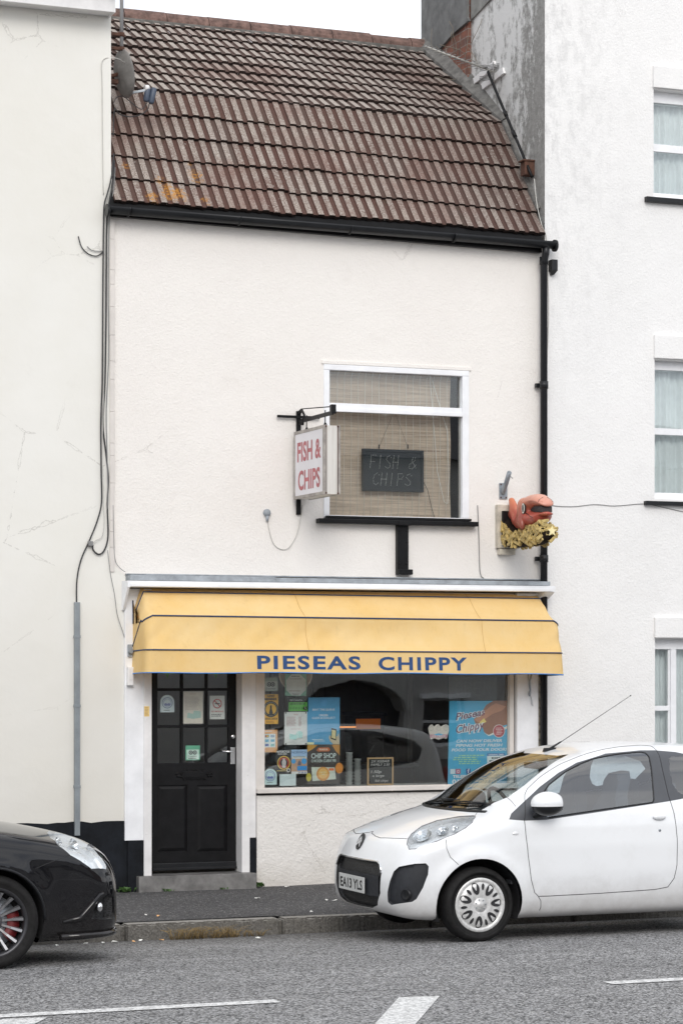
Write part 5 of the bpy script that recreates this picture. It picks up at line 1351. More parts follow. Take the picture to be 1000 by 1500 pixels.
def cable(name, pts, r, mat, label, Y=-.01, group=None, n=6):
    """smooth cable through photo points; each point may carry its own Y"""
    P_ = [at(p[0], p[1], p[2] if len(p) > 2 else Y) for p in pts]
    S = []
    for i in range(len(P_)-1):
        a, c = P_[i], P_[i+1]; pa = P_[max(i-1, 0)]; pc = P_[min(i+2, len(P_)-1)]
        for j in range(5):
            t_ = j/5; S.append(.5*((2*a)+(c-pa)*t_+(2*pa-5*a+4*c-pc)*t_*t_+(3*a-pa-3*c+pc)*t_**3))
    S.append(P_[-1]); b = MB(); b.tube(S, r, n)
    return tag(b.build(name, mat), label, 'cable', group)
cable('cable', [(392.5, 763), (394, 775), (400, 795), (410, 804), (422, 803), (434, 785), (440, 760), (443, 740)], .0035, M['cable_white'], 'thin pale cable looping from the round socket to the hanging sign')
cable('cable', [(699, 740), (700, 760), (701, 790), (702, 830), (704, 843), (708, 847)], .004, M['cable_grey'], 'thin grey cable running down the wall between the upper window and the fish sign')
cable('cable', [(799, 737), (812, 741), (840, 742), (870, 739), (900, 741), (940, 738), (960, 741), (1010, 752)], .0032, M['cable_grey'], 'thin grey cable crossing the white house right of the downpipe', -.025)
LGP = 'cables running down the joint between the two buildings'
cable('cable', [(167, 225, .05), (163, 262, -.03), (157, 285, -.06), (153, 300, -.06), (152, 330), (151, 420), (150.5, 500), (150, 560), (148, 620), (148.5, 690), (149, 735), (143, 762), (132, 790), (119, 820), (113, 850), (112.5, 884)], .0068, M['cable'], 'leftmost black cable of the bundle, running down into the grey conduit', -.04, LGP)
cable('cable', [(168, 235, .05), (165, 270, -.03), (161, 292, -.06), (157, 320), (156, 400), (155.5, 480), (154, 560), (151, 620), (155, 660), (159, 700), (157.5, 740), (158.5, 785), (153, 806), (145, 812), (137, 806), (136, 798)], .0072, M['cable'], 'black cable of the bundle that ends in a loop above the shopfront', -.038, LGP)
cable('cable', [(169, 245, .05), (167, 275, -.03), (163, 300, -.05), (160, 330), (159, 420), (159.5, 520), (156, 600), (157, 660), (158.5, 720), (158, 745)], .0045, M['cable_grey'], 'grey cable on the right side of the bundle beside the wall joint', -.045, LGP)
cable('cable', [(164, 262, -.03), (158, 300, -.06), (154.5, 340), (153.5, 480), (152, 580), (150, 660), (151.5, 735), (153, 760), (150, 785), (140, 792), (136, 796)], .0035, M['cable_white'], 'thin pale cable of the bundle ending at the small junction clip', -.043, LGP)
cable('cable', [(115, 346), (120, 362), (130, 372), (142, 375), (151, 369)], .005, M['cable'], 'short black cable curving from the hole in the left wall to the bundle', -.035)
cable('cable', [(128, 361), (136, 367), (151, 368)], .004, M['cable_grey'], 'short grey stub of cable beside the hole in the left wall', -.035)
cable('cable', [(190, 77, .28), (186, 92, .25), (175, 87, .1), (165, 85, .0), (150, 90, -.03), (150, 130, -.03), (151, 250, -.03), (152, 285, -.03)], .0038, M['cable_white'], 'white aerial cable running from the pole down the left wall', -.03)
cable('cable', [(158, 806), (162, 840), (168, 870), (172, 900), (180, 925), (186, 945)], .003, M['cable_grey'], 'thin dark wire hanging from the cable loop to the awning post', -.04)
cable('cable', [(166, 740, -.03), (167, 790, -.03), (169, 820, -.03), (176, 832, -.03), (184, 838, -.05)], .003, M['cable_grey'], 'thin wire following the wall joint down to the lead flashing')
cable('cable', [(782, 262, .08), (786, 300, .02), (793, 330, -.03), (799, 345, -.03), (801, 380, -.03), (803, 460, -.03), (800, 560, -.03), (799, 640, -.03)], .0045, M['cable_white'], 'pale cable running from the aerial box down beside the black downpipe')
b = MB(); q = at(113.5, 1050, -.05); zt_ = at(113, 882, -.05).z; zb_2 = at(115, 1224, -.05).z
b.box(q.x-.024, q.x+.024, -.06, -.021, zb_2, zt_, .006)
for z in (zt_-.3, zt_-.9, zt_-1.6): b.box(q.x-.028, q.x+.028, -.063, -.02, z-.012, z+.012, .002)
tag(b.build('conduit', simple('grey_conduit', (.27, .30, .32), .5, .3, var=.2)), 'vertical grey conduit pipe on the left building above the plinth', 'pipe')
b = MB(); q = at(133, 796, -.05); b.box(q.x-.02, q.x+.02, -.06, -.021, q.z-.022, q.z+.02, .004); tag(b.build('junction_box', M['cable_grey']), 'tiny grey junction box at the end of the cable loop on the left wall', 'junction box')
q = rect(804.5, 381, 813, 401, -.05)
b = MB(); b.box(q[0], q[1], -.10, -.021, q[2]+.02, q[3], .008); b.prism([(q[0]+.004, -.09, q[2]+.02), (q[1]-.004, -.09, q[2]+.02), (q[1]-.016, -.05, q[2]-.01), (q[0]+.016, -.05, q[2]-.01)], (0, .03, 0))
tag(b.build('sensor_box', M['black_plastic']), 'small black box on the white house just below the gutter end', 'box')
# satellite dish, LNB and pole at the left corner above the gutter
DYS = .35
dc = at(180.5, 108, DYS); ax = Vector((.975, .10, .20)).normalized()
sdh = thing('satellite_dish', 'grey satellite dish seen edge on, at the left corner of the tiled roof', 'satellite dish', (dc.x, DYS, dc.z-.25))
Rd = .215; pr = [(Rd*i/10, .065*(i/10)**2-.05) for i in range(11)]+[(Rd, .012)]+[(Rd*i/10, .065*(i/10)**2-.056) for i in range(9, -1, -1)]
b = MB(); b.lathe(pr, dc, ax, 40); b.build('reflector', simple('dish_grey', (.26, .25, .24), .5, .1, var=.35, vs=10), sdh)
b = MB(); L0 = at(187, 137, DYS); L1 = at(213, 132.5, DYS-.05); b.obox((L0+L1)/2, (L1-L0)/2, (0, .012, 0), (0, 0, .011), .003); b.build('arm', M['steel'], sdh)
b = MB(); l0 = at(215, 131, DYS-.05); b.tube([l0+Vector((-.02, 0, .01)), l0+Vector((.02, 0, .012))], .028, 14)
b.build('lnb_horn', M['white_dirty'], sdh)
for (px0, py0, px1, py1) in ((217, 127, 214, 149), (226, 129, 221, 152)):
    A = at(px0, py0, DYS-.05); B = at(px1, py1, DYS-.05); b = MB(); b.tube([A, A.lerp(B, .1), A.lerp(B, .9), B], [.02, .027, .027, .018], 12); b.build('lnb', simple('lnb_slate', (.07, .09, .13), .45), sdh)
b = MB(); b.tube([dc-ax*.05, dc-ax*.13+Vector((-.0, .02, -.01)), dc+Vector((-.16, .05, -.05))], .018, 8); b.box(dc.x-.20, dc.x-.05, DYS-.03, DYS+.03, dc.z-.10, dc.z-.06, .004); b.build('mount', M['rust'], sdh)
GD = 'cables at the satellite dish'
cable('cable', [(219, 152, .3), (216, 161, .3), (206, 168, .3), (190, 171, .3), (175, 167, .25), (168, 160, .15), (166, 200, .05)], .005, M['cable'], 'lower black cable sagging from the satellite dish receiver to the wall', group=GD)
cable('cable', [(216, 150, .3), (208, 160, .3), (196, 153, .3), (182, 142, .3), (172, 142, .2), (167, 150, .1)], .004, M['cable'], 'upper black cable looping under the satellite dish arm', group=GD)
po = thing('aerial_pole', 'tall thin grey pole clamped at the left corner of the roof', 'pole', (at(178, 80, .3).x, .3, at(178, 85, .3).z))
b = MB(); A = at(178.5, 84, .3); b.tube([A, Vector((A.x, .3, A.z+1.6))], .017, 12); b.build('mast', simple('pole_grey', (.42, .42, .43), .45, .4), po)
for py in (51, 72):
    b = MB(); q = at(178.5, py, .3); b.tube([(q.x, .3, q.z-.018), (q.x, .3, q.z+.018)], .027, 12); b.box(q.x-.14, q.x, .28, .32, q.z-.014, q.z+.014, .003); b.build('clamp', M['rust'], po)
# TV aerial on the gable
ta = thing('tv_aerial', 'rusty rooftop TV aerial on a leaning black mast fixed to the stained gable', 'aerial', tuple(at_x(772, 250, XR-.06)))
m0 = at_x(772, 243, XR-.07); m1 = at_x(714, 105, XR-.12)
b = MB(); b.tube([m0-(m1-m0).normalized()*.15, m0, m0.lerp(m1, .97), m1], .014, 10); b.tube([m0.lerp(m1, .30), m0.lerp(m1, .36)], .02, 10); b.tube([m0.lerp(m1, .52), m0.lerp(m1, .57)], .019, 10); b.build('mast', M['black'], ta)
q = at_x(773.5, 247, XR-.04); b = MB(); b.box(XR-.10, XR+.001, q.y-.05, q.y+.05, q.z-.07, q.z+.06, .005); b.box(XR-.12, XR+.001, q.y-.06, q.y+.06, q.z+.061, q.z+.075, .002); b.build('wall_box', M['rust'], ta)
b0 = m1+Vector((.0, 0, .02)); zz_ = (b0.z-CAMZ)*F/(973-68)      # camera-axis depth of the far boom end at the same height
u_ = (623-500)/F; be = Vector((zz_*(math.sin(YAW)+u_*math.cos(YAW)), CAMY+zz_*(math.cos(YAW)-u_*math.sin(YAW)), b0.z))
b = MB(); dr = (be-b0).normalized(); b.tube([b0-dr*.12, be], .009, 8); b.build('boom', M['cable_white'], ta)
pe = dr.cross(Vector((0, 0, 1))).normalized(); b = MB()
for i in range(13):
    c_ = b0.lerp(be, .1+.9*i/12); l_ = .085-.002*i; b.tube([c_-pe*l_+Vector((0, 0, -.004)), c_+pe*l_], .0032, 5)
b.build('element', M['cable_grey'], ta)
b = MB()
for dz_ in (.07, -.07):
    for k in range(4):
        c_ = b0-dr*.10+Vector((0, 0, dz_*(.4+.2*k))); b.tube([c_-pe*.16, c_+pe*.16], .004, 5)
    b.tube([b0-dr*.10-pe*.15+Vector((0, 0, dz_*.4)), b0-dr*.10-pe*.15+Vector((0, 0, dz_))], .004, 5)
b.tube([b0-dr*.10+Vector((0, 0, -.09)), b0-dr*.10+Vector((0, 0, .09))], .007, 6)
b.sphere(b0+dr*.06+Vector((0, 0, .015)), .035, 10, 6, sz=.6)
b.build('reflector', M['cable_grey'], ta)
# dead creeper stems on the gable corner
rv = random.Random(8); b = MB()
for k in range(16):
    p_ = at_x(rv.uniform(632, 690), rv.uniform(62, 118), XR-.06); P_ = [p_]
    d_ = Vector((rv.uniform(-.3, .1), rv.uniform(-.6, .6), rv.uniform(-.3, 1)))
    for j in range(5): d_ = (d_+Vector((rv.uniform(-.3, .3), rv.uniform(-.5, .5), rv.uniform(-.4, .4)))).normalized(); P_.append(P_[-1]+d_*rv.uniform(.04, .09))
    b.tube(P_, .0035, 4)
tag(b.build('dead_creeper', simple('dead_stem', (.22, .19, .15), .9)), 'tangle of dry leafless creeper stems at the top of the gable', 'plant')

# ================================================================ SMALL GROWTH AND LITTER
def tuft(name, px, py, Y, z, n, ln, mat, label, cat, seed, spread=.1, grp=None, leaf=False):
    r_ = random.Random(seed); c = at(px, py, Y); b = MB()
    for i in range(n):
        x = c.x+r_.uniform(-spread, spread); y = Y+r_.uniform(-.03, .03); a = r_.uniform(0, 6.28); L_ = ln*r_.uniform(.5, 1)
        lean = Vector((math.cos(a), math.sin(a)*.5, 0)); p0 = Vector((x, y, z))
        P_ = [p0, p0+Vector((0, 0, L_*.5))+lean*L_*.25, p0+Vector((0, 0, L_*.62))+lean*L_*.8]
        if leaf:
            m_ = P_[1]; s_2 = Vector((-lean.y, lean.x, .3))*L_*.35
            b.face([P_[0], m_+s_2, P_[2], m_-s_2])
        else: b.tube(P_, [.0022, .0016, .0006], 4)
    return tag(b.build(name, mat), label, cat, grp)
tuft('dry_weeds', 300, 1365, -2.23, -.18, 150, .16, M['dry_grass'], 'tuft of dry brown weeds in the gutter against the kerb', 'weeds', 5, .28)
tuft('dry_weeds', 348, 1362, -2.22, -.18, 70, .09, M['dry_grass'], 'smaller right hand patch of dry weeds in the gutter', 'weeds', 6, .22)
tuft('weed', 246, 1304, -.16, -.004, 14, .05, M['green_leaf'], 'tiny green weed at the foot of the door step', 'weed', 7, .04, None, True)
tuft('weed', 329, 1303, -.16, -.004, 10, .035, M['green_leaf'], 'very small green sprout at the right half of the door step foot', 'weed', 8, .03, None, True)
tuft('weed', 381, 1297, -.07, .0, 22, .07, M['green_leaf'], 'green weed growing where the riser wall meets the door step', 'weed', 9, .05, None, True)
tuft('weed', 183, 1303, -.08, -.002, 26, .08, M['green_leaf'], 'green weed at the foot of the black plinth beside the front post', 'weed', 10, .07, None, True)
rl = random.Random(21)
LW = cm((.58, .56, .52)); LO = cm((.50, .28, .12))
lit = [(232, 1336, -1.8), (214, 1333, -1.7), (377, 1325, -.9), (196, 1377, -2.35), (168, 1374, -2.3), (126, 1372, -2.35), (151, 1373, -2.35), (237, 1374, -2.3), (84, 1379, -2.4), (378, 1375, -2.5), (420, 1299, -.2), (456, 1336, -1.9), (478, 1319, -1.2), (490, 1320, -1.25), (30, 1372, -2.3), (206, 1375, -2.28)]
for i, (px, py, Y) in enumerate(lit):
    gz = .025*Y if Y > -2.1 else road_z(Y); q = at(px, py, Y); b = MB(); s_2 = rl.uniform(.007, .018); pts = []
    for k in range(6):
        a = 2*math.pi*k/6+rl.uniform(-.3, .3); pts.append((q.x+s_2*math.cos(a)*1.5, Y+s_2*math.sin(a), gz+.006+rl.uniform(0, .012)))
    b.prism(pts, (0, 0, .003)); tag(b.build('litter', LO if i in (0, 3, 7) else LW), 'small pale scrap of litter lying by the kerb or on the pavement', 'litter', 'scraps of litter')
# ================================================================ CARS
from mathutils.bvhtree import BVHTree
def smooth_closed(pts, n=6):
    P_ = [np.array(p, float) for p in pts]; N = len(P_); out_ = []
    for i in range(N):
        a, b_, c, d = P_[i-1], P_[i], P_[(i+1) % N], P_[(i+2) % N]
        for j in range(n):
            t_ = j/n; out_.append(.5*((2*b_)+(c-a)*t_+(2*a-5*b_+4*c-d)*t_*t_+(3*b_-a-3*c+d)*t_**3))
    return np.array(out_)
def sdf(px, pz, poly):
    A = poly; B = np.roll(poly, -1, 0); best = np.full(px.shape, 1e9); ins = np.zeros(px.shape, bool)
    for (ax, az), (bx, bz) in zip(A, B):
        dx, dz = bx-ax, bz-az; L2 = dx*dx+dz*dz+1e-12
        t_ = np.clip(((px-ax)*dx+(pz-az)*dz)/L2, 0, 1); d = np.hypot(px-ax-t_*dx, pz-az-t_*dz); best = np.minimum(best, d)
        ins ^= ((az > pz) != (bz > pz)) & (px < (bx-ax)*(pz-az)/(bz-az+1e-12)+ax)
    return np.where(ins, -best, best)
class Car:
    def __init__(s, prof, Wz, Wx, core, box, res, bow, crown, arches, k=.09):
        s.poly = smooth_closed(prof); s.arches = arches
        wz = np.array(Wz); wxx = np.array(Wx)
        def Fn(P):
            x, y, z = P[:, 0], np.abs(P[:, 1]), P[:, 2]
            xm = .5*(box[0]+box[1]); sg = np.clip((xm-x)/1.0, -1, 1)
            a = sdf(x-sg*bow*y*y, z+crown*y*y, s.poly)
            w_ = np.interp(z, wz[:, 0], wz[:, 1])*np.interp(x, wxx[:, 0], wxx[:, 1])
            for (cx, cz, r) in arches:
                d = np.hypot(x-cx, z-cz); w_ = w_+.022*np.exp(-((d-r-.01)/.06)**2)
            b_ = y-w_
            h = np.clip(.5+.5*(a-b_)/k, 0, 1)
            return b_*(1-h)+a*h+k*h*(1-h)
        nx, ny, nz = res; bm = bmesh.new(); vmap = {}
        def lat(i, j, m):
            key = (i, j, m)
            if key not in vmap:
                vmap[key] = bm.verts.new((box[0]+(box[1]-box[0])*i/nx, box[2]+(box[3]-box[2])*j/ny, box[4]+(box[5]-box[4])*m/nz))
            return vmap[key]
        for i in range(nx):
            for j in range(ny):
                for m in (0, nz):
                    q = [lat(i, j, m), lat(i+1, j, m), lat(i+1, j+1, m), lat(i, j+1, m)]; bm.faces.new(q if m else q[::-1])
            for m in range(nz):
                for j in (0, ny):
                    q = [lat(i, j, m), lat(i+1, j, m), lat(i+1, j, m+1), lat(i, j, m+1)]; bm.faces.new(q if not j else q[::-1])
        for j in range(ny):
            for m in range(nz):
                for i in (0, nx):
                    q = [lat(i, j, m), lat(i, j+1, m), lat(i, j+1, m+1), lat(i, j, m+1)]; bm.faces.new(q if i else q[::-1])
        P = np.array([v.co[:] for v in bm.verts]); Q = P.copy()
        for a in range(3): Q[:, a] = np.clip(P[:, a], core[2*a], core[2*a+1])
        lo = np.zeros(len(P)); hi = np.ones(len(P))
        for _ in range(19):
            mid = (lo+hi)/2; f = Fn(Q+(P-Q)*mid[:, None]); inn = f < 0; lo = np.where(inn, mid, lo); hi = np.where(inn, hi, mid)
        S = Q+(P-Q)*lo[:, None]
        for v, c in zip(bm.verts, S): v.co = Vector(c)
        for f in bm.faces: f.smooth = True
        bm.normal_update(); s.bm = bm; s.lay = bm.faces.layers.int.new('part')
        s.bvh = BVHTree.FromBMesh(bm)
    def place(s, X0, Y0, Z0, sx): s.o = Vector((X0, Y0, Z0)); s.sx = sx
    def w(s, p): return Vector((s.o.x+s.sx*p[0], s.o.y+p[1], s.o.z+p[2]))
    def l(s, p): return Vector((s.sx*(p[0]-s.o.x), p[1]-s.o.y, p[2]-s.o.z))
    def ray(s, px, py):
        a = s.l((0, CAMY, CAMZ)); b_ = s.l(at(px, py, 0)); hit = s.bvh.ray_cast(a, (b_-a).normalized())
        if hit[0] is None: hit = s.bvh.find_nearest(a+(b_-a).normalized()*(17.5))
        return hit[0]
    def cut(s, pts, n, tagv, only=None):
        """cut the outline (3D points) into the skin looking along n and tag the faces inside"""
        n = Vector(n).normalized(); u = n.orthogonal().normalized(); v = n.cross(u)
        P2 = [(p.dot(u), p.dot(v)) for p in pts]; N = len(pts); bm = s.bm
        cen = sum(pts, Vector())/N; R_ = max((p-cen).length for p in pts)+.1
        def okf(f): return f.normal.dot(n) > .03 and (only is None or s_only(f))
        s_only = only
        for i in range(N):
            a, b_ = pts[i], pts[(i+1) % N]; d = b_-a; L = d.length
            if L < 1e-5: continue
            pn = d.cross(n).normalized(); mid = (a+b_)/2
            a2 = Vector((a.dot(u), a.dot(v))); d2 = Vector((b_.dot(u), b_.dot(v)))-a2; l2 = d2.length
            if l2 < 1e-6: continue
            d2 /= l2; fs = []
            for f in bm.faces:
                c = f.calc_center_median()
                if ((c-mid)-n*(c-mid).dot(n)).length > L/2+.12 or not okf(f): continue
                ts = [(Vector((v_.co.dot(u), v_.co.dot(v)))-a2).dot(d2) for v_ in f.verts]
                if max(ts) < -.004 or min(ts) > l2+.004: continue
                fs.append(f)
            if not fs: continue
            geom = list({e for f in fs for e in f.edges})+fs+list({v_ for f in fs for v_ in f.verts})
            bmesh.ops.bisect_plane(bm, geom=geom, dist=2e-4, plane_co=a, plane_no=pn)
        res = []
        for f in bm.faces:
            c = f.calc_center_median()
            if (c-cen).length > R_+.6 or not okf(f): continue
            x, y = c.dot(u), c.dot(v); ins = False
            for (ax, ay), (bx, by) in zip(P2, P2[1:]+P2[:1]):
                if (ay > y) != (by > y) and x < (bx-ax)*(y-ay)/(by-ay)+ax: ins = not ins
            if ins: f[s.lay] = tagv; res.append(f)
        return res
    def extract(s, tagv):
        """new bmesh with the faces of one tag"""
        mb = MB(); vm = {}
        for f in s.bm.faces:
            if f[s.lay] != tagv: continue
            vs = []
            for v in f.verts:
                if v not in vm: vm[v] = mb.bm.verts.new(v.co)
                vs.append(vm[v])
            try: g = mb.bm.faces.new(vs); g.smooth = True
            except ValueError: pass
        mb.bm.normal_update(); return mb
    def out(s, mb, name, mat, parent, smooth=None):
        for v in mb.bm.verts: v.co = s.w(v.co)
        if s.sx < 0: bmesh.ops.reverse_faces(mb.bm, faces=list(mb.bm.faces))
        return mb.build(name, mat, parent, smooth=smooth)
def rounded(pts, r=.03, n=4):
    """round the corners of a closed 3D outline"""
    res = []; N = len(pts)
    for i in range(N):
        a, b_, c = pts[i-1], pts[i], pts[(i+1) % N]; rr_ = min(r, (a-b_).length*.45, (c-b_).length*.45)
        p, q = b_+(a-b_).normalized()*rr_, b_+(c-b_).normalized()*rr_
        for j in range(n+1):
            t_ = j/n; res.append(p*(1-t_)**2+b_*2*t_*(1-t_)+q*t_*t_)
    return res
def mir(pts): return [Vector((p[0], -p[1], p[2])) for p in pts][::-1]
def carpaint(name, col, dirt=.3, coat=1.0, spec=.4):
    t = NT(name); p = t.pos(); z = t.sep(p)[2]
    low = t.math('MULTIPLY', t.math('SUBTRACT', 1.0, t.ramp(t.math('ADD', z, t.math('MULTIPLY', t.noise(p, 7, 6, .7), .25)), .14, .50)), dirt)
    c = t.mix(low, col, (.22, .19, .16))
    c = t.mix(t.math('MULTIPLY', t.ramp(t.noise(p, 3, 6, .7), .5, .8), dirt*.25), c, (.42, .40, .37))
    nz = t.noise(p, 1.6, 2)
    t.bsdf(c, t.math('ADD', .28, t.math('MULTIPLY', low, .6)), 0, None, Coat_Weight=coat, Coat_Roughness=.04, Coat_Normal=t.bump(nz, .05, .02), Specular_IOR_Level=spec)
    return t.m
M['car_white'] = carpaint('white_car_paint', (.80, .815, .83), .62, coat=.55)
M['car_black'] = carpaint('black_car_paint', (.006, .006, .0075), .06, spec=.0)
M['tyre'] = simple('tyre_rubber', (.016, .0155, .0155), .8, var=.5, vs=14, bump=.3, Specular_IOR_Level=.25)
M['trim'] = simple('cabin_trim', (.09, .095, .105), .7, var=.2)
M['seatm'] = simple('seat_fabric', (.07, .08, .095), .85, var=.2)
M['car_glass'] = glass('car_window_glass', (.74, .83, .87), wav=.01, boost=3.6)
M['screen_glass'] = glass('windscreen_glass', (.72, .80, .80), wav=.02, boost=1.1)
M['lens'] = glass('lamp_lens', (.93, .95, .96), boost=.5)
M['reflector_m'] = simple('lamp_reflector', (.86, .87, .88), .30, .4, var=.12)
M['gapm'] = flat('panel_gap', (.02, .02, .022), .8)
M['bumper_black'] = simple('textured_bumper_plastic', (.020, .022, .027), .6, var=.25, vs=20, bump=.15, bs=200)
def mesh_grille():
    t = NT('honeycomb_grille'); p = t.pos()
    v = t.vor(t.mapping(p, (1, 1, 1.6)), 42, 'Distance', 'DISTANCE_TO_EDGE')
    c = t.mix(t.ramp(v, .05, .16), (.030, .031, .034), (.002, .002, .002)); t.bsdf(c, .5, 0, t.bump(v, -.8, .02)); return t.m
M['grille'] = mesh_grille()

def wheel(car, cx, cy, r, wd, side, parent, style, rimr, hub, spoke_mat):
    """tyre, rim and spokes; side=-1 faces the camera side"""
    ax = (0, side, 0); c = car.w((cx, cy, r)); R0 = rimr
    pr = [(R0-.02, -wd*.5), (R0+.012, -wd*.5), (R0+.03, -wd*.52), (r-.035, -wd*.53), (r-.012, -wd*.47), (r-.002, -wd*.36), (r, -wd*.1), (r, wd*.12), (r-.002, wd*.34), (r-.012, wd*.46), (r-.03, wd*.525), (r-.052, wd*.54), (R0+.035, wd*.53), (R0+.012, wd*.5), (R0-.004, wd*.47), (R0-.012, wd*.40)]
    wh = MB(); wh.lathe(pr, c, ax, 72); ty = wh.build('wheel', M['tyre'], parent)
    b = MB()
    for gx in (-.25, -.08, .09, .26): b.lathe([(r+.0006, wd*gx-.004), (r+.0012, wd*gx), (r+.0006, wd*gx+.004)], c, ax, 60)
    b.build('tread_groove', M['gapm'], ty)
    b = MB(); b.lathe([(0, wd*.0), (R0-.02, wd*.0), (R0-.012, wd*.42)], c, ax, 48); b.build('drum', M['dark'], ty)
    b = MB()
    e1 = Vector((1, 0, 0)); e2 = Vector((0, 0, 1)); A_ = Vector(ax)
    def P3(rad, ang, h): return c+e1*(rad*math.cos(ang))+e2*(rad*math.sin(ang))+A_*h
    if style == 'cap':
        N = 14; hs = wd*.46
        b.lathe([(R0-.034, hs-.004), (R0-.024, hs+.008), (R0-.006, hs+.010), (R0+.008, hs-.004)], c, ax, 72)
        b.lathe([(0, hs+.014), (.022, hs+.014), (.026, hs+.008), (.056, hs+.010), (.062, hs-.002)], c, ax, 36)
        b.lathe([(.055, hs+.010), (.09, hs+.016), (.13, hs+.017), (R0-.045, hs+.012), (R0-.030, hs-.002)], c, ax, 72)
        hbs_ = []
        for i in range(N):
            hb_ = MB(); hbs_.append(hb_)
            a = 2*math.pi*i/N+.1; big = i % 2 == 0; r0_, r1_, w0_ = (.082, R0-.028, .031) if big else (.112, R0-.040, .012)
            u_ = e1*-math.sin(a)+e2*math.cos(a); pts_ = []
            for q in range(16):
                an = 2*math.pi*q/16; rad = (r0_+r1_)/2+(r1_-r0_)/2*math.cos(an); tp = .75+.35*(rad-r0_)/(r1_-r0_)
                hh = np.interp(rad, [.055, .09, .13, R0-.045, R0-.030], [.010, .016, .017, .012, -.002])
                pts_.append(c+(e1*math.cos(a)+e2*math.sin(a))*rad+u_*w0_*tp*math.sin(an)+A_*(hs+hh+.004))
            cen_ = sum(pts_, Vector())/16
            for q in range(16): hb_.face([cen_, pts_[q], pts_[(q+1) % 16]])
        N = 0
        for i in range(N):
            a = 2*math.pi*i/N+.1
            rows_ = []
            for (rad, hw, h) in ((.045, .30, .006), (.062, .215, .012), (.085, .175 if i % 2 else .20, .016), (.12, .125 if i % 2 else .175, .018), (.15, .12 if i % 2 else .17, .015), (R0-.036, .17, .010), (R0-.020, .23, .006)):
                h_ = hs+h; rows_.append([P3(rad, a-hw*1.0, h_-.009), P3(rad, a-hw*.62, h_), P3(rad, a+hw*.62, h_), P3(rad, a+hw*1.0, h_-.009)])
            for p, q in zip(rows_, rows_[1:]):
                for k in range(3): b.face([p[k], p[k+1], q[k+1], q[k]], smooth=True)
        rim = b.build('hubcap', spoke_mat, ty)
        for hb_ in hbs_: hb_.build('vent_hole', M['gapm'], rim)
        b = MB()
        for i in range(7):
            a = 2*math.pi*i/7+.1; b.tube([P3(.040, a, hs+.012), P3(.040, a, hs+.017)], .005, 8)
        b.build('nut_cap', M['steel'], rim)
    else:
        hs = wd*.30
        b.lathe([(R0-.020, hs-.05), (R0-.018, wd*.42), (R0-.004, wd*.50), (R0+.010, wd*.49)], c, ax, 72); rim = b.build('rim', simple('dark_alloy', (.06, .06, .065), .35, .7), ty)
        b = MB(); N = 16
        b.lathe([(0, hs-.01), (.03, hs-.01), (.034, hs-.018), (.075, hs-.02), (.08, hs-.04)], c, ax, 30)
        for i in range(N):
            a = 2*math.pi*i/N+.08
            rows_ = []
            for (rad, hw, h) in ((.06, .014, -.03), (.14, .013, -.012), (R0-.022, .017, .035)):
                u_ = e1*-math.sin(a)+e2*math.cos(a); p_ = P3(rad, a, hs+h)
                rows_.append([p_-u_*hw-A_*.028, p_-u_*hw*.55, p_+u_*hw*.55, p_+u_*hw-A_*.028])
            for p, q in zip(rows_, rows_[1:]):
                for k in range(3): b.face([p[k], p[k+1], q[k+1], q[k]])
        b.build('spokes', spoke_mat, rim)
        b = MB(); b.lathe([(.05, wd*.06), (R0-.05, wd*.06), (R0-.05, wd*.10), (.05, wd*.10)], c, ax, 40); b.build('brake_disc', M['steel'], rim)
        b = MB(); b.lathe([(.115, wd*.12), (.115, wd*.20), (R0-.035, wd*.20), (R0-.035, wd*.12)], c, ax, 20, ref=(1, 0, 0), seg=(-.13, .06) if side < 0 else (.40, .60)); b.build('brake_caliper', simple('red_caliper', (.12, .008, .010), .5), rim)
    return ty

def finish_car(car, root, paint, glassm, arches, seats):
    """shell, inner trim, arch liners, floor, seats"""
    bd = car.extract(0); body = car.out(bd, 'body', paint, root)
    # inner trim: the same skin 25 mm inwards
    mb = MB(); vm = {}
    for f in car.bm.faces:
        c = f.calc_center_median()
        if f[car.lay] not in (0, 4, 5) or c.z < .55 or c.x < .25: continue
        vs = []
        for v in f.verts:
            if v not in vm: vm[v] = mb.bm.verts.new(v.co-v.normal*.022)
            vs.append(vm[v])
        try: mb.bm.faces.new(vs[::-1]).smooth = True
        except ValueError: pass
    car.out(mb, 'inner_trim', M['trim'], body)
    for (cx, cz, r) in arches:
        for sd in (-1, 1):
            b = MB(); yo = sd*car.hw; yi = sd*(car.hw-.30)
            N = 28; ring = [(cx+r*math.cos(math.pi*(-.12+1.24*i/N)), cz+r*math.sin(math.pi*(-.12+1.24*i/N))) for i in range(N+1)]
            for (a, c) in zip(ring, ring[1:]):
                b.face([(a[0], yo*.96, a[1]), (c[0], yo*.96, c[1]), (c[0], yi, c[1]), (a[0], yi, a[1])], smooth=True)
            b.face([(x, yi, z) for x, z in ring])
            car.out(b, 'wheel_arch', M['gapm'], body)
    return body

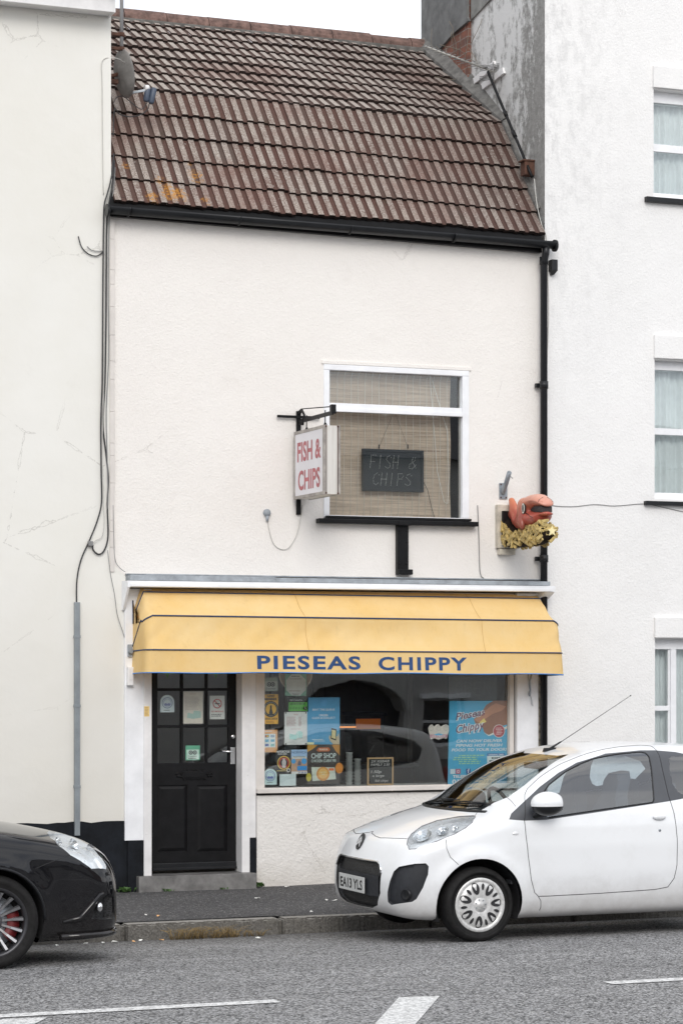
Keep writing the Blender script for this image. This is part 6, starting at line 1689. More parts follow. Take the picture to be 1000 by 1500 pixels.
# ---------------------------------------------------------------- white hatchback
AR = [(0, .285, .345), (2.34, .285, .345)]
prof = [(-.60, .20), (-.68, .25), (-.712, .34), (-.715, .48), (-.690, .60), (-.655, .69), (-.615, .755), (-.53, .80), (-.35, .865), (-.15, .925), (.02, .965),
        (.20, 1.045), (.45, 1.19), (.70, 1.315), (.88, 1.375), (1.08, 1.425), (1.35, 1.455), (1.65, 1.462), (1.95, 1.455), (2.25, 1.432), (2.48, 1.38), (2.57, 1.25), (2.64, 1.02), (2.70, .85), (2.72, .60), (2.70, .36), (2.62, .22), (2.2, .185), (1.0, .18), (.0, .18), (-.4, .185)]
Wz = [(.15, .74), (.20, .765), (.30, .79), (.5, .812), (.7, .812), (.85, .798), (.95, .775), (1.02, .75), (1.10, .722), (1.25, .665), (1.38, .60), (1.46, .53), (1.6, .45)]
Wx = [(-.8, .70), (-.7, .80), (-.6, .87), (-.45, .93), (-.25, .972), (0, .99), (.4, 1.0), (1.6, 1.0), (2.2, .985), (2.5, .94), (2.75, .86)]
c1 = Car(prof, Wz, Wx, (-.30, 2.3, -.42, .42, .40, .72), (-1.0, 3.0, -1.0, 1.0, 0.0, 1.75), (132, 60, 50), .24, .055, AR, k=.11)
c1.place(7.61, -3.10, -.102, 1); c1.hw = .80
root = thing('white_car', 'small white hatchback parked facing left in front of the shop, half out of the frame', 'car', (8.6, -3.10, -.10))
Z2 = lambda x, y: (480+x/3.125, 1070+y/3.125)     # enlarged crop -> photo pixels
Z3 = lambda x, y: (700+x/3.3333, 1060+y/3.3333)
def side_pts(pix, Zf, yq=-.7):
    return [c1.ray(*Zf(*q)) for q in pix]
n_side = Vector((0, -1, 0))
for (cx, cz, r) in AR:      # wheel openings
    for sd in (-1, 1):
        pts = [Vector((cx+r*math.cos(2*math.pi*i/48), sd*.8, cz+r*math.sin(2*math.pi*i/48))) for i in range(48)]
        c1.cut(pts, (0, sd, 0), 99, only=lambda f: abs(f.calc_center_median().y) > .35)
for f in c1.bm.faces:       # bottom of the openings
    c = f.calc_center_median()
    for (cx, cz, r) in AR:
        if abs(c.x-cx) < r*.96 and abs(c.y) > .45 and c.z < .24: f[c1.lay] = 99
flatten = lambda pts: [Vector((p.x, -.8, p.z)) for p in pts]
door = flatten(side_pts([(228, 480), (225, 440), (227, 345), (240, 318), (300, 262), (400, 198), (520, 150), (620, 124), (700, 112), (790, 106), (840, 109), (868, 130), (900, 232), (926, 345), (955, 440), (970, 560), (969, 690), (955, 755), (925, 797), (860, 810), (600, 828), (340, 842), (293, 843), (275, 825), (258, 760), (243, 640), (232, 540)], Z3))
dlo = flatten(side_pts([(150, 468), (160, 440), (215, 388), (300, 308), (390, 240), (480, 190), (620, 146), (790, 130), (862, 130), (960, 138), (1060, 160)], Z3))
dlo += [Vector((2.22, -.8, 1.30)), Vector((2.30, -.8, 1.22)), Vector((2.24, -.8, 1.10)), Vector((2.0, -.8, 1.05))]
dlo += flatten(side_pts([(1000, 366), (925, 380), (600, 430), (330, 470), (225, 474)], Z3))
gls = flatten(side_pts([(322, 332), (345, 298), (430, 232), (500, 196), (560, 172), (680, 149), (790, 139), (815, 144), (832, 162), (842, 210), (850, 290), (856, 370), (850, 383), (600, 417), (345, 455), (322, 456), (314, 400)], Z3))
qgl = flatten(side_pts([(930, 170), (945, 160), (1010, 162)], Z3))+[Vector((2.14, -.8, 1.275)), Vector((2.20, -.8, 1.21)), Vector((2.12, -.8, 1.12))]+flatten(side_pts([(1000, 348), (975, 335), (950, 300), (935, 240)], Z3))
for sd in (-1, 1):
    tr = (lambda pts: pts) if sd < 0 else mir
    nn = (0, sd, 0); on = lambda f, sd=sd: f.calc_center_median().y*sd > .3
    c1.cut(tr(door), nn, 1, only=on)
    c1.cut(tr(dlo), nn, 2, only=lambda f, on=on: on(f) and True)
    c1.cut(tr(gls), nn, 3, only=on); c1.cut(tr(qgl), nn, 3, only=on)
# windscreen
half = [c1.ray(*p) for p in (Z2(600, 352), Z2(690, 350), Z2(760, 330), Z2(830, 302), Z2(900, 250), Z2(1000, 170), (820, 1111.5), (832, 1105))]
half = [p for p in half]
bx = half[0].x; half[0].y = min(half[0].y, -.02)
topc = Vector((.865, 0, 0)); wsn = Vector((-.5, 0, .86))
half = [Vector((.025, 0, .98)), Vector((.03, -.2, .98)), Vector((.055, -.4, .98)), Vector((.12, -.52, 1.0))]+half[2:]+[Vector((.885, -.3, 1.38)), Vector((.875, 0, 1.38))]
ws = half+[Vector((p.x, -p.y, p.z)) for p in half[1:-1][::-1]]
c1.cut(ws, wsn, 6, only=lambda f: f.calc_center_median().z > .9 and f.calc_center_median().x < 1.0)
rw_ = [Vector((2.5, y, z)) for y, z in ((-.50, 1.30), (.50, 1.30), (.60, 1.04), (.5, 1.0), (-.5, 1.0), (-.60, 1.04))]
c1.cut(rounded(rw_, .05), (1, 0, .25), 3, only=lambda f: f.calc_center_median().x > 2.3)
# headlamp
hl = [c1.ray(*Z2(*q)) for q in ((362, 520), (366, 498), (382, 474), (430, 438), (500, 412), (600, 394), (668, 390), (674, 396), (660, 422), (630, 446), (580, 474), (500, 506), (400, 542), (372, 544))]
hn = Vector((-.62, -.62, .48))
fog = [c1.ray(*Z2(*q)) for q in ((275, 785), (273, 740), (284, 690), (302, 645), (325, 624), (400, 610), (448, 608), (461, 622), (458, 660), (435, 720), (405, 772), (385, 785), (290, 799))]
fn = Vector((-.85, -.52, .05))
for sd in (-1, 1):
    tr = (lambda pts: pts) if sd < 0 else mir
    m = lambda v, sd=sd: Vector((v.x, v.y if sd < 0 else -v.y, v.z))
    c1.cut(tr(hl), m(hn), 7, only=lambda f, sd=sd: f.calc_center_median().y*sd > .2 and f.calc_center_median().z > .6 and f.calc_center_median().x < .3)
    c1.cut(tr(fog), m(fn), 8, only=lambda f, sd=sd: f.calc_center_median().y*sd > .2 and f.calc_center_median().x < 0)
# grille opening
gr = [c1.ray(*Z2(*q)) for q in ((215, 598), (240, 612), (246, 650), (240, 745), (228, 800), (205, 812))]
gh = [Vector((-.7, 0, gr[0].z+.002))]+[Vector((-.7, p.y, p.z)) for p in gr]+[Vector((-.7, 0, gr[-1].z-.004))]
gpts = gh+[Vector((p.x, -p.y, p.z)) for p in gh[1:-1][::-1]]
c1.cut(gpts, (-1, 0, 0), 9, only=lambda f: f.calc_center_median().x < -.4)
def recess(mb, vec, mat_inside=None):
    fs_ = list(mb.bm.faces); r_ = bmesh.ops.extrude_face_region(mb.bm, geom=fs_)
    vs = [g for g in r_['geom'] if isinstance(g, bmesh.types.BMVert)]
    for v in vs: v.co += Vector(vec)
    bmesh.ops.delete(mb.bm, geom=[f for f in fs_ if f.is_valid], context='FACES_ONLY'); return mb
body = finish_car(c1, root, M['car_white'], M['car_glass'], AR, True)
def split_side(tagv, name, mat, parent=None, vec=None, sgn=(-1, 1), test=None):
    os = []
    for sd in sgn:
        mb = c1.extract(tagv)
        bmesh.ops.delete(mb.bm, geom=[f for f in mb.bm.faces if f.calc_center_median().y*sd < 0 or (test and not test(f.calc_center_median()))], context='FACES')
        if not len(mb.bm.faces): mb.bm.free(); continue
        if vec is not None: recess(mb, Vector((vec[0], vec[1]*(-sd), vec[2])))
        os.append(c1.out(mb, name, mat, parent or root))
    return os
doors = split_side(1, 'door', M['car_white'])
split_side(2, 'window_surround', simple('satin_black_frame', (.075, .08, .09), .45, var=.1), vec=None)
split_side(3, 'side_window', M['car_glass'], test=lambda c: c.x < 1.62 and abs(c.y) > .55 and c.x < 1.58)
split_side(3, 'quarter_window', M['car_glass'], test=lambda c: 1.58 <= c.x < 2.35)
rwm = c1.extract(3); bmesh.ops.delete(rwm.bm, geom=[f for f in rwm.bm.faces if f.calc_center_median().x < 2.4], context='FACES'); c1.out(rwm, 'rear_window', M['car_glass'], root)
wsm = c1.extract(6); c1.out(wsm, 'windscreen', M['screen_glass'], root)
for sd in (-1, 1):
    # lamp: reflector bucket below a clear lens
    def only_side(mb, sd=sd): bmesh.ops.delete(mb.bm, geom=[f for f in mb.bm.faces if f.calc_center_median().y*sd < 0], context='FACES'); return mb
    mm = Vector((.62, -sd*.62*1.0, -.48)).normalized(); mm = Vector((mm.x, abs(mm.y)*(-sd), mm.z))
    lb_ = only_side(c1.extract(7)); lens_o = c1.out(lb_, 'headlight', M['lens'], root)
    b = MB(); hp_ = [Vector((p.x, abs(p.y)*sd, p.z)) for p in hl]; b.tube([c1.bvh.find_nearest(p)[0] for p in hp_+hp_[:1]], .0035, 6); c1.out(b, 'lamp_seal', simple('lamp_seal', (.16, .16, .17), .6), lens_o)
    bk = only_side(c1.extract(7)); recess(bk, mm*.065); c1.out(bk, 'reflector', M['reflector_m'], lens_o)
    hc_ = sum(hl, Vector())/len(hl); hc_ = Vector((hc_.x, abs(hc_.y)*sd, hc_.z))
    for (dx_, dy_, dz_, rr_) in ((-.115, .05, -.035, .074), (.015, -.02, .018, .050), (.10, -.06, .052, .030)):
        hn_ = c1.bvh.find_nearest(hc_+Vector((dx_, sd*-dy_, dz_))); ax_n = (hn_[1]-mm*.6).normalized(); cc = hn_[0]-hn_[1]*.040
        b = MB(); b.lathe([(rr_*.25, -.01), (rr_*.5, -.005), (rr_*.85, .012), (rr_*.95, .024), (rr_, .024)], (0, 0, 0), ax_n, 24)
        for v in b.bm.verts: v.co = v.co+cc
        c1.out(b, 'lamp_bowl', M['chrome'], lens_o)
        b = MB(); b.sphere(cc-mm*.004, rr_*.38, 12, 8); c1.out(b, 'bulb', M['lens'] if rr_ > .05 else M['steel'], lens_o)
    fb_ = only_side(c1.extract(8)); recess(fb_, Vector((.022, -sd*.012, 0))); fo = c1.out(fb_, 'fog_recess', M['bumper_black'], root)
    fc = sum(fog, Vector())/len(fog); fc = c1.bvh.find_nearest(Vector((fc.x-.02, abs(fc.y)*sd, fc.z-.085)))[0]+Vector((.018, 0, 0))
    b = MB(); b.lathe([(0, .012), (.034, .012), (.040, .016), (.042, -.01)], fc, Vector((-.85, sd*.45, 0)), 24); c1.out(b, 'fog_blank', M['black_plastic'], fo)
gm = c1.extract(9); recess(gm, (.035, 0, 0)); c1.out(gm, 'grille', M['grille'], root)
def surf(x, y, z, off=0):
    h = c1.bvh.find_nearest(Vector((x, y, z))); return h[0]+h[1]*off
# chrome hoop at the top of the grille and the plate carrier
yt = gr[1].y; zt0 = gr[0].z; yb_ = gr[2].y; zb0 = gr[2].z
def frontpt(y, z, off=0):
    h = c1.bvh.ray_cast(Vector((-1.2, y, z)), Vector((1, 0, 0)))
    return h[0]+h[1]*off if h[0] is not None else Vector((-.7, y, z))
hoop = [frontpt(yb_*1.0, zb0-.008, .004), frontpt(yt*1.01, zt0-.02, .004)]+[frontpt(yt*(1-2*i/20), zt0-.001, .004) for i in range(1, 20)]+[frontpt(-yt*1.01, zt0-.02, .004), frontpt(-yb_, zb0-.008, .004)]
b = MB(); b.tube(hoop, .008, 8); c1.out(b, 'grille_trim', M['chrome'], root)
pz0 = (c1.ray(*Z2(130, 737)).z); pz1 = (c1.ray(*Z2(130, 665)).z)
b = MB(); n = 16
zA, zB = pz0-.012, pz1+.022
def fp_(y, z, off): 
    q = frontpt(y, z); return Vector((q.x-off, y, z))
xs_front = min(frontpt(0, z).x for z in (pz0, pz1))
cols = []
for i in range(n+1):
    y = yt*1.0*(1-2*i/n); q = min(frontpt(y, zA).x, frontpt(y, zB).x)+.006
    cols.append((Vector((q, y, zA)), Vector((q, y, zB)), Vector((q+.03, y, zA)), Vector((q+.03, y, zB))))
for p, q in zip(cols, cols[1:]): b.face([p[0], p[1], q[1], q[0]], smooth=True); b.face([p[1], p[3], q[3], q[1]]); b.face([p[0], q[0], q[2], p[2]])
bmesh.ops.recalc_face_normals(b.bm, faces=list(b.bm.faces)); c1.out(b, 'plate_carrier', M['bumper_black'], root)
px_ = cols[n//2][0].x-.010; hw_ = .255; b = MB()
ph = (pz1-pz0)/2; pc = (pz0+pz1)/2
b.box(px_-.004, px_+.004, -hw_, hw_, pc-ph, pc+ph, .002); npo = c1.out(b, 'number_plate', simple('plate_white', (.60, .61, .60), .4, var=.08), root)
q0_ = c1.w((px_-.0052, hw_-.03, pc-ph*.62)); text('lettering', 'EA13 YLS', cm((.012, .012, .012)), npo, q0_, (0, -1, 0), (0, 0, 1), ph*1.24, 2*hw_-.06, .022, 0)
# badge
bc = c1.ray(*Z2(184, 514)); bc.y = 0; hb = c1.bvh.ray_cast(Vector((-1.3, 0, bc.z)), Vector((1, 0, 0))); bn = hb[1]; bcp = hb[0]
up_ = (Vector((0, 0, 1))-bn*bn.z).normalized(); rt_ = up_.cross(bn)
b = MB(); b.prism([bcp+bn*.001+rt_*.052*math.cos(a)+up_*.068*math.sin(a) for a in [2*math.pi*i/28 for i in range(28)]], bn*.008); bdg = c1.out(b, 'badge', M['black_plastic'], root)
b = MB()
for dz_ in (-.018, .012):
    for sg in (-1, 1):
        b.prism([bcp+bn*.0095+up_*(dz_+.030), bcp+bn*.0095+up_*(dz_+.006), bcp+bn*.0095+rt_*sg*.036+up_*(dz_-.028), bcp+bn*.0095+rt_*sg*.036+up_*(dz_-.008)], bn*.004)
c1.out(b, 'chevron', M['chrome'], bdg)
# shut lines
def line3(name, pts, r, parent, mat=None, snap=True):
    P_ = []
    for a, c in zip(pts, pts[1:]):
        for j in range(6):
            p = a.lerp(c, j/6); P_.append(c1.bvh.find_nearest(p)[0] if snap else p)
    P_.append(c1.bvh.find_nearest(pts[-1])[0] if snap else pts[-1])
    b = MB(); b.tube(P_, r, 6); return c1.out(b, name, mat or M['gapm'], parent)
dl = side_pts([(225, 474), (227, 345), (240, 318), (300, 262), (400, 198), (520, 150), (620, 124), (700, 112), (790, 106), (840, 109), (868, 130), (900, 232), (926, 345), (955, 440), (970, 560), (969, 690), (955, 755), (925, 797), (860, 810), (600, 828), (340, 842), (293, 843), (275, 825), (258, 760), (243, 640), (232, 540), (225, 474)], Z3)
line3('panel_gap', dl, .0026, doors[0]); line3('panel_gap', mir(dl), .0026, doors[1] if len(doors) > 1 else doors[0])
bl_ = [c1.ray(*Z2(*q)) for q in ((362, 496), (300, 494), (240, 492), (218, 484), (200, 470))]
lx_, ly_, lz_ = bl_[-1]; bl_ += [frontpt(ly_*f_, lz_+.010*(1-f_*f_)) for f_ in (.75, .5, .25, 0)]
line3('panel_gap', bl_+[Vector((p.x, -p.y, p.z)) for p in bl_[:-1][::-1]], .0028, body)
bs_ = [c1.ray(*Z2(*q)) for q in ((540, 500), (543, 540), (560, 580), (597, 614))]; line3('panel_gap', bs_, .0022, body); line3('panel_gap', mir(bs_), .0022, body)
bk_ = [c1.ray(*Z2(*q)) for q in ((672, 392), (690, 360), (694, 352))]; line3('panel_gap', bk_, .0022, body); line3('panel_gap', mir(bk_), .0022, body)
fl_ = [c1.ray(*Z2(*q)) for q in ((815, 303), (840, 325), (858, 348))]; line3('panel_gap', fl_, .002, body); line3('panel_gap', mir(fl_), .002, body)
sl_ = [c1.ray(*Z3(*q)) for q in ((293, 845), (305, 865), (305, 895), (298, 912))]; line3('panel_gap', sl_, .0024, body)
# window rubber, arch lip
rb2 = side_pts([(322, 332), (345, 298), (430, 232), (500, 196), (560, 172), (680, 149), (790, 139), (815, 144), (832, 162), (842, 210), (850, 290), (856, 372), (850, 385), (600, 420), (345, 458)], Z3)
line3('window_rubber', rb2, .006, doors[0], M['black_plastic']); line3('window_rubber', mir(rb2), .006, doors[-1], M['black_plastic'])
# cowl and wipers
cw = [surf(.01+.35*(y*y), y, .97+.05*y*y) for y in [(-.6+1.2*i/16) for i in range(17)]]
b = MB(); b.tube([p+Vector((0, 0, -.004)) for p in cw], .016, 8); c1.out(b, 'cowl', M['black_plastic'], root)
for (xa_, ya_, xb_, yb2) in ((.06, -.05, .17, -.48), (.07, .42, .12, -.02)):
    b = MB(); A = surf(xa_, ya_, 1.0, .02); B = surf(xb_, yb2, 1.05, .022); mid = surf((xa_+xb_)/2, (ya_+yb2)/2, 1.02, .035)
    b.tube([A, mid, B], .006, 6); A2 = surf(xa_+.02, ya_+.1, 1.0, .010); b.tube([A2, surf((xa_+xb_)/2+.01, (ya_+yb2)/2, 1.02, .012), surf(xb_+.02, yb2-.06, 1.05, .010)], .007, 6)
    c1.out(b, 'wiper', M['black_plastic'], root)
# mirrors, handles, indicators, aerial
for sd in (-1, 1):
    mc = Vector((.52, sd*.885, 1.035)) if sd < 0 else Vector((.66, .80, .99))
    b = MB(); b.sphere(mc, .1, 24, 16, sx=1.36, sy=.95, sz=.92); 
    for v in b.bm.verts:
        if v.co.x > mc.x+.10: v.co.x = mc.x+.10+(v.co.x-mc.x-.10)*.3
    bmesh.ops.delete(b.bm, geom=[v for v in b.bm.verts if v.co.z < mc.z-.022], context='VERTS')
    mo = c1.out(b, 'mirror', M['car_white'], root)
    b = MB(); b.sphere(mc-Vector((0, 0, .001)), .1, 24, 16, sx=1.34, sy=.93, sz=.92)
    for v in b.bm.verts:
        if v.co.x > mc.x+.104: v.co.x = mc.x+.104+(v.co.x-mc.x-.104)*.3
    bmesh.ops.delete(b.bm, geom=[v for v in b.bm.verts if v.co.z > mc.z-.005], context='VERTS')
    b.tube([(.50, sd*.84, .965), (.46, sd*.76, .935), (.40, sd*.73, .93)], [.028, .024, .034], 10)
    c1.out(b, 'mirror_base', M['black_plastic'], mo)
    hp = c1.ray(*Z3(880, 458)); hp = Vector((hp.x, abs(hp.y)*sd, hp.z))
    b = MB(); b.sphere(hp+Vector((0, sd*.014, .006)), .05, 20, 10, sx=1.15, sy=.40, sz=.50); ho = c1.out(b, 'door_handle', M['car_white'], doors[0] if sd < 0 else doors[-1])
    lp = c1.ray(*Z3(885, 521)); b = MB(); b.lathe([(.011, -.002), (.011, .003), (0, .004)], Vector((lp.x, abs(lp.y)*sd, lp.z)), (0, sd, 0), 16); c1.out(b, 'lock', M['steel'], doors[0] if sd < 0 else doors[-1])
    ip = c1.ray(*Z2(858, 472)); b = MB(); b.sphere(Vector((ip.x, abs(ip.y)*sd, ip.z)), .022, 16, 8, sx=1.25, sy=.3, sz=.62); c1.out(b, 'side_indicator', M['reflector_m'], body)
ap = surf(.96, 0, 1.42); b = MB(); b.prism([ap+Vector((-.05, -.012, -.008)), ap+Vector((-.05, .012, -.008)), ap+Vector((.05, .012, -.004)), ap+Vector((.05, -.012, -.004))], (.012, 0, .03)); b.tube([ap+Vector((0, 0, .01)), ap+Vector((.10, 0, .065)), ap+Vector((.12, 0, .075)), ap+Vector((.735, 0, .435))], [.010, .007, .003, .002], 8); b.sphere(ap+Vector((.735, 0, .435)), .006, 8, 6)
c1.out(b, 'roof_aerial', M['black_plastic'], body)
SILV = simple('hubcap_silver', (.68, .68, .67), .42, .3, var=.3, vs=30)
for (x, sd) in ((0, -1), (0, 1), (2.34, -1), (2.34, 1)):
    Zw = road_z(c1.o.y+sd*.72)
    wheel(c1, x, sd*.715, .282, .17, sd, root, 'cap', .203, None, SILV)
# cabin
b = MB(); b.box(.35, 2.5, -.62, .62, .38, .42); b.box(.28, .62, -.66, .66, .70, .93, .05); b.box(.30, 2.5, -.70, -.62, .42, .80); b.box(.30, 2.5, .62, .70, .42, .80); b.box(2.1, 2.55, -.6, .6, .42, .85, .03)
c1.out(b, 'dashboard', M['trim'], root)
for sd in (-1, 1):
    b = MB(); yc = sd*.35
    b.box(.75, 1.25, yc-.24, yc+.24, .45, .62, .06)
    pts = [(-.22, 0), (-.24, .25), (-.20, .45), (-.13, .56), (-.12, .70), (-.07, .76), (.07, .76), (.12, .70), (.13, .56), (.20, .45), (.24, .25), (.22, 0)]
    P_ = [Vector((1.17+.30*v*.8, yc+u, .52+v*.93)) for u, v in pts]; b.prism(P_, (.11, 0, .02)); c1.out(b, 'seat', M['seatm'], root)
b = MB(); b.box(1.72, 1.9, -.56, .56, .45, .98, .05); 
for yc in (-.3, .3): b.box(1.80, 1.88, yc-.13, yc+.13, .98, 1.15, .03)
c1.out(b, 'rear_seat', M['seatm'], root)
b = MB(); cst = Vector((.72, .35, .93)); ax_ = Vector((.88, 0, .42)).normalized(); e1_ = Vector((0, 1, 0)); e2_ = ax_.cross(e1_)
b.tube([cst+e1_*.18*math.cos(2*math.pi*i/28)+e2_*.18*math.sin(2*math.pi*i/28) for i in range(29)], .015, 8); b.tube([cst-e1_*.17, cst, cst+e1_*.17], .014, 6); b.tube([cst, cst-ax_*.2], .03, 8); c1.out(b, 'steering_wheel', M['black_plastic'], root)
b = MB(); b.box(.80, .83, -.11, .11, 1.26, 1.31, .01); c1.out(b, 'rear_mirror', M['black_plastic'], root)
for sd in (-1, 1):
    tp = c1.bvh.find_nearest(Vector((2.66, sd*.68, .95))); b = MB(); b.sphere(tp[0], .09, 16, 10, sx=.5, sy=.7, sz=1.3); c1.out(b, 'tail_light', simple('tail_red', (.35, .02, .02), .2), root)
c1.bm.free()

# ---------------------------------------------------------------- black car, nose into the picture from the left
AB = [(0, .325, .362), (2.63, .325, .362)]
prof2_ = [(-.80, .17), (-.92, .22), (-.955, .30), (-.955, .45), (-.945, .58), (-.91, .68), (-.84, .76), (-.70, .835), (-.45, .905), (-.15, .965), (.15, 1.0), (.32, 1.03),
        (.60, 1.17), (.90, 1.32), (1.15, 1.41), (1.5, 1.455), (1.9, 1.46), (2.4, 1.43), (2.85, 1.35), (3.15, 1.24), (3.30, 1.05), (3.38, .80), (3.36, .45), (3.28, .25), (2.6, .19), (1, .18), (0, .18), (-.5, .175)]
prof = [(x*1.095 if x < 0 else x, z) for x, z in prof2_]
Wz = [(.15, .80), (.22, .85), (.35, .875), (.55, .895), (.72, .895), (.85, .875), (.95, .845), (1.02, .81), (1.15, .745), (1.3, .66), (1.4, .60), (1.5, .52), (1.6, .45)]
Wx = [(-1.09, .70), (-.98, .78), (-.82, .86), (-.55, .93), (-.27, .97), (0, .99), (.4, 1.0), (2.2, 1.0), (2.8, .98), (3.1, .93), (3.4, .83)]
c2 = Car(prof, Wz, Wx, (-.45, 2.9, -.45, .45, .42, .72), (-1.3, 3.7, -1.1, 1.1, 0.0, 1.75), (120, 52, 44), .28, .05, AB, k=.12)
c2.place(3.80, -3.43, -.085, -1); c2.hw = .88
root2 = thing('black_car', 'glossy black car entering from the left edge, with red brake caliper and multi spoke wheel', 'car', (3.0, -3.43, -.085))
for (cx, cz, r) in AB:
    for sd in (-1, 1):
        pts = [Vector((cx+r*math.cos(2*math.pi*i/48), sd*.8, cz+r*math.sin(2*math.pi*i/48))) for i in range(48)]
        c2.cut(pts, (0, sd, 0), 99, only=lambda f: abs(f.calc_center_median().y) > .4)
for f in c2.bm.faces:
    c = f.calc_center_median()
    for (cx, cz, r) in AB:
        if abs(c.x-cx) < r*.96 and abs(c.y) > .5 and c.z < .24: f[c2.lay] = 99
Z4 = lambda x, y: (x/4.1667, 1180+y/4.1667)
side2 = [(.55, .94), (.85, 1.12), (1.15, 1.26), (1.5, 1.335), (2.0, 1.34), (2.5, 1.27), (2.72, 1.16), (2.60, 1.05), (2.0, .99), (1.2, .96)]
dr_ = [(.42, .92), (.45, .60), (.50, .36), (.60, .30), (1.50, .30), (1.58, .45), (1.62, .95)]
for sd in (-1, 1):
    c2.cut([Vector((x, sd*.8, z)) for x, z in dr_][::sd], (0, sd, 0), 1, only=lambda f, sd=sd: f.calc_center_median().y*sd > .3)
    c2.cut(rounded([Vector((x, sd*.8, z)) for x, z in side2], .04), (0, sd, 0), 3, only=lambda f, sd=sd: f.calc_center_median().y*sd > .3)
c2.cut(rounded([Vector((.30, -.66, 1.02)), Vector((.22, 0, 1.02)), Vector((.30, .66, 1.02)), Vector((1.02, .52, 1.38)), Vector((1.02, -.52, 1.38))], .05), (-.5, 0, .86), 6, only=lambda f: f.calc_center_median().z > .95 and f.calc_center_median().x < 1.2)
hl2 = [c2.ray(*Z4(*q)) for q in ((290, 165), (300, 153), (340, 152), (440, 190), (540, 240), (605, 305), (650, 372), (648, 388), (560, 386), (510, 350), (430, 302), (350, 240), (305, 195))]
fg2 = [c2.ray(*Z4(*q)) for q in ((560, 690), (570, 640), (610, 575), (650, 545), (684, 548), (684, 690), (640, 697))]
side_in = [c2.ray(*Z4(*q)) for q in ((590, 440), (600, 405), (632, 405), (636, 440), (625, 500), (600, 520))]
hn2 = Vector((-.55, -.6, .5)); fn2 = Vector((-.9, -.42, 0))
for sd in (-1, 1):
    tr = (lambda pts: pts) if sd < 0 else mir
    m = lambda v, sd=sd: Vector((v.x, v.y if sd < 0 else -v.y, v.z))
    c2.cut(tr(hl2), m(hn2), 7, only=lambda f, sd=sd: f.calc_center_median().y*sd > .1 and f.calc_center_median().x < .3 and f.calc_center_median().z > .5)
    c2.cut(tr(fg2), m(fn2), 8, only=lambda f, sd=sd: f.calc_center_median().y*sd > .1 and f.calc_center_median().x < -.3)
gpt = [(0, .62), (-.13, .60), (-.10, .45), (0, .30)]
c2.cut([Vector((-.9, y, z)) for y, z in ((-.16, .62), (.16, .62), (.12, .42), (0, .27), (-.12, .42))], (-1, 0, 0), 9, only=lambda f: f.calc_center_median().x < -.6)
body2 = finish_car(c2, root2, M['car_black'], M['car_glass'], AB, False)
def one_side(tagv, sd, test=None):
    mb = c2.extract(tagv); bmesh.ops.delete(mb.bm, geom=[f for f in mb.bm.faces if f.calc_center_median().y*sd < 0 or (test and not test(f.calc_center_median()))], context='FACES'); return mb
for sd in (-1, 1):
    mb = one_side(1, sd); c2.out(mb, 'door', M['car_black'], root2)
    mb = one_side(3, sd); c2.out(mb, 'side_window', M['car_glass'], root2)
    mm = Vector((.55, -sd*.6, -.5)).normalized()
    lo_ = c2.out(one_side(7, sd), 'headlight', M['lens'], root2)
    bk = one_side(7, sd); recess(bk, mm*.06); c2.out(bk, 'reflector', M['reflector_m'], lo_)
    hc_ = sum(hl2, Vector())/len(hl2); hc_ = Vector((hc_.x, abs(hc_.y)*sd, hc_.z))
    for (dx_, dy_, dz_, rr_) in ((-.13, -.08, -.06, .05), (.0, .0, .01, .045), (.12, .05, .05, .03)):
        cc = c2.bvh.find_nearest(hc_+Vector((dx_, sd*dy_, dz_)))[0]+mm*.05
        b = MB(); b.lathe([(rr_*.3, -.01), (rr_*.7, .004), (rr_, .03)], (0, 0, 0), -mm, 20)
        for v in b.bm.verts: v.co = v.co+cc
        c2.out(b, 'lamp_bowl', M['chrome'], lo_); b = MB(); b.sphere(cc-mm*.01, rr_*.45, 12, 8); c2.out(b, 'bulb', M['lens'], lo_)
    fo = one_side(8, sd); recess(fo, Vector((.05, -sd*.02, 0))); fo = c2.out(fo, 'air_intake', M['grille'], root2)
    fq = c2.ray(*Z4(622, 618)); fq = Vector((fq.x+.02, abs(fq.y)*sd, fq.z)); b = MB(); b.sphere(fq, .038, 16, 12, sx=.7); c2.out(b, 'fog_lamp', M['chrome'], fo)
    sp_ = [c2.ray(*Z4(*q)) for q in ((385, 712), (490, 690), (560, 610), (612, 545), (632, 532))]; sp_ = [Vector((p.x, abs(p.y)*sd, p.z)) for p in sp_]
    b = MB(); b.tube([c2.bvh.find_nearest(p)[0] for p in sp_], [.012, .022, .020, .018, .008], 8); c2.out(b, 'bumper_fin', M['car_black'], root2)
    seam = [c2.ray(*Z4(*q)) for q in ((422, 302), (340, 335), (270, 363), (218, 386))]; seam = [Vector((p.x, abs(p.y)*sd, p.z)) for p in seam]
    b = MB(); b.tube([c2.bvh.find_nearest(p)[0] for p in seam], .003, 6); c2.out(b, 'panel_gap', M['gapm'], body2)
    lip = [Vector((.0+(.362+.004)*math.cos(a), 0, .325+(.362+.004)*math.sin(a))) for a in [math.pi*(.0+1.0*i/30) for i in range(31)]]
    b = MB(); b.tube([Vector((p.x, sd*(c2.bvh.find_nearest(Vector((p.x, sd*1.0, p.z)))[0].y*sd), p.z)) for p in lip], .010, 8); c2.out(b, 'arch_lip', M['black_plastic'], body2)
gm = c2.extract(9); recess(gm, (.03, 0, 0)); go = c2.out(gm, 'grille', M['grille'], root2)
wsm = c2.extract(6); c2.out(wsm, 'windscreen', M['screen_glass'], root2)
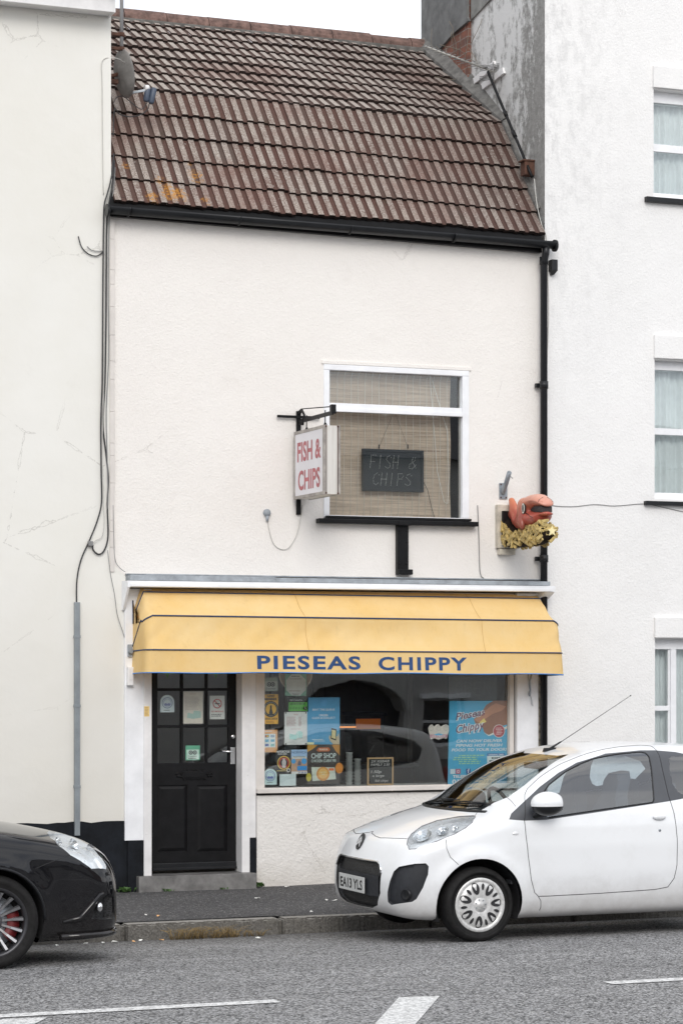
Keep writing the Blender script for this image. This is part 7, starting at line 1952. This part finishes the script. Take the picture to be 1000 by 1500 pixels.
# lower splitter lip
b = MB(); P_ = []
for i in range(25):
    y = -.80+1.6*i/24; h = c2.bvh.ray_cast(Vector((-1.5, y, .24)), Vector((1, 0, 0))); 
    if h[0] is not None: P_.append(Vector((h[0].x+.005, y, .195)))
b.tube(P_, .022, 8); c2.out(b, 'splitter', M['car_black'], root2)
SPK = simple('polished_spoke', (.36, .36, .37), .32, .8, var=.2, vs=30)
for (x, sd) in ((0, -1), (0, 1), (2.63, -1), (2.63, 1)): wheel(c2, x, sd*.785, .322, .215, sd, root2, 'alloy', .232, None, SPK)
b = MB(); b.box(.6, 3.0, -.66, .66, .40, .44); b.box(.5, .9, -.7, .7, .72, .95, .05); c2.out(b, 'dashboard', M['trim'], root2)
for sd in (-1, 1):
    b = MB(); yc = sd*.37; b.box(1.1, 1.6, yc-.25, yc+.25, .48, .64, .06); b.obox((1.62, yc, .92), (.05, 0, .02), (0, .23, 0), (-.07, 0, .30), .03); b.box(1.66, 1.76, yc-.13, yc+.13, 1.2, 1.34, .03); c2.out(b, 'seat', M['seatm'], root2)
b = MB(); b.box(2.3, 2.45, -.6, .6, .5, 1.1, .05); c2.out(b, 'rear_seat', M['seatm'], root2)
for sd in (-1, 1):
    mc = Vector((.75, sd*.97, 1.02)); b = MB(); b.sphere(mc, .1, 20, 12, sx=.8, sy=1.1, sz=.7); b.tube([mc+Vector((0, -sd*.08, -.03)), Vector((.72, sd*.80, .96))], .025, 8); c2.out(b, 'mirror', M['car_black'], root2)
c2.bm.free()
# ================================================================ FAR SIDE OF THE STREET (seen only as reflections)
OY = -27.5
M['far_wall'] = render_wall('far_grey_render', (.46, .45, .44), (.54, .53, .51), 30, .3, .15)
M['far_brick'] = render_wall('far_brown_wall', (.30, .22, .20), (.36, .28, .25), 30, .3, .15)
fb1 = thing('opposite_building', 'grey rendered building with an arched entrance on the far side of the street', 'building', (20, OY-3, 0))
b = MB()
# arch opening cut as polygon strips
ax0, ax1, az = 17.95, 20.30, 1.60; acx = (ax0+ax1)/2; ar = (ax1-ax0)/2; ah = .62
zb0_ = az-ah
def archz(x): return zb0_+ah*math.sqrt(max(0, 1-((x-acx)/ar)**2))
xs_ = [12.0, ax0]+[ax0+(ax1-ax0)*i/20 for i in range(1, 20)]+[ax1]
for a, c in zip(xs_, xs_[1:]):
    if c <= ax0+1e-6: b.face([(a, OY, -.4), (c, OY, -.4), (c, OY, 6.4), (a, OY, 6.4)]); continue
    b.face([(a, OY, archz(a)), (c, OY, archz(c)), (c, OY, 6.4), (a, OY, 6.4)]); b.face([(a, OY, archz(a)), (a, OY-.5, archz(a)), (c, OY-.5, archz(c)), (c, OY, archz(c))])
wall_with_holes(b, ax1, 30, -.4, 6.4, [(20.75, 21.75, .2, 1.25), (20.4, 21.6, 3.3, 4.9), (23.5, 24.9, -.1, 1.6), (23.5, 24.9, 3.3, 4.9), (26.5, 27.9, 3.3, 4.9)], OY-.3, OY)
b.box(12, 30, OY-8, OY-3, -.4, 6.3)
b.build('wall', M['far_wall'], fb1)
b = MB(); 
P1_ = [(acx+(ar+.02)*math.cos(math.pi*i/24), OY+.03, zb0_+(ah+.02)*math.sin(math.pi*i/24)) for i in range(25)]; P2_ = [(acx+(ar+.24)*math.cos(math.pi*i/24), OY+.03, zb0_+(ah+.22)*math.sin(math.pi*i/24)) for i in range(25)]
for i in range(24): b.prism([P1_[i], P1_[i+1], P2_[i+1], P2_[i]], (0, .05, 0))
b.build('arch_band', simple('pale_stone_band', (.50, .50, .48), .8), fb1)
b = MB()
for (x0, x1, z0, z1) in ((20.75, 21.75, .2, 1.25), (20.4, 21.6, 3.3, 4.9), (23.5, 24.9, -.1, 1.6), (23.5, 24.9, 3.3, 4.9), (26.5, 27.9, 3.3, 4.9)):
    frame_rect(b, x0, x1, z0, z1, (.06, .06, .08, .06), OY-.28, OY-.2, .004); b.box(x0+.06, x1-.06, OY-.26, OY-.23, (z0+z1)/2-.03, (z0+z1)/2+.03); b.box(x0-.1, x1+.1, OY-.05, OY+.1, z1, z1+.1)
b.build('window_frame', M['white'], fb1)
b = MB(); b.box(12, 30, OY-2.9, OY-.6, -.4, 6.3); b.build('dark_inside', simple('far_interior', (.10, .105, .12), .8), fb1)
b = MB(); b.prism([(11.9, OY+.25, 6.4), (11.9, OY-4, 7.8), (11.9, OY-8.2, 6.4)], (18.2, 0, 0)); b.build('roof', simple('far_slate', (.08, .08, .09), .8), fb1)
fb2 = thing('opposite_house', 'brown walled house on the far side of the street beside the arched building', 'house', (5, OY-3, 0))
b = MB(); b.box(-8, 11.98, OY-8, OY+.02, -.4, 5.6); b.build('wall', M['far_brick'], fb2)
b = MB(); b.prism([(-8.1, OY+.3, 5.6), (-8.1, OY-4, 7.2), (-8.1, OY-8.2, 5.6)], (20.05, 0, 0)); b.build('roof', simple('far_tile', (.13, .07, .05), .8), fb2)
b = MB()
for x in (-5, -1, 3, 7):
    for z in (.9, 3.8): b.box(x, x+1.1, OY+.021, OY+.05, z, z+1.5); 
b.build('window', M['dark'], fb2)
fb3 = thing('opposite_terrace', 'low terrace further along the far side of the street', 'building', (40, OY-3, 0))
b = MB(); b.box(30.02, 58, OY-8, OY-.1, -.4, 5.6); b.build('wall', M['far_brick'], fb3)
b = MB(); b.prism([(30.1, OY+.2, 5.6), (30.1, OY-4, 7.8), (30.1, OY-8.2, 5.6)], (28, 0, 0)); b.build('roof', simple('far_roof', (.10, .08, .07), .8), fb3)
